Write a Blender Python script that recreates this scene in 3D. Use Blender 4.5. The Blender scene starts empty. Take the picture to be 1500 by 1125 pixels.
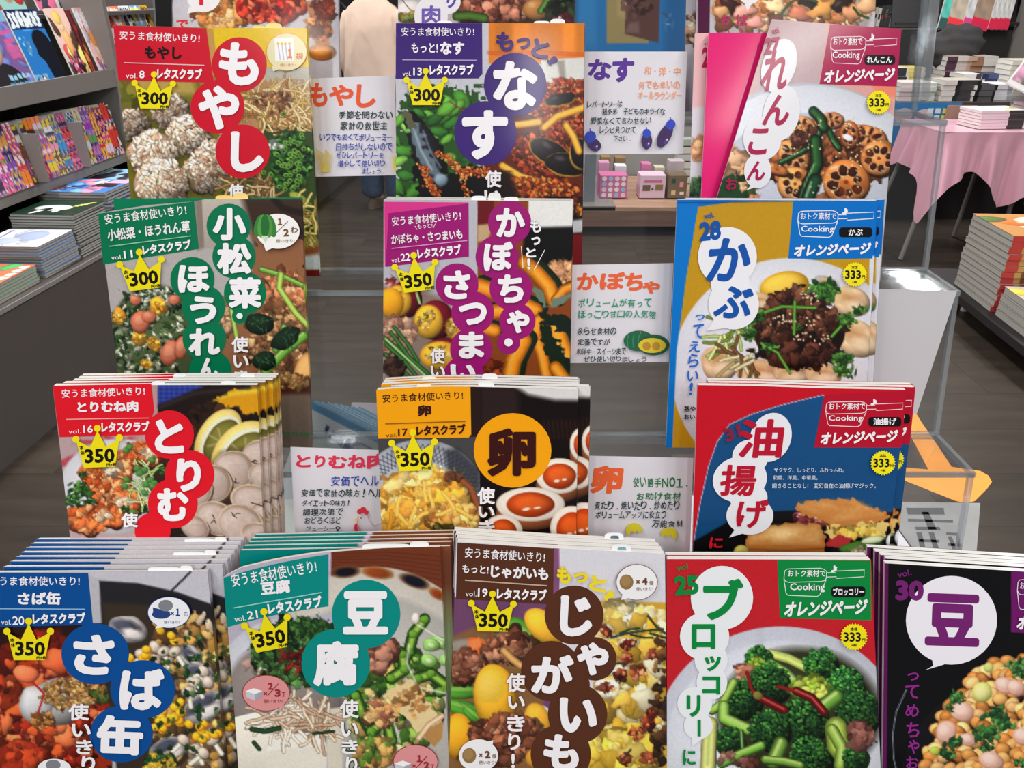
import bpy, math, random
import numpy as np
from mathutils import Vector, Matrix, Euler

random.seed(7)
rng = np.random.default_rng(7)
SC = bpy.context.scene
COL = bpy.context.scene.collection
PI = math.pi

# ------------------------------------------------------------------ camera
PITCH = math.radians(27.0)
FPX = 1126.0
CAM = np.array([0.0, 0.0, 1.5])
cd = bpy.data.cameras.new('camera')
cd.sensor_width = 36.0
cd.lens = FPX / 1500.0 * 36.0
cd.clip_start = 0.02
cd.clip_end = 60
cam = bpy.data.objects.new('camera', cd)
COL.objects.link(cam)
cam.location = CAM
cam.rotation_euler = (math.radians(90) - PITCH, 0, 0)
SC.camera = cam

# ------------------------------------------------------------------ world, exposure
w = bpy.data.worlds.new('shop_air')
SC.world = w
w.use_nodes = True
w.node_tree.nodes['Background'].inputs[0].default_value = (0.93, 0.96, 1.0, 1)
w.node_tree.nodes['Background'].inputs[1].default_value = 0.24
SC.view_settings.view_transform = 'Standard'
SC.view_settings.look = 'None'
SC.view_settings.gamma = 1
SC.view_settings.use_curve_mapping = False
SC.view_settings.exposure = 0.46


def area(name, loc, rot, sx, sy, power, color=(1, 0.98, 0.95)):
    l = bpy.data.lights.new(name, 'AREA')
    l.shape = 'RECTANGLE'
    l.size, l.size_y, l.energy, l.color = sx, sy, power, color
    o = bpy.data.objects.new(name, l)
    COL.objects.link(o)
    o.location, o.rotation_euler = loc, rot
    return o


CEIL = 2.95
# rows of ceiling tubes, running away from the camera like the aisle
for i, (lx, ly, lp) in enumerate([(-0.95, -2.1, 15), (0.12, -2.3, 13), (1.25, -2.1, 15),
                                  (-1.1, 0.1, 13), (1.1, 0.1, 13),
                                  (-1.9, 2.6, 26), (0.6, 2.6, 26), (3.0, 2.6, 26),
                                  (-1.9, 5.4, 30), (0.6, 5.4, 30), (3.0, 5.4, 30)]):
    area('ceiling_tube_light', (lx, ly, CEIL - 0.12), (0, 0, 0), 0.14, 1.25, lp * 1.34)


# ------------------------------------------------------------------ colour and maths helpers
def lin(c):
    c = np.asarray(c, float) / 255.0
    return np.where(c <= 0.04045, c / 12.92, ((c + 0.055) / 1.055) ** 2.4)


def ray(px, py):
    """direction of a pixel of the 1500 x 1125 frame, depth 1 along the view axis"""
    a = (np.asarray(px, float) - 750) / FPX
    b = (562.5 - np.asarray(py, float)) / FPX
    s, c = math.sin(PITCH), math.cos(PITCH)
    return np.stack([a, c + b * s, -s + b * c], -1)


def at_y(px, py, y):
    d = ray(px, py)
    return CAM + d * (y / d[1])


def at_z(px, py, z):
    d = ray(px, py)
    return CAM + d * ((z - CAM[2]) / d[2])


def to_px(P):
    P = np.asarray(P, float) - CAM
    s, c = math.sin(PITCH), math.cos(PITCH)
    dep = P[..., 1] * c - P[..., 2] * s
    up = P[..., 1] * s + P[..., 2] * c
    return 750 + P[..., 0] / dep * FPX, 562.5 - up / dep * FPX


def vnoise(x, y, seed=0):
    """smooth value noise, 0..1"""
    xi, yi = np.floor(x).astype(int), np.floor(y).astype(int)
    xf, yf = x - xi, y - yi
    xf, yf = xf * xf * (3 - 2 * xf), yf * yf * (3 - 2 * yf)

    def h(a, b):
        n = (a * 374761393 + b * 668265263 + seed * 974634777) & 0x7fffffff
        n = ((n ^ (n >> 13)) * 1274126177) & 0x7fffffff
        return ((n ^ (n >> 16)) & 0xffff) / 65535.0
    return (h(xi, yi) * (1 - xf) + h(xi + 1, yi) * xf) * (1 - yf) + (h(xi, yi + 1) * (1 - xf) + h(xi + 1, yi + 1) * xf) * yf


# ------------------------------------------------------------------ materials
MATS = {}


def mat(name, col=None, rough=0.5, metal=0.0, coat=0.0, attr=False, noise=0.0, scale=40, bump=0.0, spec=0.5, emit=None, stretch=(1, 1, 1), coords='Object', sheen=0.0):
    if name in MATS:
        return MATS[name]
    m = bpy.data.materials.new(name)
    m.use_nodes = True
    nt = m.node_tree
    b = nt.nodes['Principled BSDF']
    b.inputs['Roughness'].default_value = rough
    b.inputs['Metallic'].default_value = metal
    b.inputs['Coat Weight'].default_value = coat
    b.inputs['Coat Roughness'].default_value = 0.12
    b.inputs['Specular IOR Level'].default_value = spec
    if sheen:
        b.inputs['Sheen Weight'].default_value = sheen
    src = None
    if attr:
        a = nt.nodes.new('ShaderNodeAttribute')
        a.attribute_name = 'Col'
        src = a.outputs['Color']
    elif col is not None:
        r = nt.nodes.new('ShaderNodeRGB')
        r.outputs[0].default_value = (*lin(col), 1)
        src = r.outputs[0]
    if noise or bump:
        tc = nt.nodes.new('ShaderNodeTexCoord')
        mp = nt.nodes.new('ShaderNodeMapping')
        mp.inputs['Scale'].default_value = stretch
        nt.links.new(tc.outputs[coords], mp.inputs[0])
        n = nt.nodes.new('ShaderNodeTexNoise')
        n.inputs['Scale'].default_value = scale
        n.inputs['Detail'].default_value = 5
        nt.links.new(mp.outputs[0], n.inputs['Vector'])
        if noise:
            mr = nt.nodes.new('ShaderNodeMapRange')
            mr.inputs[1].default_value, mr.inputs[2].default_value = 0.3, 0.7
            mr.inputs[3].default_value, mr.inputs[4].default_value = 1 - noise, 1 + noise
            nt.links.new(n.outputs['Fac'], mr.inputs[0])
            mx = nt.nodes.new('ShaderNodeVectorMath')
            mx.operation = 'SCALE'
            nt.links.new(src, mx.inputs[0])
            nt.links.new(mr.outputs[0], mx.inputs['Scale'])
            src = mx.outputs[0]
        if bump:
            bp = nt.nodes.new('ShaderNodeBump')
            bp.inputs['Strength'].default_value = bump
            bp.inputs['Distance'].default_value = 0.002
            nt.links.new(n.outputs['Fac'], bp.inputs['Height'])
            nt.links.new(bp.outputs[0], b.inputs['Normal'])
    if src is not None:
        nt.links.new(src, b.inputs['Base Color'])
    if emit:
        b.inputs['Emission Color'].default_value = (*lin(emit[0]), 1)
        b.inputs['Emission Strength'].default_value = emit[1]
    MATS[name] = m
    return m


def acrylic(name, tint, gloss, haze=0.0):
    m = bpy.data.materials.new(name)
    m.use_nodes = True
    nt = m.node_tree
    nt.nodes.remove(nt.nodes['Principled BSDF'])
    out = nt.nodes['Material Output']
    t = nt.nodes.new('ShaderNodeBsdfTransparent')
    t.inputs[0].default_value = (*tint, 1)
    g = nt.nodes.new('ShaderNodeBsdfGlossy')
    g.inputs['Roughness'].default_value = 0.04
    g.inputs[0].default_value = (0.95, 0.97, 1, 1)
    f = nt.nodes.new('ShaderNodeFresnel')
    f.inputs[0].default_value = 1.49
    mu = nt.nodes.new('ShaderNodeMath')
    mu.operation = 'MULTIPLY_ADD'
    mu.inputs[1].default_value = 0.3
    mu.inputs[2].default_value = gloss
    nt.links.new(f.outputs[0], mu.inputs[0])
    mx = nt.nodes.new('ShaderNodeMixShader')
    nt.links.new(mu.outputs[0], mx.inputs[0])
    last = t.outputs[0]
    if haze:
        d = nt.nodes.new('ShaderNodeBsdfDiffuse')
        d.inputs[0].default_value = (0.8, 0.82, 0.84, 1)
        m2 = nt.nodes.new('ShaderNodeMixShader')
        m2.inputs[0].default_value = haze
        nt.links.new(last, m2.inputs[1])
        nt.links.new(d.outputs[0], m2.inputs[2])
        last = m2.outputs[0]
    nt.links.new(last, mx.inputs[1])
    nt.links.new(g.outputs[0], mx.inputs[2])
    nt.links.new(mx.outputs[0], out.inputs[0])
    return m


M_COVER = mat('glossy_cover_print', attr=True, rough=0.36, coat=0.20, noise=0.0, spec=0.1)
M_PRINT = mat('glossy_lettering_print', attr=True, rough=0.36, coat=0.20, spec=0.1)
M_FLAT = mat('matt_coloured_print', attr=True, rough=0.6)
M_PAPER = mat('paper_block', (232, 230, 224), rough=0.8, noise=0.10, scale=3, stretch=(2, 2, 400))
M_PAGES = mat('page_edges', (225, 224, 220), rough=0.8, noise=0.12, scale=2.5, stretch=(1, 500, 1))
M_CARD = mat('white_card', (226, 222, 230), rough=0.55, noise=0.02, scale=30)
M_GREYPG = mat('grey_pulp_pages', (168, 166, 160), rough=0.85, noise=0.22, scale=3, stretch=(1, 1, 300))
M_ACR = acrylic('clear_acrylic', (0.93, 0.94, 0.945), 0.006, 0.005)
M_ACRE = acrylic('acrylic_cut_edge', (0.80, 0.83, 0.84), 0.06, 0.14)


# ------------------------------------------------------------------ objects
def empty(name, loc=(0, 0, 0), rot=(0, 0, 0), label=None, cat=None, group=None):
    o = bpy.data.objects.new(name, None)
    o.empty_display_size = 0.05
    COL.objects.link(o)
    o.location, o.rotation_euler = loc, rot
    tag(o, label, cat, group)
    return o


def tag(o, label=None, cat=None, group=None, kind=None):
    if label:
        o['label'] = label
    if cat:
        o['category'] = cat
    if group:
        o['group'] = group
    if kind:
        o['kind'] = kind
    return o


def mesh(name, V, F, material, parent=None, cols=None, smooth=False, mats=None, midx=None):
    m = bpy.data.meshes.new(name)
    m.from_pydata([tuple(map(float, v)) for v in V] if not isinstance(V, np.ndarray) else V.tolist(), [], F)
    for mm in (mats or [material]):
        m.materials.append(mm)
    if midx is not None:
        m.polygons.foreach_set('material_index', midx)
    if cols is not None:
        a = m.attributes.new('Col', 'FLOAT_COLOR', 'POINT')
        c = np.ones((len(V), 4), np.float32)
        c[:, :3] = lin(np.clip(cols, 0, 255))
        a.data.foreach_set('color', c.ravel())
    if smooth:
        m.polygons.foreach_set('use_smooth', [True] * len(m.polygons))
    m.update()
    o = bpy.data.objects.new(name, m)
    COL.objects.link(o)
    o.parent = parent
    return o


class MB:
    """collects simple solids into one mesh, with a colour per vertex when wanted"""
    def __init__(s):
        s.V, s.F, s.C = [], [], []

    def add(s, V, F, col=(200, 200, 200)):
        n = len(s.V)
        s.V += [tuple(v) for v in V]
        s.F += [[i + n for i in f] for f in F]
        s.C += [col] * len(V)
        return s

    def box(s, c, d, col=(200, 200, 200), M=None):
        x, y, z = [k / 2 for k in d]
        V = [Vector((a * x, b * y, e * z)) for a in (-1, 1) for b in (-1, 1) for e in (-1, 1)]
        if M is not None:
            V = [M @ v for v in V]
        V = [v + Vector(c) for v in V]
        return s.add(V, [(0, 1, 3, 2), (4, 6, 7, 5), (0, 4, 5, 1), (2, 3, 7, 6), (0, 2, 6, 4), (1, 5, 7, 3)], col)

    def tube(s, pts, rad, n=10, col=(200, 200, 200), cap=True):
        pts = [Vector(p) for p in pts]
        rads = rad if isinstance(rad, (list, tuple)) else [rad] * len(pts)
        V, F = [], []
        for i, p in enumerate(pts):
            t = (pts[min(i + 1, len(pts) - 1)] - pts[max(i - 1, 0)]).normalized()
            u = t.cross(Vector((0.3, 0.9, 0.31))).normalized()
            v = t.cross(u)
            for k in range(n):
                a = 2 * PI * k / n
                V.append(p + rads[i] * (math.cos(a) * u + math.sin(a) * v))
        for i in range(len(pts) - 1):
            for k in range(n):
                F.append((i * n + k, i * n + (k + 1) % n, (i + 1) * n + (k + 1) % n, (i + 1) * n + k))
        if cap:
            F.append(tuple(range(n)))
            F.append(tuple(range((len(pts) - 1) * n, len(pts) * n)))
        return s.add(V, F, col)

    def build(s, name, material, parent=None, smooth=False, attr=True):
        return mesh(name, s.V, s.F, material, parent, cols=np.array(s.C, float) if attr else None, smooth=smooth)


def bevel(o, w=0.002, seg=2):
    b = o.modifiers.new('bevel', 'BEVEL')
    b.width, b.segments = w, seg
    b.limit_method = 'ANGLE'
    return o


# ------------------------------------------------------------------ a flat or gently curled printed sheet
class Sheet:
    """local frame: x to the right, z up along the sheet, -y out of its printed face"""
    def __init__(s, O, lean=15.4, yaw=0.0, roll=0.0):
        s.O = np.array(O, float)
        s.eul = Euler((-math.radians(lean), math.radians(roll), math.radians(yaw)), 'XYZ')
        s.R = np.array(s.eul.to_matrix())
        s.curl = None

    def w(s, x, z):
        if s.curl is None:
            return np.zeros_like(x)
        x0, x1, H, al, ar = s.curl
        a = np.clip((x1 - x) / (x1 - x0), 0, 1.1)
        t = np.clip(z / H, 0, 1.05) ** 2
        return (al * a ** 2 + ar * (1 - np.clip(a, 0, 1)) ** 2) * t

    def local(s, px, py, w=0.0):
        px, py = np.broadcast_arrays(np.asarray(px, float), np.asarray(py, float))
        d = ray(px, py) @ s.R
        o = (CAM - s.O) @ s.R
        off = w
        for _ in range(1 if s.curl is None else 4):
            t = (-off - o[1]) / d[..., 1]
            x, z = o[0] + t * d[..., 0], o[2] + t * d[..., 2]
            off = s.w(x, z) + w
        return x, z

    def pt(s, x, z, w=0.0):
        return np.stack([x, -(s.w(x, z) + w), z], -1)

    def px(s, x, z):
        return to_px(s.pt(x, z) @ s.R.T + s.O)


# ------------------------------------------------------------------ raster painting of the printed photographs, onto the vertices of a sheet
class Paint:
    def __init__(s, X, Y, base=(200, 200, 200)):
        s.X, s.Y = X, Y
        s.C = np.zeros(X.shape + (3,)) + np.array(base, float)
        s.r0, s.r1 = Y.min(1), Y.max(1)
        s.c0, s.c1 = X.min(0), X.max(0)
        s.o = (0, 0, 1)
        s.k = 0

    def crop(s, ox, oy, sc):
        s.o = (ox, oy, sc)
        return s

    def t(s, x, y):
        return s.o[0] + x / s.o[2], s.o[1] + y / s.o[2]

    def win(s, x0, y0, x1, y1):
        rr = np.nonzero((s.r1 >= y0) & (s.r0 <= y1))[0]
        cc = np.nonzero((s.c1 >= x0) & (s.c0 <= x1))[0]
        if len(rr) == 0 or len(cc) == 0:
            return None
        return slice(rr[0], rr[-1] + 1), slice(cc[0], cc[-1] + 1)

    def put(s, sl, a, col):
        s.C[sl] = s.C[sl] * (1 - a[..., None]) + col * a[..., None]

    def ell(s, cx, cy, rx, ry, col, rot=0, sh=0.35, nz=0.0, soft=1.3, alpha=1.0, hl=0.0):
        cx, cy = s.t(cx, cy)
        rx, ry = rx / s.o[2], ry / s.o[2]
        R = max(rx, ry) + 2
        sl = s.win(cx - R, cy - R, cx + R, cy + R)
        if sl is None:
            return
        X, Y = s.X[sl] - cx, s.Y[sl] - cy
        c, n = math.cos(math.radians(rot)), math.sin(math.radians(rot))
        p, q = (X * c + Y * n) / rx, (-X * n + Y * c) / ry
        if nz:
            s.k += 1
            g = max(2.2, min(rx, ry) * 0.8)
            nn = vnoise(s.X[sl] / g, s.Y[sl] / g, s.k) - 0.5
            n2 = vnoise(s.X[sl] / g + 9.3, s.Y[sl] / g + 4.1, s.k) - 0.5
            p, q = p * (1 + nz * .8 * nn) + nz * .35 * n2, q * (1 + nz * .8 * n2) + nz * .35 * nn
        r2 = p * p + q * q
        r = np.sqrt(r2)
        a = np.clip((1 - r) * min(rx, ry) / soft + 0.5, 0, 1) * alpha
        f = 1 + sh * (0.35 - 0.9 * r2 * r2 - 0.45 * (X / R) - 0.65 * (Y / R))
        cc = np.array(col, float) * np.clip(f, 0.15, 1.7)[..., None]
        if hl:
            hh = np.clip(1 - ((p + 0.35) ** 2 + (q + 0.4) ** 2) / 0.12, 0, 1) * hl
            cc = cc * (1 - hh[..., None]) + 250 * hh[..., None]
        s.put(sl, a, np.clip(cc, 0, 255))

    def poly(s, pts, col, soft=1.2, sh=0.0, nz=0, alpha=1.0):
        P = [s.t(*p) for p in pts]
        xs, ys = [p[0] for p in P], [p[1] for p in P]
        sl = s.win(min(xs) - 2, min(ys) - 2, max(xs) + 2, max(ys) + 2)
        if sl is None:
            return
        X, Y = s.X[sl], s.Y[sl]
        if nz:
            s.k += 1
            X = X + nz * (vnoise(X / 6, Y / 6, s.k) - 0.5)
            Y = Y + nz * (vnoise(X / 6, Y / 6, s.k + 50) - 0.5)
        ins = np.zeros(X.shape, bool)
        dist = np.full(X.shape, 1e9)
        for i in range(len(P)):
            (x0, y0), (x1, y1) = P[i], P[(i + 1) % len(P)]
            if y0 != y1:
                ins ^= ((y0 > Y) != (y1 > Y)) & (X < (x1 - x0) * (Y - y0) / (y1 - y0) + x0)
            dx, dy = x1 - x0, y1 - y0
            L = dx * dx + dy * dy + 1e-9
            t = np.clip(((X - x0) * dx + (Y - y0) * dy) / L, 0, 1)
            dist = np.minimum(dist, np.hypot(X - x0 - t * dx, Y - y0 - t * dy))
        a = np.clip(np.where(ins, dist, -dist) / soft + 0.5, 0, 1) * alpha
        cc = np.zeros(X.shape + (3,)) + np.array(col, float)
        if sh:
            yy = (s.Y[sl] - min(ys)) / (max(ys) - min(ys) + 1e-6)
            cc = cc * (1 + sh * (0.5 - yy))[..., None]
        s.put(sl, a, cc)

    def line(s, pts, width, col, sh=0.3, soft=1.0, alpha=1.0):
        P = [s.t(*p) for p in pts]
        wd = width / s.o[2] / 2
        xs, ys = [p[0] for p in P], [p[1] for p in P]
        sl = s.win(min(xs) - wd - 2, min(ys) - wd - 2, max(xs) + wd + 2, max(ys) + wd + 2)
        if sl is None:
            return
        X, Y = s.X[sl], s.Y[sl]
        dist = np.full(X.shape, 1e9)
        for i in range(len(P) - 1):
            (x0, y0), (x1, y1) = P[i], P[i + 1]
            dx, dy = x1 - x0, y1 - y0
            t = np.clip(((X - x0) * dx + (Y - y0) * dy) / (dx * dx + dy * dy + 1e-9), 0, 1)
            dist = np.minimum(dist, np.hypot(X - x0 - t * dx, Y - y0 - t * dy))
        a = np.clip((wd - dist) / soft + 0.5, 0, 1) * alpha
        f = 1 + sh * (0.4 - 1.2 * np.clip(dist / max(wd, 0.5), 0, 1) ** 2)
        s.put(sl, a, np.clip(np.array(col, float) * f[..., None], 0, 255))

    def scat(s, cx, cy, rx, ry, n, cols, r0, r1, asp=1.0, sh=0.4, nz=0.4, rot=None, box=False, hl=0.0):
        """many small irregular morsels; two passes, larger and duller ones below"""
        for k in range(n):
            if box:
                x, y = cx + rx * random.uniform(-1, 1), cy + ry * random.uniform(-1, 1)
            else:
                a, r = random.uniform(0, 2 * PI), math.sqrt(random.random())
                x, y = cx + rx * r * math.cos(a), cy + ry * r * math.sin(a)
            low = k < n * .35
            q = random.uniform(r0, r1) * (1.25 if low else random.uniform(.55, 1.0))
            c = np.array(random.choice(cols), float) * (random.uniform(.55, .85) if low else random.uniform(.85, 1.18))
            ap = asp * random.uniform(1.0, 1.9)
            s.ell(x, y, q * ap ** .5, q / ap ** .5, c,
                  random.uniform(0, 180) if rot is None else rot + random.uniform(-25, 25), sh * .8, nz + .75, 1.5, .92, hl=hl if hl else (.35 if random.random() < .10 else 0))

    def strands(s, cx, cy, rx, ry, n, cols, width, length=60, bend=0.5, sh=0.5):
        for _ in range(n):
            a, r = random.uniform(0, 2 * PI), math.sqrt(random.random())
            x, y = cx + rx * r * math.cos(a), cy + ry * r * math.sin(a)
            th = random.uniform(0, 2 * PI)
            pts = [(x, y)]
            for _k in range(4):
                th += random.uniform(-bend, bend)
                x, y = x + length / 4 * math.cos(th), y + length / 4 * math.sin(th)
                pts.append((x, y))
            s.line(pts, width, random.choice(cols), sh)

    def grain(s, amp=0.12, g=3.0, region=None):
        n = vnoise(s.X / g, s.Y / g, 77) * 0.6 + vnoise(s.X / g * 2.3, s.Y / g * 2.3, 78) * 0.4
        f = 1 + amp * .45 * (n - 0.5) * 2
        if region is not None:
            f = np.where(region, f, 1)
        s.C = 255 * (np.clip(s.C * f[..., None], 0, 255) / 255) ** 1.16


# ------------------------------------------------------------------ vector print: crisp shapes and lettering
GL = {}


def glyphs(txt, b=0.0):
    """filled outline of a string; b thickens it with round-ended strokes along the contour"""
    if (txt, b) not in GL:
        c = bpy.data.curves.new('t', 'FONT')
        c.body, c.resolution_u = txt, (3 if b >= 0.03 and len(txt) < 3 else 2)
        o = bpy.data.objects.new('t', c)
        COL.objects.link(o)
        dg = bpy.context.evaluated_depsgraph_get()
        m = o.evaluated_get(dg).to_mesh()
        V = np.zeros(len(m.vertices) * 3, np.float32)
        m.vertices.foreach_get('co', V)
        V = V.reshape(-1, 3)[:, :2].astype(float)
        F = [tuple(p.vertices) for p in m.polygons]
        o.evaluated_get(dg).to_mesh_clear()
        bpy.data.objects.remove(o)
        bpy.data.curves.remove(c)
        if len(V) and b >= 0.01:
            cnt = {}
            for f in F:
                for i in range(len(f)):
                    e = (min(f[i], f[i - 1]), max(f[i], f[i - 1]))
                    cnt[e] = cnt.get(e, 0) + 1
            P, Q = [], []
            n = len(V)
            used = set()
            big = b >= 0.03
            for (i, j), k in cnt.items():
                if k != 1:
                    continue
                d = V[j] - V[i]
                L = np.hypot(*d)
                if L < 1e-5:
                    continue
                nn = np.array([-d[1], d[0]]) / L * b
                ext = d / L * b * (0 if big else .5)
                q = n + len(P)
                P += [V[i] + nn - ext, V[i] - nn - ext, V[j] - nn + ext, V[j] + nn + ext]
                Q.append((q, q + 1, q + 2, q + 3))
                used.update((i, j))
            if big:
                for i in used:
                    q = n + len(P)
                    P += [V[i] + b * np.array([math.cos(a * PI / 4), math.sin(a * PI / 4)]) for a in range(8)]
                    Q.append(tuple(range(q, q + 8)))
            V = np.concatenate([V, np.array(P)])
            F += Q
        if len(V):
            V = (V - V.min(0)) / np.maximum(V.max(0) - V.min(0), 1e-6)
        H = np.zeros(len(V))
        if len(V) and b >= 0.01:
            for r_, f in enumerate(F[len(F) - len(Q):]):
                H[list(f)] = (r_ + 1) * 6e-7
        GL[(txt, b)] = (V, F, H)
    return GL[(txt, b)]


class Print:
    """shapes given in crop coordinates, laid on a Sheet in thin layers of ink"""
    def __init__(s, sheet, base=0.00012):
        s.sh, s.o, s.V, s.F, s.C, s.z = sheet, (0, 0, 1), [], [], [], base

    def crop(s, ox, oy, sc):
        s.o = (ox, oy, sc)
        return s

    def lay(s, P, F, col, lift=0):
        P = np.asarray(P, float)
        px, py = s.o[0] + P[:, 0] / s.o[2], s.o[1] + P[:, 1] / s.o[2]
        s.z += 0.000022
        h = s.z + np.zeros(len(P)) + lift
        s.z = float(h.max())
        x, z = s.sh.local(px, py, h)
        n = sum(len(v) for v in s.V)
        s.V.append(s.sh.pt(x, z, h))
        s.F += [[i + n for i in f] for f in F]
        c = np.array(col, float)
        s.C.append(c if c.ndim == 2 else np.tile(c, (len(P), 1)))

    def text(s, txt, x0, y0, x1, y1, col, rot=0, b=0.02, slant=0.0, lift=0):
        V, F, H = glyphs(txt, b)
        if not len(V):
            return s
        w, h = x1 - x0, y1 - y0
        X, Y = (V[:, 0] - 0.5) * w, (0.5 - V[:, 1]) * h
        X = X - slant * Y
        c, n = math.cos(math.radians(rot)), math.sin(math.radians(rot))
        P = np.stack([(x0 + x1) / 2 + X * c - Y * n, (y0 + y1) / 2 + X * n + Y * c], 1)
        s.lay(P, F, col, H)
        return s

    def disc(s, cx, cy, rx, ry, col, rot=0, n=36):
        P, F = [(0, 0)], []
        for k in (0.5, 1.0):
            P += [(k * rx * math.cos(2 * PI * i / n), k * ry * math.sin(2 * PI * i / n)) for i in range(n)]
        F += [(0, 1 + (i + 1) % n, 1 + i) for i in range(n)]
        F += [(1 + i, 1 + (i + 1) % n, 1 + n + (i + 1) % n, 1 + n + i) for i in range(n)]
        c, q = math.cos(math.radians(rot)), math.sin(math.radians(rot))
        s.lay([(cx + x * c - y * q, cy + x * q + y * c) for x, y in P], F, col)
        return s

    def quad(s, a, b, c, d, col, n=8, m=5, bow=0):
        """a top-left, b top-right, c bottom-right, d bottom-left"""
        a, b, c, d = map(np.array, (a, b, c, d))
        P = []
        for j in range(m + 1):
            for i in range(n + 1):
                u, v = i / n, j / m
                p = (a * (1 - u) + b * u) * (1 - v) + (d * (1 - u) + c * u) * v
                P.append((p[0], p[1] - bow * math.sin(PI * u)))
        F = [(j * (n + 1) + i, j * (n + 1) + i + 1, (j + 1) * (n + 1) + i + 1, (j + 1) * (n + 1) + i) for j in range(m) for i in range(n)]
        s.lay(P, F, col)
        return s

    def ngon(s, P, col):
        s.lay(P, [tuple(range(len(P)))], col)
        return s

    def stroke(s, pts, wd, col, closed=False):
        pts = [np.array(p, float) for p in pts]
        n = len(pts)
        L, F = [], []
        for i in range(n):
            a = pts[(i - 1) % n] if (closed or i > 0) else pts[i]
            b = pts[(i + 1) % n] if (closed or i < n - 1) else pts[i]
            d = (b - a) / (np.linalg.norm(b - a) + 1e-9)
            nn = np.array([-d[1], d[0]]) * wd / 2
            L += [pts[i] + nn, pts[i] - nn]
        for i in range(n if closed else n - 1):
            j = (i + 1) % n
            F.append((2 * i, 2 * i + 1, 2 * j + 1, 2 * j))
        s.lay(L, F, col)
        return s

    def build(s, name, parent, material=None):
        if not s.V:
            return None
        return mesh(name, np.concatenate(s.V), s.F, material or M_PRINT, parent, cols=np.concatenate(s.C))

# ------------------------------------------------------------------ the tiers of the rack: bottom line of the front cover of each tier
ROW = {0: (0.940, 1.375), 1: (0.835, 1.212), 2: (0.728, 1.050), 3: (0.600, 0.888), 4: (0.510, 0.765)}
ORD = ['front', 'second', 'third', 'fourth', 'fifth', 'sixth', 'seventh', 'eighth', 'ninth', 'tenth']


def grid_faces(nx, ny):
    return [(j * nx + i, j * nx + i + 1, (j + 1) * nx + i + 1, (j + 1) * nx + i) for j in range(ny - 1) for i in range(nx - 1)]


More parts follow.
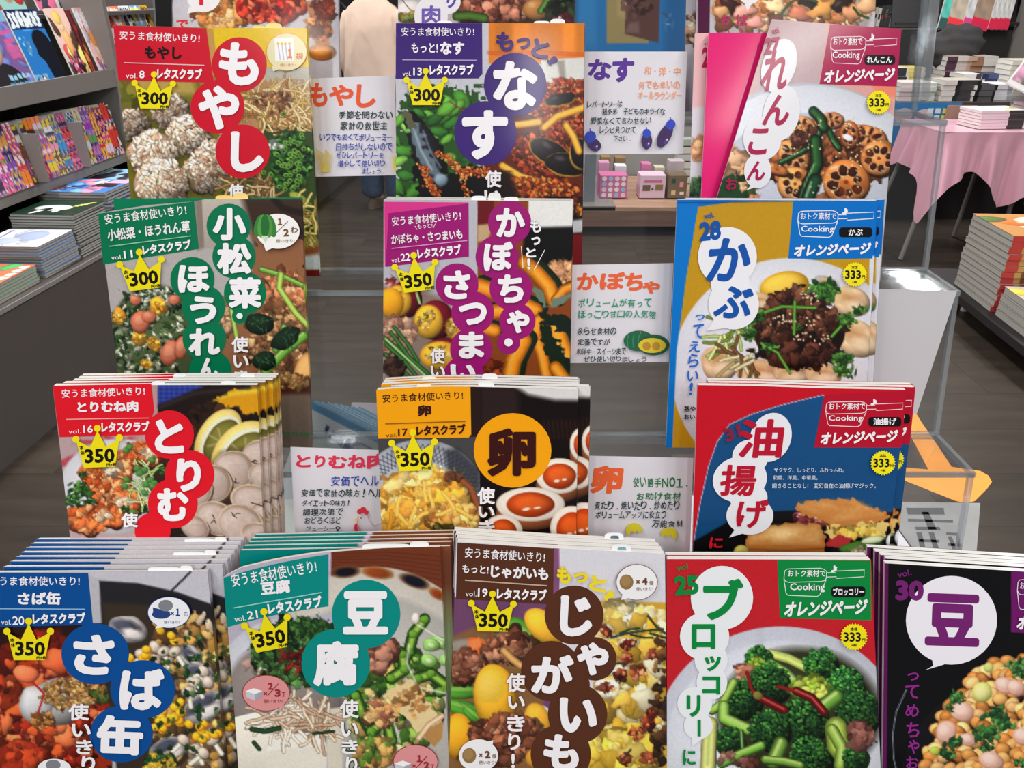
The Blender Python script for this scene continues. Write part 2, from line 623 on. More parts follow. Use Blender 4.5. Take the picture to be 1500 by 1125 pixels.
def book(row, TL, TR, BL, BR, vis, paint, prints, label, copies=(), thk=0.0055, top=None, curl=None, cell=1.45, sink=0.35, fan=0.0013, slips=(),
         spine='right', spcol=(230, 230, 230), group=None, dback=0.0, badge=None, name='cookbook', what=None, roll=0, base=(200, 200, 200)):
    yb, L = ROW[row]
    yb += dback
    s0 = Sheet((0, yb, L))
    x0, z0 = s0.local(*TL)
    x1, z1 = s0.local(*TR)
    s = Sheet(((x0 + x1) / 2, yb, L))
    if curl:
        hw = float(x1 - x0) / 2
        s.curl = (-hw, hw, float(max(z0, z1)), curl[0], curl[1])
    (x0, z0), (x1, z1) = s.local(*TL), s.local(*TR)
    (xa, za), (xb, zb) = s.local(*BL), s.local(*BR)
    xl0 = x0 + (xa - x0) * (0 - z0) / (za - z0)
    xr0 = x1 + (xb - x1) * (0 - z1) / (zb - z1)
    tops = [TL] + list(top or []) + [TR]
    tx, tz = s.local([p[0] for p in tops], [p[1] for p in tops])
    nx = int((TR[0] - TL[0]) / cell) + 1
    S = np.linspace(0, 1, nx)
    ex, ez = x0 + (x1 - x0) * S, np.interp(x0 + (x1 - x0) * S, tx, tz)
    mid = (TL[0] + TR[0]) / 2
    ytop = min(p[1] for p in tops)
    zt = float(np.mean(ez))
    fr = [0.0]
    if ytop < -12:
        zz = float(s.local(mid, -10)[1])
        fr += [0.5 * (1 - zz / zt), 1 - zz / zt]
        ys = -10
    else:
        ys = ytop
    zv = float(s.local(mid, min(vis, 1130) + 8)[1])
    n = int((min(vis, 1130) + 8 - ys) / cell)
    fr += list(np.linspace(fr[-1], 1 - max(zv, 0.004) / zt, n + 1)[1:])
    fr += list(np.linspace(fr[-1], 1, 5)[1:])
    T = np.array(fr)[:, None]
    X = (ex[None] * (1 - T)) + (xl0 + (xr0 - xl0) * S)[None] * T
    Z = ez[None] * (1 - T)
    PX, PY = s.px(X, Z)
    pt = Paint(PX, PY, base)
    paint(pt)
    P = s.pt(X, Z, 0.0)
    root = empty(name, s.O, s.eul, label, 'cookbook', group)
    mesh('front_cover', P.reshape(-1, 3), grid_faces(nx, len(fr)), M_COVER, root, cols=pt.C.reshape(-1, 3), smooth=True)
    pr = Print(s)
    prints(pr)
    pr.build('lettering', root)
    if badge:
        pb = Print(s, 0.0022)
        badge(pb)
        pb.build('price_badge', root)
    for (xa_, xb_, h_, c_) in slips:      # paper slips tucked between the pages
        m = (xa_ + xb_) / 2
        (u0, v0), (u1, v1) = s.local(xa_, np.interp(m, [q[0] for q in tops], [q[1] for q in tops])), s.local(xb_, np.interp(m, [q[0] for q in tops], [q[1] for q in tops]))
        vt = float(v0) + h_ / 1126 * .78
        ww = -thk * .45
        P_ = [(u0, v0 - .02), (u1, v0 - .02)] + [((u0 + u1) / 2 + (u1 - u0) / 2 * math.cos(a) ** .5 * 1 if math.cos(a) >= 0 else (u0 + u1) / 2 - (u1 - u0) / 2 * (-math.cos(a)) ** .5, v0 + (vt - v0) * math.sin(a) ** .6) for a in np.linspace(0.02, PI - .02, 11)]
        P_ = [(float(a), float(b)) for a, b in P_]
        n_ = len(P_)
        mesh('paper_slip', [(a, -ww, b) for a, b in P_] + [(a, -ww + .0004, b) for a, b in P_],
             [tuple(range(n_)), tuple(range(2 * n_ - 1, n_ - 1, -1))] + [(i, (i + 1) % n_, n_ + (i + 1) % n_, n_ + i) for i in range(n_)], mat('slip_%02x%02x%02x' % c_, c_, rough=.6), root)
    # page block and back cover
    k = 14
    cx = np.linspace(0, 1, k)
    bx, bz = np.interp(cx, S, ex), np.interp(cx, S, ez) - 0.0002
    lo = xl0 + (xr0 - xl0) * cx
    bx = bx + (0.5 - cx) * 0.0016
    lo = lo + (0.5 - cx) * 0.0016

    def slab(w0, w1, dz=0.0, nr=12):
        V = []
        for ww in (w0, w1):
            for r_ in range(nr):
                u = 1 - r_ / (nr - 1)
                V += list(s.pt(bx * u + lo * (1 - u), (bz + dz + (fan * -ww / thk if copies else 0)) * u, ww))
        N, F = k * nr, []
        for r_ in range(nr - 1):
            for i in range(k - 1):
                a_ = r_ * k + i
                F += [(a_, a_ + 1, a_ + k + 1, a_ + k), (N + a_, N + a_ + k, N + a_ + k + 1, N + a_ + 1)]
            for a_ in (r_ * k, r_ * k + k - 1):
                F.append((a_, a_ + k, N + a_ + k, N + a_))
        for i in range(k - 1):
            for a_ in (i, (nr - 1) * k + i):
                F.append((a_, a_ + 1, N + a_ + 1, N + a_))
        return V, F
    V, F = slab(-0.0004 if not curl else -0.0008, -thk + 0.0004)
    mesh('page_block', V, F, M_PAGES, root)
    V, F = slab(-thk + 0.0003, -thk, 0.0001)
    n0 = len(V)
    cols = [np.array(spcol, float)] * n0
    V = list(V)
    m_ = len(fr)
    sel = sorted(set(list(range(0, m_, 6)) + [m_ - 1]))
    for j in sel:                      # the cover print runs on round the fold
        for wf in (0.0, -thk * .5, -thk):
            V.append(s.pt(X[j, -1] + (.0006 if wf == -thk * .5 else .0002), Z[j, -1], wf))
            cols.append(pt.C[j, -1])
    for q in range(len(sel) - 1):
        for e in (0, 1):
            a_ = n0 + q * 3 + e
            F.append((a_, a_ + 1, a_ + 4, a_ + 3))
    mesh('back_cover', V, F, M_FLAT, root, cols=np.array(cols))
    kids = list(root.children)
    for i, (dx, dy) in enumerate(copies):
        c = root.copy()
        COL.objects.link(c)
        c.location = root.location + Vector((dx, dy, -.2754 * dy * sink))
        nth = ORD[i + 1]
        last = i == len(copies) - 1
        c['label'] = '%s, %s from the front%s' % (what, nth, ', rearmost of its row' if last and i else '')
        for ch in kids:
            if ch.name.startswith('paper_slip') and (i + len(ch.name)) % 3 != 1:
                continue
            d = ch.copy()
            COL.objects.link(d)
            d.parent = c
    return root


def crown(x, y, s=1.0, rot=0.0, price='300'):
    """yellow crown with the price; x, y is the middle ball in frame pixels"""
    def f(p):
        c, n = math.cos(math.radians(rot)) * s, math.sin(math.radians(rot)) * s
        q = lambda a, b: (x + a * c - b * n, y + a * n + b * c)
        p.crop(0, 0, 1)
        Y = (244, 226, 18)
        p.ngon([q(-28, 14), q(-10, 24), q(0, 3), q(10, 24), q(28, 14), q(21, 50), q(-19, 50)], Y)
        for a, b in ((-28, 13), (0, 0), (28, 13)):
            p.disc(*q(a, b), 4.6 * s, 4.6 * s, Y, n=14)

        def t(txt, a0, b0, a1, b1, bb):
            cx, cy = q((a0 + a1) / 2, (b0 + b1) / 2)
            w2, h2 = (a1 - a0) * s / 2, (b1 - b0) * s / 2
            p.text(txt, cx - w2, cy - h2, cx + w2, cy + h2, (18, 16, 14), rot, bb)
        t(price, -17.5, 26, 21, 44.5, 0.035)
        t('本', -24, 21.5, -18.5, 27, 0.03)
        t('体', -23, 28, -17.5, 33.5, 0.03)
        t('円+税', 10, 45, 23, 49.4, 0.03)
    return f


def burst(cx, cy, r, s=None):
    """yellow star-edged price badge in frame pixels"""
    def f(p):
        p.crop(0, 0, 1)
        n = 28
        for k in range(1):
            P = [(cx, cy)] + [(cx + (r if i % 2 else r * 0.88) * math.cos(PI * i / n), cy + (r if i % 2 else r * 0.88) * math.sin(PI * i / n)) for i in range(2 * n)]
            p.lay(P, [(0, 1 + i, 1 + (i + 1) % (2 * n)) for i in range(2 * n)], (248, 232, 24))
        K = (24, 22, 16)
        p.text('本体', cx - .26 * r, cy - .70 * r, cx + .26 * r, cy - .42 * r, K, 0, 0.03)
        p.text('333', cx - .76 * r, cy - .34 * r, cx + .50 * r, cy + .36 * r, K, 0, 0.03)
        p.text('円', cx + .58 * r, cy + .06 * r, cx + .82 * r, cy + .32 * r, K, 0, 0.02)
        p.text('+税', cx - .2 * r, cy + .5 * r, cx + .2 * r, cy + .70 * r, K, 0, 0.02)
    return f


W = (250, 246, 250)


def discs(p, L, col):
    for d in L:
        p.disc(d[0], d[1], d[2], d[3] if len(d) > 3 else d[2], col)


def chars(p, L, col=W, b=0.05, slant=0.0, rot=0):
    for t, x0, y0, x1, y1 in L:
        if t == '●':
            p.disc((x0 + x1) / 2, (y0 + y1) / 2, (x1 - x0) / 2, (y1 - y0) / 2, col, n=20)
        elif t == 'ー|':
            p.quad((x0, y0), (x1, y0), (x1, y1), (x0, y1), col, 1, 4)
        else:
            p.text(t, x0, y0, x1, y1, col, rot, b, slant)


def outlined(p, L, col, edge, b=0.03, e=0.075):
    chars(p, L, edge, e)
    chars(p, L, col, b)


def fade(L, x0, y0, k):
    return L


def pan(p, x0, y0, x1, y1, col=W, lw=3.0):
    """the little line-drawn saucepan of the header; box in crop units"""
    w, h = x1 - x0, y1 - y0
    q = lambda a, b: (x0 + a * w, y0 + b * h)
    bx = 0.535
    rr = [q(0.0 + .02, .10), q(.05, .03), q(.10, 0.02), q(bx - .08, 0.0), q(bx - .03, 0.04), q(bx, .12), q(bx - .005, .36), q(bx - .03, .44), q(bx - .07, .47), q(.07, .50), q(.03, .46), q(.01, .36)]
    p.stroke(rr, lw, col, True)
    p.stroke([q(.01, .38), q(.035, .88), q(.06, .96), q(bx - .12, 1.0), q(bx - .085, .95), q(bx - .005, .40)], lw, col)
    p.stroke([q(bx, .16), q(.64, .155), q(.64, .10), q(1.0, .06), q(.995, .30), q(.655, .36), q(.655, .30), q(bx, .31)], lw, col)
    p.text('♪', x0 + .585 * w, y0 - .10 * h, x0 + .665 * w, y0 + .14 * h, col, 0, 0.03)


def orange_header(p, quadp, col, pb, title, tb, cb, pill, pillt, logo, bow=0):
    p.quad(*quadp, col, 8, 4, bow)
    pan(p, *pb)
    p.text('おトク素材で', *title, W, 0, 0.012)
    p.text('Cooking', *tb, W, 0, 0.012)
    x0, y0, x1, y1 = pill
    r = (y1 - y0) * .32
    P = []
    for (cx, cy, a0) in ((x1 - r, y0 + r, -90), (x1 - r, y1 - r, 0), (x0 + r, y1 - r, 90), (x0 + r, y0 + r, 180)):
        P += [(cx + r * math.cos(math.radians(a0 + k * 30)), cy + r * math.sin(math.radians(a0 + k * 30))) for k in range(4)]
    p.ngon(P, (14, 14, 18))
    p.text(cb, *pillt, W, 0, 0.03)
    p.text('オレンジページ', *logo, W, -2, 0.05, 0.22)


# ------------------------------------------------------------------ food pictures and covers
GRN = [(60, 120, 50), (88, 150, 66), (40, 92, 42), (120, 170, 80)]
DGR = [(20, 48, 28), (34, 70, 38), (50, 96, 48), (16, 34, 24)]
MEAT = [(150, 92, 62), (176, 116, 80), (120, 66, 44), (200, 146, 106)]


def p_moyashi(c):
    c.crop(150, 0, 3.75)
    c.poly([(0, 0), (1300, 0), (1300, 1300), (0, 1300)], (150, 142, 62))
    c.poly([(90, 430), (520, 430), (640, 700), (690, 1300), (90, 1300)], (128, 122, 44))
    c.poly([(90, 430), (500, 440), (520, 520), (90, 520)], (190, 166, 92), soft=10)
    c.scat(120, 560, 120, 90, 12, [(96, 100, 36), (150, 140, 60)], 40, 70, sh=0)

    def ball(x, y, r, dark=1.0):
        c.ell(x + 10, y + 25, r * 1.1, r * 1.05, (92, 84, 34), sh=0, soft=8, alpha=.55)
        c.ell(x, y, r, r * .95, (186 * dark, 158 * dark, 132 * dark), sh=.8, nz=.3)
        for _ in range(int(r * 1.5)):
            a, q = random.uniform(0, 2 * PI), math.sqrt(random.random()) * .95
            g = 1.04 - .62 * q * (math.sin(a) * .6 + math.cos(a) * .35 + .25)
            c.ell(x + r * q * math.cos(a), y + r * q * math.sin(a), random.uniform(15, 27), random.uniform(7, 10.5),
                  np.array(random.choice([(228, 208, 188), (206, 180, 158), (236, 222, 206), (178, 142, 118), (216, 194, 172)])) * g * dark, random.uniform(0, 180), .6, .3)
    ball(165, 690, 95, .72)
    ball(370, 610, 105, .85)
    ball(470, 745, 118, .95)
    ball(610, 870, 100, .9)
    ball(690, 780, 60, .8)
    ball(280, 850, 135)
    ball(560, 945, 118, .92)
    ball(325, 1010, 150, 1.02)
    ball(100, 1180, 90, .8)
    # right hand picture
    c.poly([(575, 150), (1200, 150), (1200, 370), (600, 370)], (236, 202, 34))
    c.poly([(575, 155), (608, 155), (640, 420), (596, 415)], (206, 160, 92))
    c.poly([(880, 370), (1300, 370), (1300, 720), (780, 720), (800, 480)], (176, 172, 160), sh=.2)
    c.poly([(840, 440), (1300, 470), (1300, 760), (760, 760), (800, 560)], (186, 146, 104), nz=30)
    c.strands(980, 590, 190, 110, 150, [(206, 176, 124), (176, 136, 84), (150, 108, 66), (222, 198, 150), (190, 160, 90)], 13, 110)
    c.scat(940, 560, 110, 60, 70, MEAT, 5, 13)
    c.poly([(900, 720), (1300, 690), (1300, 1300), (640, 1300), (700, 960)], (62, 84, 40), nz=20)
    c.strands(820, 1040, 140, 90, 60, [(196, 172, 128), (160, 128, 84), (120, 92, 60)], 13, 120)
    c.scat(1040, 890, 110, 170, 260, DGR + GRN, 9, 20, sh=.6)
    for _ in range(60):
        x, y = 1040 + random.gauss(0, 55), 880 + random.gauss(0, 95)
        c.ell(x, y, 15, 13, (120, 166, 74), 0, .4)
        c.ell(x, y, 7, 6, (38, 70, 30), 0, .2)
    c.scat(950, 800, 40, 40, 8, [(206, 216, 206)], 10, 16)
    c.ell(1080, 1090, 60, 26, (150, 160, 70), 30)
    c.strands(1090, 1240, 90, 130, 70, [(150, 130, 70), (176, 156, 90), (206, 190, 120)], 14, 110)
    c.poly([(900, 1370), (1300, 1370), (1300, 1480), (900, 1480)], (206, 210, 206), soft=3)
    c.poly([(900, 1400), (1300, 1330), (1300, 1375), (900, 1440)], (150, 90, 50), soft=6)
    c.poly([(900, 1490), (1300, 1480), (1300, 1540), (900, 1540)], (120, 30, 34), soft=3)
    c.poly([(900, 1545), (1300, 1530), (1300, 1700), (900, 1700)], (92, 66, 56), soft=3)
    c.grain(.10, 2)


def t_moyashi(p):
    p.crop(150, 0, 3.75)
    R = (208, 18, 44)
    p.quad((60, 140), (570, 155), (612, 455), (88, 440), R)
    discs(p, [(752, 355, 151), (632, 587, 148), (770, 832, 149)], R)
    p.text('安うま食材使いきり!', 95, 178, 535, 226, W, 2.5, 0.012)
    p.text('もやし', 232, 255, 435, 324, (26, 14, 16), 1, 0.04)
    p.quad((118, 342), (560, 356), (560, 361), (118, 347), (240, 190, 190), 4, 1)
    p.text('vol.', 128, 402, 192, 430, W, 0, 0.005)
    p.text('8', 202, 388, 232, 430, W, 0, 0.02)
    p.text('レタスクラブ', 300, 375, 548, 435, W, 1, 0.05)
    chars(p, [('も', 640, 232, 860, 470), ('や', 527, 470, 752, 712), ('し', 705, 722, 885, 946)])
    outlined(p, [('使', 690, 1010, 775, 1095)], W, (110, 90, 60))
    p.disc(1012, 285, 112, 104, (226, 150, 60))
    p.disc(1012, 285, 109, 101, (232, 222, 176))
    p.ngon([(930, 360), (938, 392), (985, 375)], (232, 222, 176))
    p.quad((945, 210), (1050, 210), (1050, 335), (950, 335), (246, 244, 240), 2, 2)
    for x in (965, 985, 1005, 1028):
        p.stroke([(x, 240), (x + 12, 330)], 6, (196, 190, 214))
        p.disc(x, 240, 8, 8, (240, 190, 60), n=10)
    p.text('１', 1018, 268, 1042, 320, (232, 120, 50), 0, 0.05)
    p.text('袋', 1062, 288, 1102, 326, (232, 120, 50), 0, 0.01)
    p.text('使いきり!', 975, 348, 1062, 364, (232, 130, 70), 0, 0.0)


def p_nasu(c):
    c.crop(560, 0, 3.75)
    c.poly([(0, 0), (1300, 0), (1300, 1300), (0, 1300)], (206, 206, 214))
    c.poly([(585, 100), (1200, 100), (1200, 350), (585, 350)], (232, 140, 46))
    for x, a in ((620, .9), (720, 1.05), (860, .95), (990, 1.08), (1060, .93)):
        c.poly([(x, 120), (x + 90, 120), (x + 90, 300), (x, 300)], np.array((236, 146, 52)) * a, soft=8)
    c.line([(585, 290), (720, 296), (850, 286), (1110, 300)], 16, (212, 90, 34), soft=4, alpha=.7)
    # bowl and eggplant in meat sauce
    c.poly([(870, 330), (1200, 310), (1200, 520), (900, 500)], (226, 224, 220))
    c.poly([(960, 335), (1000, 332), (1010, 470), (985, 470)], (168, 162, 156), soft=4)
    c.poly([(560, 700), (900, 470), (1200, 430), (1200, 1300), (560, 1300)], (110, 44, 26))
    c.scat(1000, 600, 190, 170, 520, [(186, 86, 52), (206, 112, 72), (150, 58, 34), (216, 140, 96), (128, 44, 26)], 7, 17, sh=.6)
    c.scat(900, 850, 190, 130, 420, [(176, 78, 44), (200, 100, 60), (140, 50, 30), (90, 34, 22)], 7, 18, sh=.6)
    for x, y, rx, ry, r in ((980, 545, 85, 32, -12), (930, 840, 130, 62, 30), (1010, 900, 110, 60, 10), (1090, 840, 60, 80, 0), (640, 1000, 60, 50, 0)):
        c.ell(x, y + 6, rx * 1.06, ry * 1.1, (206, 160, 50), r, .3)
        c.ell(x, y, rx, ry, (26, 20, 26), r, .8, .25, hl=.25)
    for P in ([(890, 700), (960, 640), (1110, 590)], [(700, 690), (790, 680), (860, 670)], [(1010, 690), (1050, 750), (1080, 830)], [(660, 910), (760, 970), (900, 1010)]):
        c.line(P, 42, (222, 168, 60), .5, 3)
        c.line([(x, y - 10) for x, y in P], 8, (246, 210, 120), 0, 3)
    c.scat(820, 1040, 250, 60, 260, [(196, 96, 44), (222, 140, 70), (120, 50, 26)], 8, 20, sh=.6)
    c.poly([(590, 940), (700, 940), (760, 1100), (560, 1100)], (44, 26, 24), soft=12)
    # greens with the long grilled eggplant
    c.poly([(70, 620), (180, 500), (330, 470), (560, 480), (520, 900), (300, 1300), (70, 1300)], (52, 96, 44), nz=30)
    for _ in range(48):
        x, y = random.uniform(75, 520), random.uniform(500, 1080)
        if y < 560 and x < 180:
            continue
        col = random.choice([(96, 152, 62), (70, 124, 50), (120, 172, 80), (44, 90, 42), (56, 110, 48)])
        r = random.uniform(-60, 60)
        rx = random.uniform(38, 74)
        c.ell(x, y, rx, rx * .5, col, r, .7, .35)
        dx, dy = rx * .8 * math.cos(math.radians(r)), rx * .8 * math.sin(math.radians(r))
        c.line([(x - dx, y - dy), (x + dx, y + dy)], 4, np.array(col) * 1.35, 0, alpha=.8)
    c.line([(370, 560), (470, 620), (560, 650)], 6, (150, 60, 70))
    c.poly([(120, 640), (160, 600), (240, 700), (330, 800), (360, 960), (500, 900), (640, 1000), (640, 1300), (230, 1300), (170, 900)], (22, 20, 26), nz=12)
    c.ell(250, 850, 75, 190, (30, 30, 38), -20, .6, .2)
    c.poly([(140, 690), (180, 680), (235, 800), (300, 900), (330, 960), (270, 990), (205, 870)], (112, 128, 140), soft=5, nz=14)
    c.line([(170, 700), (215, 830), (270, 930)], 10, (176, 190, 198), 0, 4)
    c.line([(225, 720), (265, 830), (320, 920)], 6, (150, 164, 176), 0, 4)
    c.ell(322, 990, 42, 36, (126, 142, 154), -20, .6, .5, soft=5)
    c.poly([(105, 620), (140, 605), (200, 690), (150, 700)], (106, 106, 84), nz=8)
    for P in ([(300, 840), (380, 880), (440, 950), (470, 1090)], [(220, 920), (250, 1000), (310, 1090)], [(450, 950), (530, 935), (590, 960)]):
        for _ in range(90):
            i = random.randrange(len(P) - 1)
            u = random.random()
            c.ell(P[i][0] * (1 - u) + P[i + 1][0] * u + random.gauss(0, 12), P[i][1] * (1 - u) + P[i + 1][1] * u + random.gauss(0, 12),
                  random.uniform(6, 13), random.uniform(4, 8), random.choice([(206, 110, 52), (236, 160, 90), (170, 78, 34)]), random.uniform(0, 180), .4)
    c.poly([(900, 1080), (1200, 1080), (1200, 1800), (900, 1800)], (24, 20, 22))
    c.scat(1080, 1130, 70, 50, 60, [(206, 130, 50), (150, 60, 30), (40, 26, 24)], 8, 18)
    c.poly([(900, 1230), (1200, 1190), (1200, 1270), (900, 1290)], (214, 212, 216), soft=4)
    c.poly([(900, 1300), (1200, 1275), (1200, 1800), (900, 1800)], (140, 24, 32), soft=3)
    c.grain(.08, 2)


def t_nasu(p):
    p.crop(560, 0, 3.75)
    U = (62, 36, 118)
    p.quad((75, 127), (548, 127), (550, 410), (73, 432), U)
    p.quad((73, 405), (548, 405), (530, 430), (72, 432), U, 2, 1)
    discs(p, [(730, 466, 172, 176), (567, 732, 171, 177)], U)
    p.text('安うま食材使いきり!', 105, 150, 505, 198, W, 0, 0.012)
    p.text('もっと!', 160, 236, 305, 290, W, 0, 0.025)
    p.text('なす', 318, 228, 450, 300, W, 0, 0.045)
    p.quad((110, 327), (520, 329), (520, 333), (110, 331), (190, 180, 215), 4, 1)
    p.text('vol.', 112, 392, 158, 418, W, 0, 0.005)
    p.text('13', 170, 370, 218, 415, W, 0, 0.02)
    p.text('レタスクラブ', 260, 352, 502, 413, W, 0, 0.05)
    chars(p, [('な', 608, 335, 852, 606), ('す', 438, 605, 690, 876)])
    chars(p, [('も', 625, 175, 722, 280), ('っ', 738, 205, 815, 270)], U, .045)
    p.text('と', 822, 215, 918, 320, U, 10, .045)
    p.text('!', 915, 305, 955, 362, U, 60, .05)
    outlined(p, [('使', 565, 935, 655, 1030), ('い', 560, 1045, 650, 1110)], W, (70, 40, 30))


def p_renkon(c):
    c.crop(1010, 0, 3.75)
    c.poly([(0, 0), (1300, 0), (1300, 1300), (0, 1300)], (228, 176, 168))
    c.poly([(440, 100), (760, 120), (720, 470), (560, 470), (330, 560)], (206, 180, 184), soft=10)
    c.poly([(1000, 440), (1300, 440), (1300, 560), (1020, 520)], (240, 150, 126), soft=6)
    for dx, col in ((0, (196, 200, 212)), (14, (222, 224, 232))):
        c.ell(640 + dx, 1000, 640 - dx, 545 - dx, col, -2, .12)
    c.ell(640, 1090, 520, 470, (206, 208, 218), 0, .1)
    c.scat(250, 930, 120, 160, 14, [(226, 168, 128), (240, 190, 150), (190, 110, 70)], 30, 60)
    c.scat(750, 880, 300, 220, 190, [(120, 66, 44), (92, 50, 36), (150, 90, 60), (176, 110, 70)], 14, 44, sh=.7)
    c.scat(240, 1050, 160, 60, 60, [(70, 110, 50), (40, 76, 40), (206, 140, 100), (230, 170, 130)], 14, 34)
    c.poly([(150, 1090), (150, 1000), (240, 950), (300, 1090)], (44, 84, 52))

    def lotus(x, y, rx, ry, r, n, col):
        c.ell(x + 4, y + 10, rx, ry, (84, 40, 22), r, .3, .1)
        c.ell(x, y, rx, ry, np.array(col) * .86, r, .5, .16)
        c.ell(x - 2, y - 3, rx * .93, ry * .91, np.array(col) * 1.16, r, .35, .14)
        ca, sa = math.cos(math.radians(r)), math.sin(math.radians(r))
        for k in range(n):
            a = 2 * PI * k / n + .4
            q = random.uniform(.48, .58)
            u, v = rx * q * math.cos(a), ry * q * math.sin(a)
            X_, Y_ = x + u * ca - v * sa, y + u * sa + v * ca
            hr = random.uniform(.17, .25)
            c.ell(X_ + 1, Y_ + 2, rx * hr * 1.15, ry * hr * 1.1, (236, 196, 150), r + math.degrees(a), .1)
            c.ell(X_, Y_, rx * hr, ry * hr * .9, (70, 28, 16), r + math.degrees(a), .5, .3)
        c.ell(x, y, rx * .1, ry * .09, (130, 66, 34), r)
        for _k in range(3):
            c.ell(x + rx * random.uniform(-.7, .7), y + ry * random.uniform(-.7, .7), rx * .3, ry * .2, (150, 78, 34), random.uniform(0, 180), .1, .9, soft=5, alpha=.45)
        c.ell(x - rx * .5, y - ry * .62, rx * .2, ry * .06, (252, 226, 190), r - 30, 0, .3, alpha=.8)
    lotus(620, 700, 80, 62, 10, 7, (200, 146, 98))
    lotus(780, 660, 70, 42, 0, 6, (214, 150, 104))
    lotus(980, 750, 110, 62, 15, 7, (204, 136, 84))
    lotus(880, 740, 52, 80, 0, 6, (176, 100, 62))
    lotus(1040, 870, 105, 100, 10, 8, (196, 132, 78))
    lotus(570, 860, 100, 78, 50, 7, (206, 142, 86))
    lotus(580, 1010, 95, 100, 10, 7, (214, 150, 88))
    lotus(860, 1000, 132, 128, 10, 8, (196, 124, 66))
    lotus(480, 930, 70, 28, 20, 0, (190, 120, 70))
    c.scat(690, 780, 50, 70, 30, [(92, 50, 40), (130, 80, 60)], 12, 30)
    for P, wd in (([(690, 620), (730, 690), (700, 760), (620, 830), (500, 890)], 26), ([(760, 710), (790, 770), (820, 810)], 34), ([(690, 770), (700, 900), (650, 1010), (620, 1100)], 62),
                  ([(680, 610), (720, 650), (735, 700)], 52)):
        c.line([(x + 4, y + 6) for x, y in P], wd * 1.1, (16, 34, 20), .2, 3)
        c.line(P, wd, (34, 78, 42), 1.0, 2)
        c.line([(x - wd * .12, y) for x, y in P], wd * .4, (70, 120, 62), .3, 5, alpha=.7)
        c.line([(x - wd * .24, y) for x, y in P[1:]], wd * .10, (186, 214, 170), 0, 2, alpha=.8)
    c.line([(690, 990), (660, 1060), (640, 1120)], 78, (30, 70, 46), .9, 3)
    c.line([(668, 1000), (640, 1080)], 10, (170, 206, 160), 0, 3)
    c.scat(610, 760, 40, 30, 20, [(92, 50, 44), (130, 84, 70)], 10, 24)
    for _ in range(90):
        c.ell(random.uniform(480, 1060), random.uniform(640, 1085), 6, 4, (246, 226, 170), random.uniform(0, 180), .2)
    c.ell(870, 755, 30, 16, (240, 238, 240), 20, .1)
    c.grain(.07, 2)


def cloud(p, L, col=W, tail=None):
    for e in L:
        p.disc(*e[:4], col, rot=e[4] if len(e) > 4 else 0)
    if tail:
        p.ngon(tail, col)


def t_renkon(p):
    p.crop(1010, 0, 3.75)
    R = (176, 22, 80)
    orange_header(p, ((772, 133), (1165, 158), (1138, 475), (714, 462)), R, (772, 200, 1140, 352), (790, 205, 950, 248), (785, 282, 935, 330),
                  'れんこん', (962, 302, 1130, 355), (975, 310, 1112, 346), (742, 378, 1126, 450))
    cloud(p, [(492, 360, 92, 152, 18), (505, 620, 100, 155, 10), (400, 760, 105, 120, 0), (375, 940, 75, 95, 0)], (238, 236, 242), [(345, 1010), (312, 1045), (395, 1020)])
    chars(p, [('れ', 404, 275, 545, 500), ('ん', 412, 520, 552, 690), ('こ', 328, 705, 432, 850), ('ん', 322, 885, 418, 992)], R, .03, .18)
    chars(p, [('お', 200, 978, 262, 1042)], R, .03)
    p.text('vol', 452, 150, 490, 186, R, -15, .02)
    p.text('27', 414, 204, 494, 298, R, -5, .05, .12)


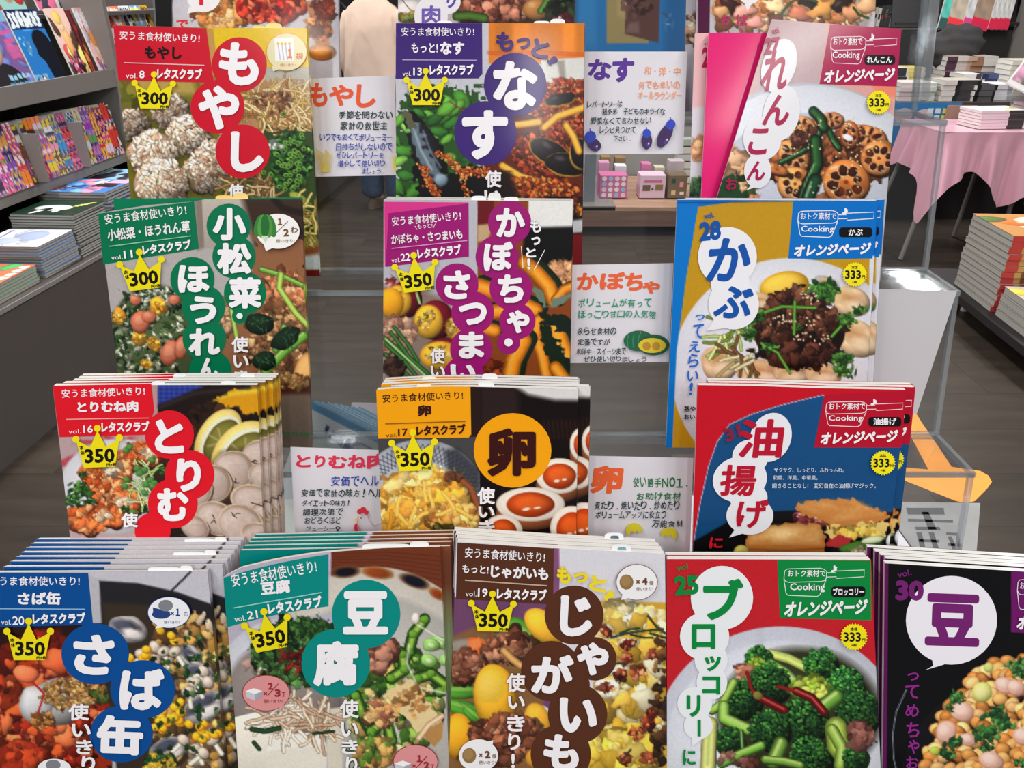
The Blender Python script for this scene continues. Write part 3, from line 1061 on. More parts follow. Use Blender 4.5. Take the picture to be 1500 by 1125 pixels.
def p_komatsu(c):
    c.crop(140, 280, 4.018)
    c.poly([(-100, 0), (2000, 0), (2000, 2000), (-100, 2000)], (190, 184, 182))
    c.poly([(580, 40), (720, 40), (720, 300), (600, 350)], (150, 136, 124), soft=6)
    c.poly([(625, 40), (1300, 30), (1300, 500), (640, 330)], (186, 176, 168), sh=.2)
    c.poly([(860, 30), (1260, 30), (1260, 470), (960, 480), (920, 250)], (74, 54, 46), soft=12)
    c.line([(1050, 45), (1100, 100), (1300, 150)], 30, (40, 30, 30), soft=6)
    c.poly([(930, 250), (1240, 300), (1260, 1400), (700, 1400), (640, 700), (900, 500)], (160, 112, 80), nz=20)
    c.scat(1110, 600, 140, 120, 130, [(196, 132, 94), (220, 164, 126), (170, 100, 66), (206, 140, 90)], 12, 34, sh=.5)
    c.scat(1050, 880, 190, 220, 170, [(160, 112, 76), (196, 150, 106), (120, 80, 56), (210, 170, 120)], 12, 34, sh=.5)
    c.scat(760, 760, 60, 80, 30, [(190, 150, 120), (220, 180, 140)], 14, 30)
    for P, wd, col in (([(975, 460), (1080, 490), (1230, 560)], 34, (112, 156, 62)), ([(1090, 490), (1080, 570), (1180, 720), (1250, 790)], 38, (166, 190, 84)),
                       ([(800, 700), (830, 860)], 30, (150, 180, 80)), ([(1000, 1060), (1110, 940), (1225, 850)], 62, (110, 160, 66)), ([(1110, 800), (1090, 860), (1060, 930)], 40, (120, 164, 80)),
                       ([(1240, 560), (1260, 680)], 40, (170, 190, 70))):
        c.line(P, wd, col, .6)
        c.line([(x - 3, y - wd * .2) for x, y in P], wd * .15, (206, 226, 150), 0, 2)
    for x, y, rx, ry, r in ((960, 780, 85, 62, 10), (1120, 870, 90, 62, -30), (1000, 1000, 70, 60, 0)):
        c.ell(x, y, rx, ry, (28, 48, 34), r, .6, .4)
        c.strands(x, y, rx * .6, ry * .6, 10, [(70, 110, 70)], 3, 60)
    c.ell(1230, 1100, 70, 150, (206, 160, 104), 10, .5)
    c.poly([(-100, 1130), (1330, 1130), (1330, 1210), (-100, 1210)], (84, 46, 34), soft=8)
    c.scat(1150, 1120, 120, 40, 40, [(150, 110, 70), (190, 150, 100)], 10, 24)
    c.poly([(400, 1210), (1400, 1190), (1400, 1600), (400, 1600)], (122, 106, 94), soft=8)
    # mixed rice on the left
    c.ell(330, 960, 300, 410, (86, 100, 66), 8, .3, .15, soft=5)
    c.scat(310, 860, 230, 300, 420, [(40, 66, 44), (60, 92, 52), (30, 48, 36), (226, 226, 200), (190, 200, 170), (110, 130, 86)], 8, 19, asp=1.5, sh=.4)
    c.scat(350, 620, 130, 50, 120, [(226, 226, 206), (206, 214, 190), (50, 80, 50)], 7, 16, asp=1.5)
    for x, y, r, col in ((370, 680, 60, (232, 172, 60)), (140, 740, 48, (214, 150, 54)), (260, 860, 48, (222, 160, 50)), (345, 900, 46, (226, 166, 60)), (300, 1020, 34, (206, 140, 60))):
        c.ell(x, y, r, r * .8, col, random.uniform(0, 90), .5, .6)
        c.scat(x, y, r * .8, r * .6, 14, [(244, 196, 90), (206, 140, 40)], 8, 16)
    for x, y, rx, ry in ((265, 770, 55, 66), (315, 740, 45, 36), (440, 950, 55, 80), (505, 920, 40, 70), (235, 640, 36, 30), (465, 640, 36, 30)):
        c.ell(x, y, rx, ry, (206, 122, 92), random.uniform(-20, 30), .5, .3)
        c.ell(x - 8, y - 10, rx * .6, ry * .5, (226, 152, 122), 20, .2, .4, soft=4)
    c.grain(.08, 2)


def t_komatsu(p):
    p.crop(140, 280, 4.018)
    G = (0, 118, 78)
    p.quad((15, 132), (580, 60), (608, 340), (46, 432), G)
    discs(p, [(783, 203, 130), (815, 385, 128), (880, 600, 125), (848, 735, 45), (570, 518, 130), (635, 680, 128), (640, 868, 128), (675, 1060, 126)], G)
    p.text('安うま食材使いきり!', 52, 108, 535, 168, W, -7, 0.012)
    p.text('小松菜・ほうれん草', 68, 198, 558, 268, W, -6.5, 0.03)
    p.quad((82, 322), (562, 260), (562, 265), (82, 328), (150, 206, 176), 4, 1)
    p.text('vol.', 92, 376, 158, 402, W, -7, 0.005)
    p.text('11', 166, 348, 218, 394, W, -7, 0.02)
    p.text('レタスクラブ', 275, 300, 562, 358, W, -7, 0.05)
    chars(p, [('小', 690, 97, 887, 290), ('松', 715, 305, 918, 490), ('菜', 783, 507, 976, 690), ('●', 829, 717, 866, 753), ('ほ', 485, 434, 670, 598), ('う', 555, 618, 712, 782), ('れ', 548, 808, 732, 968),
              ('ん', 605, 980, 720, 1120)])
    outlined(p, [('使', 800, 855, 900, 950), ('い', 810, 965, 902, 1040), ('き', 815, 1055, 900, 1120)], W, (110, 80, 60))
    p.disc(1073, 236, 131, 106, (90, 60, 40))
    p.disc(1073, 236, 128, 103, (250, 248, 246))
    p.ngon([(985, 300), (1002, 352), (1050, 332)], (250, 248, 246))
    for x, r, col in ((960, 14, (60, 130, 60)), (1035, -14, (60, 130, 60)), (980, 6, (90, 160, 70)), (1015, -6, (84, 150, 66)), (997, 0, (40, 112, 56))):
        p.disc(x, 205, 26, 68, col, r, 18)
    p.ngon([(975, 262), (1018, 262), (1000, 305)], (206, 226, 190))
    BR = (120, 80, 40)
    p.text('１', 1072, 160, 1098, 200, BR, 0, .04)
    p.stroke([(1060, 248), (1132, 178)], 4, BR)
    p.text('2', 1105, 222, 1138, 266, BR, 0, .04)
    p.text('わ', 1148, 208, 1190, 246, BR, 0, .02)
    p.text('使いきり!', 1062, 282, 1170, 303, BR, 0, .0)
    p.crop(0, 0, 1)
    p.text('レタスクラブ MOOK', 404, 632, 456, 639, (20, 120, 70), 0, .03)


def p_kabocha(c):
    c.crop(550, 280, 4.018)
    c.poly([(-100, 0), (2000, 0), (2000, 2000), (-100, 2000)], (196, 194, 202))
    c.poly([(548, 50), (600, 50), (600, 520), (560, 480)], (198, 196, 206))
    c.poly([(600, 40), (1300, 40), (1300, 1400), (600, 1400)], (150, 80, 36))
    c.poly([(600, 50), (700, 50), (690, 190), (600, 200)], (120, 30, 36))
    c.poly([(600, 200), (700, 190), (660, 290), (600, 300)], (206, 176, 140), soft=4)
    c.poly([(900, 50), (1300, 50), (1300, 225), (900, 225)], (240, 238, 236))
    c.poly([(880, 215), (1300, 205), (1300, 460), (860, 420)], (22, 20, 22), soft=5)
    c.scat(1090, 480, 90, 60, 60, [(226, 170, 126), (206, 150, 110)], 14, 30)
    O = (226, 142, 36)

    def wedge(P, wd, dark=True, col=O):
        if dark:
            c.line([(x + wd * .3, y - wd * .12) for x, y in P], wd * 1.12, (34, 52, 36), .3)
        c.line(P, wd, col, .5)
        c.line([(x - wd * .1, y - 5) for x, y in P], wd * .2, (246, 186, 80), 0, 4)
    wedge([(880, 420), (950, 480), (1020, 560), (1050, 640)], 90)
    wedge([(1060, 640), (1110, 580), (1160, 560)], 60, col=(214, 130, 36))
    wedge([(610, 560), (700, 590), (760, 640)], 100)
    wedge([(640, 720), (760, 700), (860, 660), (940, 700)], 90)
    wedge([(620, 800), (700, 820)], 80)
    c.poly([(930, 560), (1000, 600), (1010, 680), (940, 640)], (120, 140, 120), nz=8)
    c.poly([(1010, 660), (1140, 590), (1150, 640), (1040, 680)], (124, 142, 128), nz=8)
    wedge([(960, 760), (940, 850), (980, 960), (1010, 1100)], 70)
    wedge([(1060, 800), (1090, 900), (1150, 1020)], 110, True, (230, 150, 40))
    c.poly([(960, 700), (1150, 760), (1150, 850), (980, 770)], (28, 44, 32), nz=10)
    c.poly([(960, 800), (1010, 780), (1150, 1020), (1100, 1110), (1000, 960)], (26, 46, 30), nz=10)
    wedge([(870, 880), (810, 1000), (790, 1110)], 100)
    wedge([(1060, 1040), (1120, 1120)], 80)
    c.scat(690, 1060, 70, 60, 50, [(150, 66, 30), (190, 96, 50), (100, 40, 24)], 12, 30)
    # sweet potatoes, meat and chives on the left
    c.poly([(40, 560), (200, 560), (440, 640), (470, 1300), (40, 1300)], (150, 130, 120), soft=10)
    c.scat(130, 540, 80, 20, 20, [(150, 60, 60), (196, 150, 150)], 12, 22)
    for x, y, rx, ry in ((150, 640, 100, 110), (330, 760, 108, 118), (400, 960, 150, 100), (480, 800, 60, 80)):
        c.ell(x + 25, y, rx, ry, (112, 24, 38), 0, .6)
        c.ell(x - 18, y + 8, rx * .8, ry * .85, (226, 176, 62), 0, .45, .06, soft=3)
        c.scat(x - 30, y, rx * .5, ry * .5, 40, [(236, 206, 130), (206, 160, 60)], 5, 12, sh=.2)
    c.ell(90, 660, 78, 90, (222, 160, 40), 0, .4)
    c.scat(140, 830, 100, 70, 120, [(190, 150, 130), (160, 116, 96), (210, 176, 150)], 12, 28)
    c.scat(90, 920, 60, 50, 40, [(160, 120, 100), (120, 84, 70)], 12, 24)
    for P in ([(50, 860), (160, 950), (300, 1080)], [(60, 900), (170, 1000), (250, 1100)], [(110, 800), (190, 900), (250, 1000)], [(90, 830), (200, 980), (330, 1090)], [(60, 960), (150, 1050), (220, 1110)]):
        c.line(P, 24, (62, 110, 56), .7)
    for P in ([(230, 560), (260, 660)], [(60, 870), (200, 1000), (310, 1100)]):
        c.line(P, 16, (150, 186, 120), .5)
    c.scat(100, 1040, 60, 40, 20, [(50, 36, 32), (80, 56, 46)], 20, 30)
    c.grain(.07, 2)


def t_kabocha(p):
    p.crop(550, 280, 4.018)
    M = (160, 22, 116)
    p.quad((52, 62), (548, 66), (548, 80), (55, 445), (222, 56, 142), 6, 4)
    p.quad((77, 130), (548, 72), (550, 385), (60, 446), M)
    discs(p, [(790, 185, 127), (716, 388, 127), (797, 573, 126), (835, 765, 106), (783, 890, 68), (480, 550, 126), (572, 715, 126), (563, 930, 124), (520, 1090, 120)], M)
    p.text('安うま食材使いきり!', 97, 134, 503, 188, W, -5, 0.012)
    p.text('もっと!', 248, 192, 335, 218, W, -4, 0.01)
    p.stroke([(232, 205), (245, 226)], 3, W)
    p.stroke([(352, 192), (340, 216)], 3, W)
    p.text('かぼちゃ・さつまいも', 92, 240, 512, 298, W, -4.5, 0.03)
    p.quad((95, 335), (540, 288), (540, 293), (95, 340), (220, 160, 206), 4, 1)
    p.text('vol.', 95, 394, 145, 420, W, -5, 0.005)
    p.text('22', 148, 366, 204, 412, W, -5, 0.02)
    p.text('レタスクラブ', 246, 325, 505, 385, W, -6, 0.05)
    chars(p, [('か', 710, 97, 880, 270), ('ぼ', 636, 297, 810, 470), ('ち', 720, 490, 872, 658), ('ゃ', 772, 700, 907, 836), ('●', 758, 866, 808, 914), ('さ', 400, 467, 558, 636), ('つ', 490, 655, 656, 788),
              ('ま', 490, 827, 640, 986), ('い', 440, 1018, 592, 1120)])
    outlined(p, [('使', 322, 925, 408, 1015), ('い', 325, 1028, 410, 1095)], W, (110, 60, 40))
    outlined(p, [('も', 912, 168, 975, 245), ('っ', 918, 268, 970, 318), ('と', 885, 332, 945, 390), ('!', 893, 395, 912, 460)], W, (60, 20, 40), .035, .06)
    p.stroke([(858, 325), (868, 450)], 4, W)
    p.stroke([(997, 345), (933, 465)], 4, W)


def turnip(c, x, y, rx, ry, rot=0):
    c.ell(x, y, rx, ry, (226, 196, 160), rot, .45, .08)
    c.ell(x - rx * .2, y - ry * .3, rx * .6, ry * .4, (196, 130, 80), rot, .1, .5, soft=12, alpha=.7)
    c.ell(x + rx * .2, y + ry * .3, rx * .5, ry * .35, (240, 220, 190), rot, .1, .3, soft=10, alpha=.8)


def herb(c, x, y, r, n=26, cols=None):
    for _ in range(n):
        a = random.uniform(0, 2 * PI)
        q = r * random.random()
        c.ell(x + q * math.cos(a), y + q * math.sin(a) * .7, random.uniform(.16, .4) * r, random.uniform(.1, .22) * r, random.choice(cols or [(48, 92, 42), (72, 124, 54), (36, 72, 36), (104, 150, 70)]), random.uniform(0, 180), .5, .5)


def p_kabu(c):
    c.crop(970, 280, 2.961)
    c.poly([(-100, 0), (2000, 0), (2000, 2000), (-100, 2000)], (0, 118, 204))
    c.poly([(155, 68), (300, 48), (570, 42), (560, 300), (900, 290), (960, 1400), (30, 1400), (62, 700), (100, 400)], (204, 160, 36), soft=1.5)
    c.ell(560, 790, 520, 500, (222, 222, 230), 0, .12, soft=2)
    c.poly([(900, 280), (990, 280), (960, 900), (890, 900)], (226, 226, 232))
    c.ell(300, 800, 235, 260, (226, 226, 234), 30, .05, soft=6)
    c.ell(530, 415, 108, 66, (232, 180, 40), -12, .4)
    c.ell(520, 400, 90, 42, (244, 206, 90), -12, .2, soft=6)
    c.ell(540, 462, 90, 30, (196, 130, 30), -8, .4)
    turnip(c, 820, 480, 85, 66, 20)
    turnip(c, 845, 640, 100, 78, 30)
    turnip(c, 720, 400, 40, 24, 20)
    turnip(c, 430, 480, 46, 40, 15)
    turnip(c, 250, 745, 80, 82)
    turnip(c, 430, 790, 110, 60, 5)
    turnip(c, 560, 790, 80, 46, 5)
    turnip(c, 700, 795, 80, 50, 5)
    c.strands(300, 620, 60, 50, 16, [(170, 190, 110), (206, 212, 150), (120, 140, 60)], 16, 110, .2)
    c.strands(340, 740, 60, 40, 16, [(176, 160, 110), (206, 200, 160), (120, 90, 60)], 16, 90, .2)
    c.ell(590, 610, 205, 150, (58, 34, 26), 5, .4, .2)
    c.scat(600, 560, 190, 120, 190, [(78, 46, 34), (96, 58, 44), (54, 32, 26), (120, 78, 60)], 14, 34, asp=1.3, sh=.8, hl=.12)
    c.scat(600, 690, 150, 60, 90, [(70, 40, 30), (92, 54, 42), (50, 28, 24)], 14, 36, asp=1.3, sh=.8)
    for P in ([(360, 640), (400, 540), (520, 500), (665, 506)], [(575, 480), (572, 620)], [(735, 630), (790, 570), (880, 510)], [(430, 660), (500, 700), (555, 790)], [(640, 410), (700, 420), (770, 440)]):
        c.line(P, 13, (96, 156, 60), .5)
    for x, y, r in ((400, 540, 48), (690, 420, 60), (720, 440, 50), (380, 620, 40), (590, 590, 20), (800, 560, 44), (860, 510, 36), (470, 680, 40), (780, 740, 60), (800, 780, 44)):
        herb(c, x, y, r)
    for _ in range(60):
        x, y = random.choice([(640, 460), (600, 630), (530, 560), (660, 570), (690, 650)])
        c.ell(x + random.gauss(0, 26), y + random.gauss(0, 14), 5, 3.5, (236, 216, 180), random.uniform(0, 180), .1)
    c.grain(.06, 2, None)
    c.poly([(-100, 0), (155, 0), (155, 68), (100, 400), (62, 700), (30, 1400), (-100, 1400)], (0, 118, 204), soft=1.2)


def t_kabu(p):
    p.crop(970, 280, 2.961)
    B = (0, 112, 200)
    orange_header(p, ((568, 44), (937, 42), (912, 292), (547, 292)), B, (585, 84, 918, 200), (600, 93, 755, 123), (603, 150, 745, 184), 'かぶ', (768, 157, 912, 199), (808, 163, 870, 193), (574, 228, 905, 278))
    p.quad((65, 40), (568, 40), (568, 43), (65, 48), B, 5, 1)
    BL = (20, 84, 172)
    cloud(p, [(283, 285, 128, 130), (310, 490, 110, 110), (295, 400, 85, 80)], (240, 240, 246), [(225, 555), (192, 606), (285, 592)])
    p.text('vol.', 180, 92, 225, 118, BL, -12, .02)
    p.text('28', 162, 130, 255, 214, BL, -6, .05, .1)
    chars(p, [('か', 198, 203, 385, 392), ('ぶ', 228, 412, 392, 552)], BL, .035, .14)
    chars(p, [('っ', 145, 535, 185, 560), ('て', 133, 575, 178, 640), ('え', 118, 650, 165, 698), ('ら', 113, 705, 160, 765), ('い', 108, 778, 158, 825), ('!', 118, 830, 132, 884)], (44, 110, 206), .02, .1)
    p.text('茎や', 95, 932, 145, 955, (24, 24, 28), 0, .03)
    p.text('おい', 95, 968, 142, 990, (24, 24, 28), 0, .03)


def p_tori(c):
    c.crop(70, 530, 4.1667)
    c.poly([(-100, 0), (2000, 0), (2000, 2000), (-100, 2000)], (176, 162, 160))
    c.poly([(0, 440), (620, 430), (680, 1300), (0, 1300)], (196, 170, 172))
    for x, y, r in ((140, 590, -20), (380, 470, 30), (90, 620, 10), (480, 480, -20), (250, 490, 0)):
        c.ell(x, y, 60, 16, (196, 70, 84), r, 0, .6, soft=4, alpha=.8)
    c.ell(420, 760, 350, 290, (216, 214, 220), -6, .12, soft=3)
    # pot and chicken slices on the right
    c.poly([(640, 130), (690, 135), (690, 300), (640, 300)], (196, 160, 160))
    c.poly([(672, 130), (1400, 130), (1400, 1300), (672, 1300)], (40, 28, 26))
    c.poly([(672, 135), (960, 145), (700, 262), (672, 262)], (44, 60, 150), soft=3)
    for k in range(8):
        c.line([(676 + k * 32, 138), (676 + k * 32, 255 - k * 14)], 6, (90, 110, 186), 0, 3, alpha=.6)
    for k in range(4):
        c.line([(672, 155 + k * 26), (940 - k * 60, 155 + k * 26)], 5, (90, 110, 186), 0, 3, alpha=.6)
    c.line([(690, 275), (900, 190), (1130, 170), (1300, 150)], 34, (56, 44, 42), .2, 6)
    c.ell(900, 650, 320, 300, (60, 40, 30), 0, .3, soft=20)
    c.scat(1000, 420, 250, 160, 60, [(60, 36, 24), (84, 52, 34), (44, 28, 24)], 24, 50, sh=.2)
    for x, y, rx, ry, r in ((1040, 470, 125, 200, 30), (1190, 560, 165, 225, 42)):
        c.ell(x, y, rx, ry, (236, 214, 130), r, .3)
        c.ell(x + 14, y + 14, rx * .86, ry * .86, (240, 236, 214), r, .1)
        c.ell(x + 22, y + 22, rx * .76, ry * .76, (118, 112, 52), r, .5, .05)
        for a in range(0, 180, 45):
            ca, sa = math.cos(math.radians(a + r)), math.sin(math.radians(a + r))
            c.line([(x + 22 - rx * .7 * ca, y + 22 - rx * .7 * sa), (x + 22 + rx * .7 * ca, y + 22 + rx * .7 * sa)], 7, (206, 200, 160), 0, 4, alpha=.8)
    c.poly([(1010, 235), (1120, 180), (1290, 160), (1300, 330), (1180, 300)], (226, 166, 30), soft=4, nz=10)
    c.poly([(1010, 240), (1120, 182), (1290, 162), (1290, 190), (1130, 205)], (240, 206, 70), soft=6)
    c.poly([(1060, 560), (1400, 500), (1400, 1300), (860, 1300), (900, 760)], (70, 50, 40), soft=16)
    for x, y, rx, ry in ((1290, 590, 110, 120), (1140, 660, 130, 120), (1000, 740, 130, 120), (1330, 700, 110, 90), (940, 800, 60, 90), (1260, 860, 150, 105), (1040, 960, 150, 100), (1350, 940, 120, 90), (1180, 990, 150, 120), (900, 1010, 90, 70), (1320, 1080, 150, 90)):
        c.ell(x + 7, y + 9, rx, ry, (96, 66, 46), 25, .1)
        c.ell(x, y, rx * .98, ry * .98, (226, 204, 176), 25, .12, .12)
        c.ell(x - 3, y - 1, rx * .92, ry * .91, (176, 150, 132), 25, .1, .12)
        c.ell(x - 8, y + 3, rx * .84, ry * .83, (208, 188, 178), 25, .12, .25, soft=5)
        c.ell(x - 20, y + 6, rx * .5, ry * .42, (228, 212, 202), 35, .05, .9, soft=16, alpha=.7)
        c.ell(x + 22, y + 26, rx * .42, ry * .3, (186, 160, 148), 15, .05, .9, soft=16, alpha=.6)
    for x, y in ((1145, 745), (1270, 610), (1150, 940), (1020, 960)):
        c.strands(x, y, 12, 12, 3, [(50, 32, 26)], 5, 26)
    c.line([(1240, 860), (1310, 880), (1340, 920)], 6, (50, 34, 30))
    # fried chicken
    for x, y, rx, ry in ((580, 560, 110, 62), (480, 600, 90, 60), (300, 700, 110, 100), (430, 670, 90, 80), (400, 800, 130, 100), (480, 870, 110, 90), (250, 960, 140, 90), (400, 940, 90, 70), (620, 590, 60, 40)):
        c.ell(x, y + 8, rx, ry, (120, 52, 24), 0, .5, .5)
        c.scat(x, y, rx * .86, ry * .8, int(rx * .8), [(206, 110, 60), (226, 140, 84), (176, 78, 36), (238, 180, 130), (214, 122, 66)], 12, 34, sh=.5)
    for x, y in ((620, 560), (400, 650), (470, 860), (340, 940)):
        c.scat(x, y, 40, 26, 14, [(244, 216, 190), (236, 196, 160)], 12, 26, sh=.3)
    for x, y, r in ((190, 780, 76), (160, 850, 60), (250, 850, 40), (480, 900, 36), (590, 900, 40), (215, 690, 30), (350, 620, 26), (690, 660, 40)):
        herb(c, x, y, r, 24, [(56, 104, 46), (40, 80, 38), (92, 140, 70), (30, 62, 34)])
    c.strands(600, 760, 70, 110, 26, [(206, 216, 170), (176, 200, 130)], 10, 130, .4)
    for x, y in ((545, 650), (590, 660), (560, 680), (635, 600), (625, 720), (650, 740), (480, 720), (470, 760), (600, 750), (590, 800), (480, 540), (500, 520), (640, 760), (520, 920)):
        c.ell(x, y, 24, 18, (84, 136, 70), random.uniform(-40, 40), .5)
    c.grain(.07, 2)


def t_tori(p):
    p.crop(70, 530, 4.1667)
    R = (228, 22, 40)
    p.quad((30, 146), (632, 134), (650, 300), (50, 310), R, 8, 3)
    p.quad((50, 308), (650, 296), (600, 446), (72, 460), R, 8, 3)
    discs(p, [(742, 444, 150, 148), (865, 690, 152), (763, 865, 152), (640, 1030, 110)], R)
    p.text('安うま食材使いきり!', 85, 160, 592, 212, W, -2, 0.012)
    p.text('とりむね肉', 180, 240, 552, 308, W, -1, 0.045)
    p.quad((113, 349), (618, 341), (618, 346), (113, 354), (250, 170, 170), 4, 1)
    p.text('vol.', 127, 412, 202, 438, W, -2, 0.005)
    p.text('16', 217, 388, 275, 434, W, -2, 0.02)
    p.text('レタスクラブ', 327, 364, 620, 428, W, -1, 0.05)
    chars(p, [('と', 652, 352, 832, 560), ('り', 785, 590, 936, 792), ('む', 668, 772, 860, 972)])
    outlined(p, [('使', 447, 920, 550, 1010)], W, (110, 60, 40))


def p_egg(c):
    c.crop(540, 540, 4.326)
    c.poly([(-100, 0), (2000, 0), (2000, 2000), (-100, 2000)], (70, 78, 84))
    c.poly([(640, 100), (710, 110), (710, 700), (640, 640)], (52, 30, 26))
    c.poly([(0, 440), (700, 430), (710, 1300), (0, 1300)], (84, 82, 82))
    c.ell(330, 850, 420, 400, (172, 174, 182), -6, .2, soft=2)
    for k in range(34):
        a = -2.9 + k * .085
        x, y = 330 + 400 * math.cos(a), 850 + 372 * math.sin(a)
        d = .18 * (1 if k % 2 else -1)
        c.line([(x, y), (330 + 300 * math.cos(a + d), 850 + 270 * math.sin(a + d))], 5, (64, 68, 84), 0, 1.5, alpha=.85)
        c.line([(x, y), (330 + 300 * math.cos(a - d), 850 + 270 * math.sin(a - d))], 5, (84, 88, 104), 0, 1.5, alpha=.85)
    c.poly([(480, 520), (560, 500), (710, 640), (700, 780), (600, 690), (500, 640)], (60, 62, 70), soft=8, alpha=.8)
    c.ell(350, 900, 330, 240, (160, 90, 40), 0, .3, soft=4)
    c.line([(560, 680), (650, 760), (700, 900)], 40, (150, 80, 44), .5, 8)
    c.ell(330, 870, 300, 250, (232, 176, 74), -5, .35, .15, soft=3)
    c.scat(340, 850, 260, 200, 220, [(244, 202, 104), (232, 180, 70), (206, 146, 54), (250, 222, 150), (222, 160, 70)], 24, 62, asp=1.2, sh=.35, nz=.6, hl=.15)
    c.scat(540, 960, 150, 90, 110, [(246, 210, 130), (232, 176, 90), (206, 140, 70)], 20, 44, sh=.4, hl=.15)
    c.strands(320, 880, 240, 180, 12, [(222, 160, 56), (248, 206, 104)], 26, 120, .4, .2)
    c.scat(480, 1020, 60, 30, 30, [(120, 110, 50), (80, 70, 30)], 14, 26)
    c.scat(540, 690, 50, 26, 20, [(110, 70, 50), (150, 100, 70)], 12, 24)
    c.poly([(704, 110), (1500, 110), (1500, 1300), (704, 1300)], (26, 14, 12))
    c.poly([(704, 112), (940, 112), (960, 300), (704, 640)], (54, 36, 36), soft=12)
    c.poly([(920, 110), (1500, 110), (1500, 205), (1180, 200), (1010, 165)], (226, 224, 224), soft=8)
    for k in range(9):
        c.line([(1110 + k * 28, 330 + k % 2 * 4), (1120 + k * 28, 440)], 16, (70, 38, 26), .4, 6, alpha=.7)

    def half(x, y, rx, ry, rot=0):
        c.ell(x, y + ry * .55, rx * 1.0, ry * .95, (150, 90, 56), rot, .5)
        c.ell(x, y, rx, ry, (236, 222, 206), rot, .15)
        c.ell(x, y, rx * .97, ry * .95, (244, 234, 222), rot, .1)
        c.ell(x, y + 2, rx * .70, ry * .74, (196, 74, 24), rot, .35, .06)
        c.ell(x, y - 6, rx * .56, ry * .5, (222, 104, 40), rot, .2, .2, soft=8)
        c.ell(x - rx * .12, y + ry * .28, rx * .12, ry * .08, (250, 240, 226), -10, 0)
        c.ell(x + rx * .2, y + ry * .2, rx * .1, ry * .06, (250, 240, 226), -10, 0)
    half(1360, 480, 85, 110)
    half(1210, 680, 150, 112)
    half(1025, 860, 218, 108)
    half(1290, 1010, 140, 140, 20)
    half(850, 1030, 125, 105)
    c.grain(.05, 2.5)


def t_egg(p):
    p.crop(540, 540, 4.326)
    A = (250, 166, 8)
    K = (58, 16, 14)
    p.quad((48, 134), (645, 114), (650, 420), (60, 440), A, 10, 5, 8)
    p.quad((60, 430), (650, 410), (635, 436), (62, 443), A, 8, 1)
    p.disc(912, 518, 246, 236, A)
    p.text('安うま食材使いきり!', 88, 152, 598, 206, K, -2.5, 0.012)
    p.text('卵', 312, 230, 396, 302, K, 0, 0.045)
    p.quad((105, 346), (614, 330), (614, 337), (105, 353), (150, 100, 20), 4, 1)
    p.text('vol.', 108, 408, 180, 434, K, -2, 0.005)
    p.text('17', 186, 380, 248, 428, K, -2, 0.02)
    p.text('レタスクラブ', 302, 354, 614, 420, K, -2, 0.05)
    chars(p, [('卵', 752, 378, 1060, 682)], K, .045)
    outlined(p, [('使', 688, 752, 800, 860), ('い', 695, 872, 798, 945), ('き', 695, 960, 798, 1066)], W, (120, 90, 70))


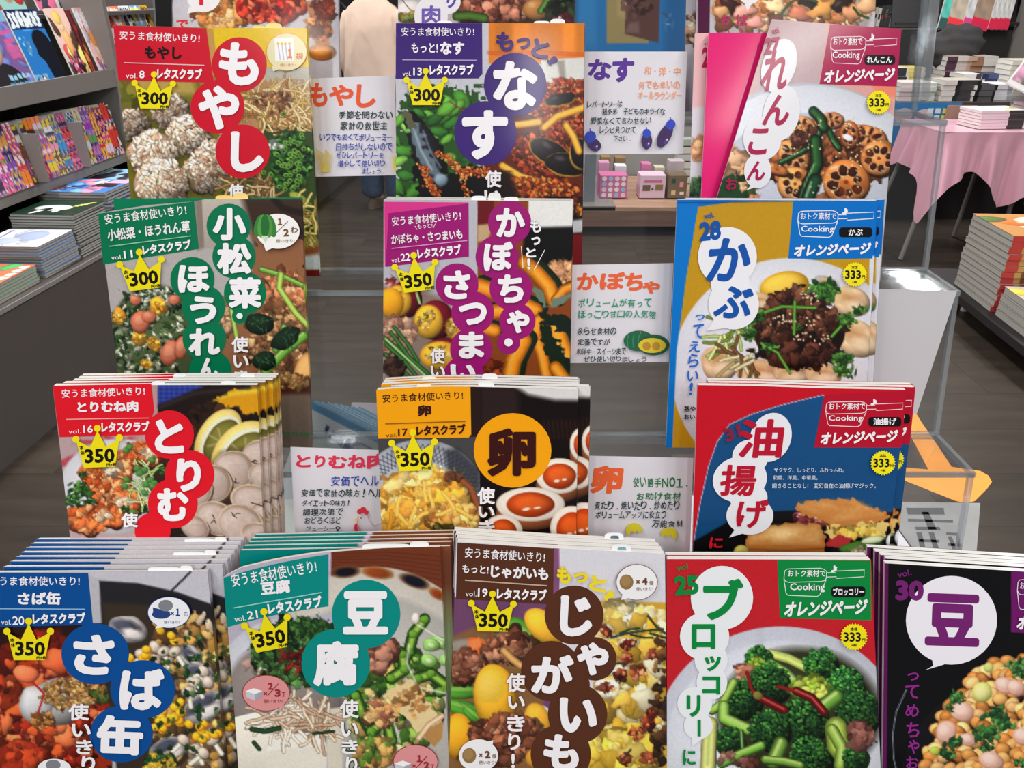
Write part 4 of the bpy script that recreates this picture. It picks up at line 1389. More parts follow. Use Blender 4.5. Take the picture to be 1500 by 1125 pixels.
def p_age(c):
    c.crop(990, 540, 3.947)
    c.poly([(-100, 0), (2000, 0), (2000, 2000), (-100, 2000)], (208, 24, 48))
    c.poly([(860, 150), (760, 172), (600, 212), (440, 262), (310, 322), (240, 420), (190, 560), (140, 780), (95, 1050), (90, 1400), (1400, 1400), (1400, 440), (800, 455)], (28, 88, 138), sh=.1)
    c.line([(860, 152), (760, 174), (600, 214), (440, 264), (310, 324), (240, 422), (190, 562), (140, 782), (95, 1052)], 4, (200, 210, 226), 0, 1)
    c.poly([(100, 1000), (400, 830), (700, 820), (1300, 830), (1300, 1300), (100, 1300)], (22, 18, 22), soft=3)
    # pressed sandwiches of fried tofu
    c.ell(780, 870, 110, 44, (150, 70, 80), 10, .4, .3)
    c.scat(770, 860, 80, 26, 40, [(196, 120, 120), (226, 190, 180), (120, 50, 60)], 10, 24)
    c.poly([(690, 790), (760, 765), (1040, 755), (1110, 790), (1245, 850), (1200, 890), (900, 930), (850, 880), (700, 830)], (206, 140, 76), nz=8)
    c.poly([(710, 795), (780, 772), (1030, 762), (1100, 795), (1200, 840), (900, 880), (850, 850)], (230, 178, 112), soft=8)
    for x, y, rx in ((800, 800, 60), (900, 835, 90), (1000, 790, 70), (1100, 835, 80), (930, 780, 50), (860, 860, 50)):
        c.ell(x, y, rx, rx * .3, (206, 132, 66), random.uniform(-10, 20), 0, .8, soft=9, alpha=.6)
    c.line([(852, 885), (905, 925), (1210, 885)], 8, (166, 96, 44), 0, 2)
    c.poly([(860, 925), (1215, 885), (1230, 960), (900, 990)], (236, 206, 130), nz=12)
    c.scat(1060, 950, 140, 26, 30, [(244, 214, 110), (236, 190, 90)], 14, 30, sh=.2)
    c.poly([(870, 980), (1000, 970), (1000, 1050), (880, 1030)], (196, 60, 66), nz=14)
    c.ell(1070, 1030, 130, 34, (84, 130, 56), -8, .5, .3)
    c.ell(1140, 990, 70, 20, (220, 226, 190), -8, .3, .3)
    c.scat(1120, 1080, 120, 30, 30, [(236, 200, 140), (240, 222, 180)], 16, 34)
    c.poly([(400, 930), (440, 905), (820, 898), (860, 940), (865, 1070), (420, 1070)], (196, 128, 66), nz=8)
    c.poly([(420, 925), (450, 912), (815, 908), (840, 950), (830, 1010), (430, 1010)], (230, 176, 108), soft=10)
    c.ell(640, 960, 150, 40, (246, 214, 160), 0, .1, .3, soft=14, alpha=.8)
    c.line([(425, 1045), (640, 1052), (855, 1040)], 9, (160, 92, 42), 0, 3)
    for x, y, rx in ((480, 950, 50), (760, 950, 60), (700, 990, 60), (520, 1000, 60)):
        c.ell(x, y, rx, rx * .35, (206, 132, 66), 0, 0, .8, soft=9, alpha=.55)
    c.ell(380, 1060, 46, 40, (196, 180, 100), 0, .4)
    c.ell(1260, 1000, 44, 52, (214, 214, 216), 0, .4)
    c.ell(1265, 900, 30, 50, (226, 160, 90), 0, .4)
    c.grain(.05, 2.5)


def t_age(p):
    p.crop(990, 540, 3.947)
    R = (186, 14, 44)
    orange_header(p, ((860, 152), (1335, 128), (1303, 456), (800, 455)), R, (862, 190, 1314, 335), (885, 198, 1095, 235), (883, 270, 1080, 310), '油揚げ', (1114, 280, 1304, 334), (1142, 286, 1275, 326), (838, 362, 1282, 432))
    cloud(p, [(548, 398, 118, 146, 22), (370, 640, 158, 132, -12), (428, 850, 136, 110)], (238, 236, 242), [(345, 925), (308, 977), (405, 948)])
    p.disc(430, 510, 104, 100, (238, 236, 242))
    p.disc(420, 745, 110, 90, (238, 236, 242))
    p.text('31', 278, 335, 380, 412, (130, 36, 66), -22, .05, .1)
    chars(p, [('油', 364, 292, 622, 517), ('揚', 258, 556, 466, 736), ('げ', 352, 757, 530, 922)], (190, 20, 48), .03, .12)
    p.text('サクサク、しっとり、ふわっふわ。', 568, 572, 972, 600, (226, 232, 240), 0, .008)
    p.text('和風、洋風、中華風。', 562, 617, 820, 643, (226, 232, 240), 0, .008)
    p.text('飽きることなし!　変幻自在の油揚げマジック。', 556, 662, 1156, 692, (226, 232, 240), 0, .008)
    p.text('に', 195, 975, 272, 1040, (216, 26, 44), 0, .03, .1)


def p_saba(c):
    c.crop(0, 760, 3.083)
    c.poly([(-300, 0), (2000, 0), (2000, 2000), (-300, 2000)], (196, 194, 200))
    c.poly([(-200, 470), (480, 470), (520, 1400), (-200, 1400)], (54, 26, 22))
    c.poly([(-60, 640), (200, 520), (420, 700), (500, 900), (460, 1400), (-60, 1400)], (166, 58, 28), nz=24)
    c.scat(200, 850, 290, 320, 200, [(190, 70, 34), (214, 98, 50), (150, 44, 24), (120, 34, 22), (226, 126, 80)], 26, 62, sh=.6, nz=.5)
    c.ell(120, 700, 60, 40, (236, 130, 90), 20, .5, .5)
    c.ell(260, 640, 70, 50, (226, 110, 66), 10, .5, .5)
    c.ell(250, 830, 150, 105, (170, 168, 166), -20, .5, .2)
    c.ell(160, 840, 70, 90, (196, 196, 196), -10, .4, .2)
    c.scat(320, 790, 130, 70, 220, [(206, 160, 96), (226, 186, 126), (160, 110, 60)], 7, 15, sh=.4)
    c.scat(190, 910, 50, 40, 60, [(196, 140, 80), (150, 96, 50)], 6, 13)
    c.line([(150, 740), (200, 790), (170, 880)], 10, (190, 50, 40), .3)
    c.scat(80, 1080, 120, 60, 50, [(196, 80, 44), (150, 50, 30)], 20, 44)
    c.scat(460, 790, 50, 40, 20, [(90, 110, 50), (60, 80, 40)], 10, 20)
    # pan, fish, mushrooms and corn
    c.poly([(400, 240), (1100, 230), (1100, 420), (820, 370), (620, 300), (410, 260)], (206, 204, 212), soft=3)
    c.line([(770, 330), (860, 240)], 10, (40, 40, 44), 0)
    c.poly([(448, 280), (620, 290), (800, 330), (1050, 420), (1100, 1400), (560, 1400), (470, 620)], (46, 44, 48), soft=3)
    c.poly([(460, 380), (700, 390), (980, 530), (1060, 1400), (560, 1400), (480, 640)], (70, 58, 46), soft=8)
    c.scat(860, 820, 200, 380, 260, [(206, 160, 84), (226, 186, 116), (160, 116, 70), (196, 176, 150), (110, 86, 60)], 14, 34, sh=.5)
    for x, y, rx, ry, r in ((580, 500, 90, 60, 15), (920, 850, 100, 66, -30), (860, 620, 60, 44, 40), (760, 1040, 90, 56, -20), (900, 700, 70, 50, 10)):
        c.ell(x, y, rx, ry, (190, 184, 184), r, .5, .2)
        c.ell(x - 12, y - 12, rx * .7, ry * .5, (76, 78, 92), r, .6, .3, soft=6)
        c.ell(x + 20, y + 20, rx * .6, ry * .4, (222, 214, 210), r, .3, .3, soft=6)
    for x, y in ((700, 580), (660, 610), (740, 600), (700, 640), (790, 600), (920, 690), (880, 740), (940, 740), (850, 780), (830, 1000), (880, 1040), (960, 1000), (920, 1060), (640, 610)):
        r = random.uniform(-30, 60)
        a = math.radians(r + 90)
        c.line([(x, y), (x + 80 * math.cos(a), y + 70 * math.sin(a))], 24, (226, 216, 200), .5)
        c.ell(x, y, 32, 24, (196, 180, 166), r, .6, hl=.2)
    for _ in range(46):
        x, y = random.choice([(760, 520), (720, 920), (780, 860), (880, 940), (800, 920), (700, 480), (950, 960), (640, 620)])
        c.ell(x + random.gauss(0, 40), y + random.gauss(0, 26), 22, 18, (242, 180, 40), random.uniform(0, 90), .5, hl=.3)
    c.scat(840, 800, 190, 300, 90, [(40, 84, 44), (70, 116, 60), (30, 60, 36)], 7, 16)
    c.scat(720, 1100, 70, 40, 50, [(50, 90, 50), (230, 190, 70)], 10, 20)
    c.grain(.08, 2)


def small_use(p, x0, y0, x1, y1, col):
    p.text('使いきり!', x0, y0, x1, y1, col, 0, 0.0)


def t_saba(p):
    p.crop(0, 760, 3.083)
    B = (0, 76, 150)
    p.quad((-62, 243), (398, 245), (420, 478), (-20, 490), B)
    discs(p, [(430, 610, 153, 138), (645, 770, 147, 132), (548, 972, 143, 128)], B)
    p.text('安うま食材使いきり!', -48, 260, 360, 302, W, 0, 0.012)
    p.text('さば缶', 80, 330, 275, 388, W, 0, 0.045)
    p.quad((-20, 404), (385, 406), (385, 410), (-20, 408), (150, 190, 226), 4, 1)
    p.text('vol.', 6, 456, 50, 478, W, 0, 0.005)
    p.text('20', 56, 440, 110, 480, W, 0, 0.02)
    p.text('レタスクラブ', 147, 425, 386, 474, W, -1, 0.05)
    chars(p, [('さ', 330, 523, 516, 705), ('ば', 540, 675, 740, 865), ('缶', 437, 888, 647, 1066)], W, .05, 0, 2)
    outlined(p, [('使', 308, 835, 402, 910), ('い', 325, 925, 410, 985), ('き', 343, 998, 418, 1064), ('り', 368, 1072, 430, 1140)], W, (90, 50, 40))
    p.disc(763, 423, 97, 72, (30, 70, 150))
    p.disc(763, 423, 94, 69, (244, 244, 248))
    p.ngon([(712, 478), (700, 496), (745, 488)], (244, 244, 248))
    p.disc(728, 432, 42, 20, (40, 66, 130), n=20)
    p.quad((690, 400), (768, 420), (764, 440), (692, 436), (40, 66, 130), 2, 1)
    p.disc(748, 392, 33, 26, (130, 132, 140), n=20)
    p.text('×', 770, 420, 786, 436, (40, 66, 130), 0, .03)
    p.text('１', 794, 405, 812, 440, (40, 66, 130), 0, .04)
    p.text('缶', 830, 420, 848, 440, (40, 66, 130), 0, .0)
    small_use(p, 740, 460, 810, 474, (60, 90, 150))
    p.disc(245, 1128, 76, 44, (244, 244, 248))
    p.disc(240, 1112, 34, 24, (130, 132, 140), n=20)


def p_tofu(c):
    c.crop(320, 760, 3.083)
    c.poly([(-100, -100), (2000, -100), (2000, 2000), (-100, 2000)], (196, 190, 206))
    c.poly([(485, 100), (1200, 100), (1200, 420), (500, 420)], (128, 66, 40))
    for k in range(6):
        c.line([(500, 160 + k * 12), (760, 150 + k * 16), (1060, 175 + k * 22)], 5, (96, 46, 28), 0, 2, alpha=.6)
    c.poly([(475, 100), (508, 100), (512, 470), (480, 470)], (206, 190, 216))
    c.ell(760, 900, 560, 690, (206, 200, 190), -14, .15, soft=2)
    c.ell(770, 960, 490, 620, (190, 186, 180), -14, .15, soft=8)
    for x, y, rx, ry, r, col in ((575, 240, 55, 22, -5, (24, 22, 34)), (720, 244, 60, 22, 8, (150, 76, 30)), (885, 282, 60, 24, 20, (22, 24, 40)), (990, 340, 34, 18, 30, (150, 70, 26)), (1040, 350, 24, 30, 20, (170, 76, 26))):
        c.ell(x, y, rx * 1.1, ry * 1.1, (206, 140, 80), r, 0, soft=6)
        c.ell(x, y, rx, ry, col, r, .2, soft=5)
    # left: cold tofu with leeks
    c.poly([(0, 470), (520, 430), (560, 1400), (0, 1400)], (196, 190, 206), soft=3)
    c.ell(300, 760, 320, 310, (206, 206, 214), -10, .15, soft=3)
    c.ell(300, 800, 270, 260, (150, 140, 136), -10, .2, soft=10)
    c.scat(190, 650, 60, 40, 20, [(226, 196, 180), (206, 170, 156)], 16, 34)
    c.scat(340, 600, 190, 150, 330, [(30, 56, 34), (48, 84, 44), (24, 44, 30), (74, 116, 58), (96, 140, 76)], 10, 24, asp=1.3, sh=.5)
    c.scat(420, 500, 90, 34, 90, [(40, 76, 40), (74, 116, 58)], 9, 20, asp=1.3)
    c.scat(340, 640, 70, 50, 30, [(150, 44, 36), (120, 36, 30)], 8, 16, asp=2)
    c.poly([(60, 900), (180, 870), (330, 900), (330, 1400), (80, 1400)], (232, 226, 214), sh=.3)
    c.poly([(230, 980), (470, 960), (490, 1040), (480, 1400), (210, 1400), (215, 1040)], (240, 234, 222))
    c.poly([(230, 985), (470, 965), (480, 1020), (215, 1050)], (248, 244, 234), soft=3)
    c.poly([(485, 860), (560, 850), (560, 1400), (500, 1400)], (226, 218, 202), soft=3)
    c.strands(300, 900, 90, 50, 60, [(226, 206, 186), (206, 180, 156), (236, 220, 204)], 16, 110, .5)
    c.strands(450, 920, 50, 60, 40, [(220, 200, 176), (190, 160, 134)], 16, 100, .5)
    c.line([(150, 950), (210, 960), (275, 945)], 24, (40, 76, 44), .6)
    c.line([(160, 1010), (185, 1040)], 20, (40, 76, 44), .6)
    c.line([(430, 970), (520, 960)], 14, (40, 70, 44), .6)
    # right: bitter melon stir fry
    c.scat(790, 820, 210, 250, 200, [(106, 150, 56), (74, 120, 46), (196, 196, 150), (150, 176, 90), (206, 170, 110), (54, 92, 40)], 16, 40, sh=.5)
    for P in ([(930, 455), (880, 520), (860, 600), (820, 660)], [(760, 570), (830, 610), (840, 680), (780, 720)], [(900, 720), (960, 700), (1040, 760), (1000, 780)], [(620, 800), (650, 880), (690, 960)], [(690, 960), (760, 900), (780, 1000)]):
        c.line(P, 56, (54, 104, 34), .5)
        c.line(P, 30, (150, 186, 80), .4, 3)
        for (x, y) in P:
            c.ell(x, y, 22, 18, (110, 156, 58), 0, .4, .5)
    for x, y in ((1000, 560), (950, 640), (1030, 640), (960, 570)):
        c.ell(x, y, 40, 30, (150, 196, 110), 20, .5, .4)
        c.ell(x, y, 18, 12, (206, 226, 170), 20, .2, soft=4)
    for P in ([(860, 570), (850, 650), (900, 760), (1040, 790)], [(900, 480), (1000, 540), (1050, 560)], [(780, 880), (820, 1010)], [(1000, 890), (930, 960), (900, 1000)]):
        c.line(P, 14, (222, 226, 206), .3, 3, alpha=.65)
    c.scat(730, 620, 70, 60, 40, [(170, 116, 96), (206, 150, 126), (130, 80, 66)], 16, 36)
    c.scat(740, 880, 60, 50, 40, [(206, 150, 100), (150, 100, 76), (232, 190, 130)], 16, 32)
    c.scat(700, 1060, 90, 60, 50, [(206, 166, 100), (106, 146, 60), (150, 110, 70)], 16, 32)
    c.poly([(750, 790), (870, 722), (1015, 920), (1010, 990), (975, 1030), (830, 880)], (196, 150, 92))
    c.poly([(752, 788), (868, 722), (1012, 915), (900, 965)], (238, 214, 164), nz=5)
    c.scat(880, 830, 90, 70, 26, [(214, 166, 104), (196, 140, 80)], 8, 20, sh=.1)
    c.line([(905, 990), (950, 930), (1010, 890)], 26, (226, 196, 160), .4)
    c.ell(890, 450, 18, 26, (230, 220, 210), 0, .3)
    c.grain(.08, 2)


def t_tofu(p):
    p.crop(320, 760, 3.083)
    G = (0, 140, 132)
    p.quad((22, 266), (497, 160), (497, 395), (38, 490), G, 10, 5, 10)
    discs(p, [(667, 430, 155), (530, 652, 155)], G)
    p.text('安うま食材使いきり!', 55, 216, 445, 276, W, -10, 0.012)
    p.text('豆腐', 190, 278, 325, 340, W, -6, 0.045)
    p.quad((68, 400), (465, 330), (465, 335), (68, 405), (150, 216, 206), 4, 1)
    p.text('vol.', 72, 438, 122, 462, W, -9, 0.005)
    p.text('21', 130, 415, 177, 452, W, -9, 0.02)
    p.text('レタスクラブ', 221, 362, 468, 416, W, -8, 0.05)
    chars(p, [('豆', 562, 326, 767, 522), ('腐', 428, 552, 634, 756)])
    outlined(p, [('使', 548, 815, 634, 900), ('い', 553, 918, 632, 985), ('き', 555, 998, 632, 1062), ('り', 575, 1075, 628, 1150)], W, (60, 80, 50))
    PK = (226, 150, 150)
    for x, y, rx, ry in ((215, 787, 108, 82), (890, 1098, 102, 78)):
        p.disc(x, y, rx, ry, (150, 40, 50))
        p.disc(x, y, rx - 3, ry - 3, PK)
    p.ngon([(262, 850), (298, 858), (292, 820)], PK)
    p.ngon([(845, 1030), (850, 1012), (875, 1024)], PK)
    RD = (160, 40, 50)
    for dx, dy, num in ((0, 0, ('2', '3')), (672, 327, ('１', '2'))):
        p.ngon([(122 + dx, 778 + dy), (160 + dx, 765 + dy), (198 + dx, 778 + dy), (165 + dx, 792 + dy)], (250, 250, 250))
        p.ngon([(122 + dx, 778 + dy), (165 + dx, 792 + dy), (165 + dx, 822 + dy), (126 + dx, 806 + dy)], (206, 206, 212))
        p.ngon([(165 + dx, 792 + dy), (198 + dx, 778 + dy), (196 + dx, 806 + dy), (165 + dx, 822 + dy)], (170, 170, 180))
        p.text('×', 203 + dx, 782 + dy, 220 + dx, 797 + dy, RD, 0, .03)
        p.text(num[0], 224 + dx, 740 + dy, 246 + dx, 772 + dy, RD, 0, .04)
        p.stroke([(222 + dx, 798 + dy), (270 + dx, 745 + dy)], 4, RD)
        p.text(num[1], 254 + dx, 770 + dy, 280 + dx, 804 + dy, RD, 0, .04)
        p.text('丁', 285 + dx, 782 + dy, 303 + dx, 804 + dy, RD, 0, .02)
        small_use(p, 203 + dx, 815 + dy, 288 + dx, 832 + dy, RD)


def p_jaga(c):
    c.crop(640, 770, 3.169)
    c.poly([(-100, -100), (2000, -100), (2000, 2000), (-100, 2000)], (226, 224, 232))
    c.poly([(540, 90), (568, 95), (570, 380), (540, 380)], (150, 96, 140))
    c.poly([(60, 330), (560, 350), (600, 900), (60, 560)], (128, 84, 120), soft=2)
    c.poly([(60, 520), (180, 470), (500, 540), (480, 1400), (40, 1400)], (150, 110, 70), soft=6)
    c.ell(160, 560, 120, 40, (150, 140, 130), 0, .3, soft=6)
    for x, y, rx, ry, r in ((390, 500, 110, 60, 30), (330, 520, 60, 20, 10), (110, 770, 100, 34, 0), (130, 850, 110, 36, 15), (170, 880, 60, 28, 40)):
        c.ell(x, y, rx, ry, (84, 146, 52), r, .6, .1)
        c.ell(x, y - ry * .3, rx * .8, ry * .25, (150, 196, 96), r, .1, .1, soft=5)
    c.ell(500, 470, 110, 66, (236, 182, 60), 40, .4)
    c.poly([(140, 530), (200, 515), (260, 600), (240, 655), (160, 650), (136, 600)], (236, 120, 56), nz=6)
    c.poly([(145, 535), (195, 522), (215, 560), (150, 580)], (246, 150, 90), soft=4)
    c.scat(330, 570, 100, 50, 90, [(126, 76, 54), (160, 108, 80), (96, 54, 40), (190, 140, 110)], 16, 40, sh=.6)
    c.scat(130, 650, 70, 60, 70, [(160, 108, 84), (190, 140, 116), (120, 72, 54)], 16, 38, sh=.6)
    c.line([(310, 580), (350, 620), (390, 650)], 36, (206, 160, 100), .5)
    c.ell(270, 800, 100, 160, (232, 178, 52), -6, .5, .05, hl=.3)
    c.ell(240, 740, 60, 70, (246, 206, 96), 0, .1, .2, soft=14, alpha=.8)
    c.ell(100, 980, 70, 110, (226, 168, 46), 0, .4)
    c.ell(470, 910, 60, 90, (222, 170, 60), -20, .4)
    c.scat(320, 980, 150, 90, 150, [(126, 76, 54), (150, 96, 70), (96, 54, 40), (176, 120, 90)], 16, 40, sh=.6)
    c.scat(250, 1080, 120, 40, 50, [(90, 50, 40), (120, 76, 56)], 16, 34)
    c.ell(470, 1080, 60, 50, (206, 150, 60), 0, .4)
    # right: crushed potatoes with bacon and rosemary
    c.poly([(570, 345), (1200, 360), (1200, 1400), (700, 1400), (780, 700), (760, 380)], (222, 176, 66), soft=3)
    c.scat(900, 460, 150, 80, 70, [(244, 232, 190), (236, 214, 150), (226, 196, 110)], 26, 60, sh=.3)
    c.scat(920, 760, 150, 330, 160, [(240, 226, 178), (232, 206, 120), (246, 236, 206), (214, 176, 80), (206, 166, 60)], 30, 66, sh=.4)
    c.scat(850, 1060, 150, 80, 60, [(236, 200, 80), (226, 186, 66), (240, 214, 120)], 30, 66, sh=.4)
    for x, y, r in ((890, 555, 24), (940, 680, 36), (880, 615, 26), (960, 920, 40), (930, 960, 36), (1010, 600, 26), (790, 750, 30), (780, 490, 20), (1000, 870, 22), (880, 1080, 22), (980, 1080, 26), (850, 690, 20)):
        c.scat(x, y, r, r * .8, 14, [(150, 70, 44), (190, 106, 70), (110, 40, 36), (222, 150, 110)], 8, 18, sh=.5)
    for P in ([(810, 520), (880, 500), (950, 490), (1050, 480)], [(850, 500), (900, 480), (940, 478)], [(980, 420), (1020, 470), (1060, 500)], [(900, 505), (960, 520), (1000, 520)], [(990, 500), (1060, 520)], [(830, 640), (870, 640)], [(1010, 740), (1060, 740)],
              [(860, 1090), (900, 1040)]):
        c.line(P, 11, (58, 76, 54), .4)
    c.scat(1040, 800, 30, 300, 40, [(90, 60, 40), (130, 90, 50), (60, 40, 34)], 12, 26)
    c.grain(.06, 2)


def t_jaga(p):
    p.crop(640, 770, 3.169)
    B = (88, 48, 30)
    p.quad((95, 78), (543, 106), (540, 366), (88, 340), B)
    discs(p, [(637, 415, 137), (733, 618, 101), (530, 675, 140), (653, 875, 138), (575, 1062, 140), (640, 740, 70)], B)
    p.text('安うま食材使いきり!', 130, 112, 502, 160, W, 3.5, 0.012)
    p.text('もっと!', 118, 183, 240, 222, W, 3, 0.025)
    p.text('じゃがいも', 250, 187, 518, 248, W, 3, 0.045)
    p.quad((130, 250), (512, 276), (512, 282), (130, 256), (196, 170, 150), 4, 1)
    p.text('vol.', 132, 304, 184, 328, W, 2, 0.005)
    p.text('19', 190, 291, 236, 331, W, 2, 0.02)
    p.text('レタスクラブ', 278, 292, 510, 345, W, 2, 0.05)
    chars(p, [('じ', 572, 325, 722, 515), ('ゃ', 650, 542, 797, 695), ('が', 437, 598, 634, 780), ('い', 568, 800, 744, 962), ('も', 495, 968, 660, 1140)], W, .05, 0, 2)
    outlined(p, [('使', 322, 685, 410, 772), ('い', 330, 790, 408, 850), ('き', 325, 880, 408, 956), ('り', 330, 965, 388, 1042), ('!', 345, 1058, 362, 1126)], W, (120, 70, 40))
    Y = (244, 222, 40)
    outlined(p, [('も', 557, 190, 622, 270), ('っ', 634, 218, 702, 266)], Y, (196, 150, 40), .05, .07)
    p.text('と', 708, 236, 790, 306, Y, 12, .05)
    p.text('!', 782, 298, 816, 350, Y, 60, .05)
    p.disc(928, 263, 97, 84, (120, 84, 60))
    p.disc(928, 263, 94, 81, (246, 244, 246))
    p.ngon([(862, 318), (855, 345), (900, 334)], (246, 244, 246))
    p.disc(193, 1068, 91, 76, (246, 244, 246))
    p.ngon([(225, 1005), (262, 996), (258, 1020)], (246, 244, 246))
    for dx, dy, n in ((0, 0, '4'), (-730, 805, '2')):
        p.disc(880 + dx, 262 + dy, 33, 36, (150, 116, 70), n=11)
        p.disc(876 + dx, 256 + dy, 24, 26, (166, 132, 84), n=9)
        p.text('×', 925 + dx, 252 + dy, 942 + dx, 270 + dy, (110, 70, 40), 0, .04)
        p.text(n, 952 + dx, 240 + dy, 978 + dx, 276 + dy, (110, 70, 40), 0, .05)
        p.text('個', 986 + dx, 256 + dy, 1004 + dx, 276 + dy, (110, 70, 40), 0, .01)
        small_use(p, 925 + dx, 286 + dy, 1003 + dx, 303 + dy, (110, 70, 40))


def p_brocc(c):
    c.crop(970, 800, 3.461)
    c.poly([(-100, -100), (2000, -100), (2000, 2000), (-100, 2000)], (206, 42, 54))
    c.ell(600, 1000, 640, 592, (206, 208, 218), -2, .1, soft=1.5)
    c.ell(610, 1040, 600, 560, (222, 224, 232), -2, .12, soft=4)
    c.poly([(480, 420), (510, 420), (525, 560), (490, 560)], (200, 202, 214), soft=8, alpha=.6)

    def floret(x, y, r, lite=1.0):
        c.ell(x + r * .1, y + r * .15, r * 1.02, r * .98, (16, 34, 20), 0, .3, .25)
        for _ in range(int(r * 2.4)):
            a, q = random.uniform(0, 2 * PI), math.sqrt(random.random())
            g = (1.35 - .55 * q * (math.sin(a) * .8 + math.cos(a) * .4) - .35 * q) * lite
            c.ell(x + r * q * math.cos(a), y + r * q * math.sin(a), random.uniform(6, 13), random.uniform(6, 11), np.array(random.choice([(44, 86, 40), (34, 70, 36), (60, 106, 46), (26, 56, 32)])) * g, 0, .6)

    def stem(P, wd, col=(150, 190, 84)):
        c.line([(x + 4, y + 6) for x, y in P], wd * 1.05, (70, 100, 40), .3)
        c.line(P, wd, col, .5)
        c.line([(x, y - wd * .2) for x, y in P], wd * .25, (206, 226, 140), 0, 3)
    c.ell(700, 860, 420, 340, (60, 60, 40), 0, .3, .1, soft=14)
    stem([(550, 545), (640, 570), (740, 620)], 48, (206, 214, 120))
    floret(800, 600, 85, 1.2)
    floret(490, 575, 68, 1.1)
    c.scat(480, 610, 50, 40, 30, [(166, 190, 70), (140, 170, 60)], 10, 18)
    stem([(550, 600), (620, 640), (680, 700)], 56, (130, 180, 96))
    c.scat(425, 650, 46, 34, 26, [(170, 110, 86), (206, 150, 126)], 12, 28)
    floret(545, 690, 100)
    floret(930, 700, 90, 1.35)
    c.scat(760, 720, 100, 50, 70, [(176, 196, 76), (200, 210, 100), (150, 180, 64)], 12, 26)
    floret(400, 770, 100)
    floret(990, 840, 110)
    stem([(790, 830), (880, 760)], 74, (110, 160, 66))
    stem([(250, 830), (300, 800), (360, 690)], 40, (150, 190, 84))
    stem([(310, 810), (310, 870), (420, 920), (520, 960)], 56, (150, 196, 90))
    floret(720, 880, 118)
    floret(540, 930, 100)
    floret(340, 990, 72)
    stem([(240, 900), (230, 1120)], 76, (222, 220, 140))
    stem([(400, 940), (410, 1080)], 24, (40, 90, 44))
    stem([(300, 1100), (400, 1050), (500, 1010)], 44, (120, 176, 70))
    stem([(600, 1000), (560, 1090)], 70, (120, 160, 70))
    floret(750, 1070, 104)
    stem([(880, 920), (890, 1010), (980, 1120)], 110, (176, 200, 90))
    stem([(860, 930), (910, 1020), (900, 1110)], 60, (150, 180, 80))
    floret(980, 1080, 66)
    stem([(520, 1080), (620, 1090), (700, 1110)], 40, (120, 160, 70))
    c.scat(1010, 960, 60, 60, 40, [(130, 84, 76), (96, 56, 50), (160, 110, 96)], 14, 32)
    c.scat(440, 1100, 50, 24, 20, [(140, 96, 84), (110, 66, 56)], 14, 26)
    c.scat(330, 1060, 30, 30, 14, [(140, 96, 84), (180, 140, 120)], 12, 22)
    for P in ([(430, 640), (450, 720), (480, 760), (560, 800), (620, 830)], [(585, 712), (680, 735), (760, 770), (820, 840)]):
        c.line(P[-3:], 44, (120, 20, 26), .7)
        c.line(P, 18, (140, 34, 30), .5)
        c.line([(x - 4, y - 6) for x, y in P[-3:]], 6, (220, 120, 110), 0, 3)
    c.ell(485, 758, 26, 22, (130, 120, 60), 30, .4)
    c.grain(.08, 2)


def t_brocc(p):
    p.crop(970, 800, 3.461)
    G = (4, 138, 62)
    orange_header(p, ((583, 70), (1058, 74), (1060, 376), (597, 365)), G, (613, 112, 1026, 255), (637, 121, 828, 155), (648, 188, 825, 234), 'ブロッコリー', (858, 205, 1030, 258), (866, 212, 1024, 250), (622, 275, 1038, 352))
    cloud(p, [(303, 262, 158, 162), (215, 458, 125, 122), (248, 575, 84, 90), (252, 690, 78, 88), (165, 798, 88, 85), (183, 910, 73, 70), (250, 470, 80, 100)], (240, 242, 246), [(150, 965), (152, 1015), (215, 970)])
    p.text('vol', 72, 92, 130, 122, G, -12, .02)
    p.text('25', 62, 148, 184, 248, G, -4, .05)
    chars(p, [('ブ', 208, 165, 412, 375), ('ロ', 150, 395, 270, 522), ('ッ', 215, 558, 298, 635), ('コ', 203, 660, 294, 752), ('リ', 124, 755, 195, 866), ('ー|', 180, 880, 196, 965)], G, .04)
    p.text('に', 105, 1032, 170, 1112, G, 0, .03)


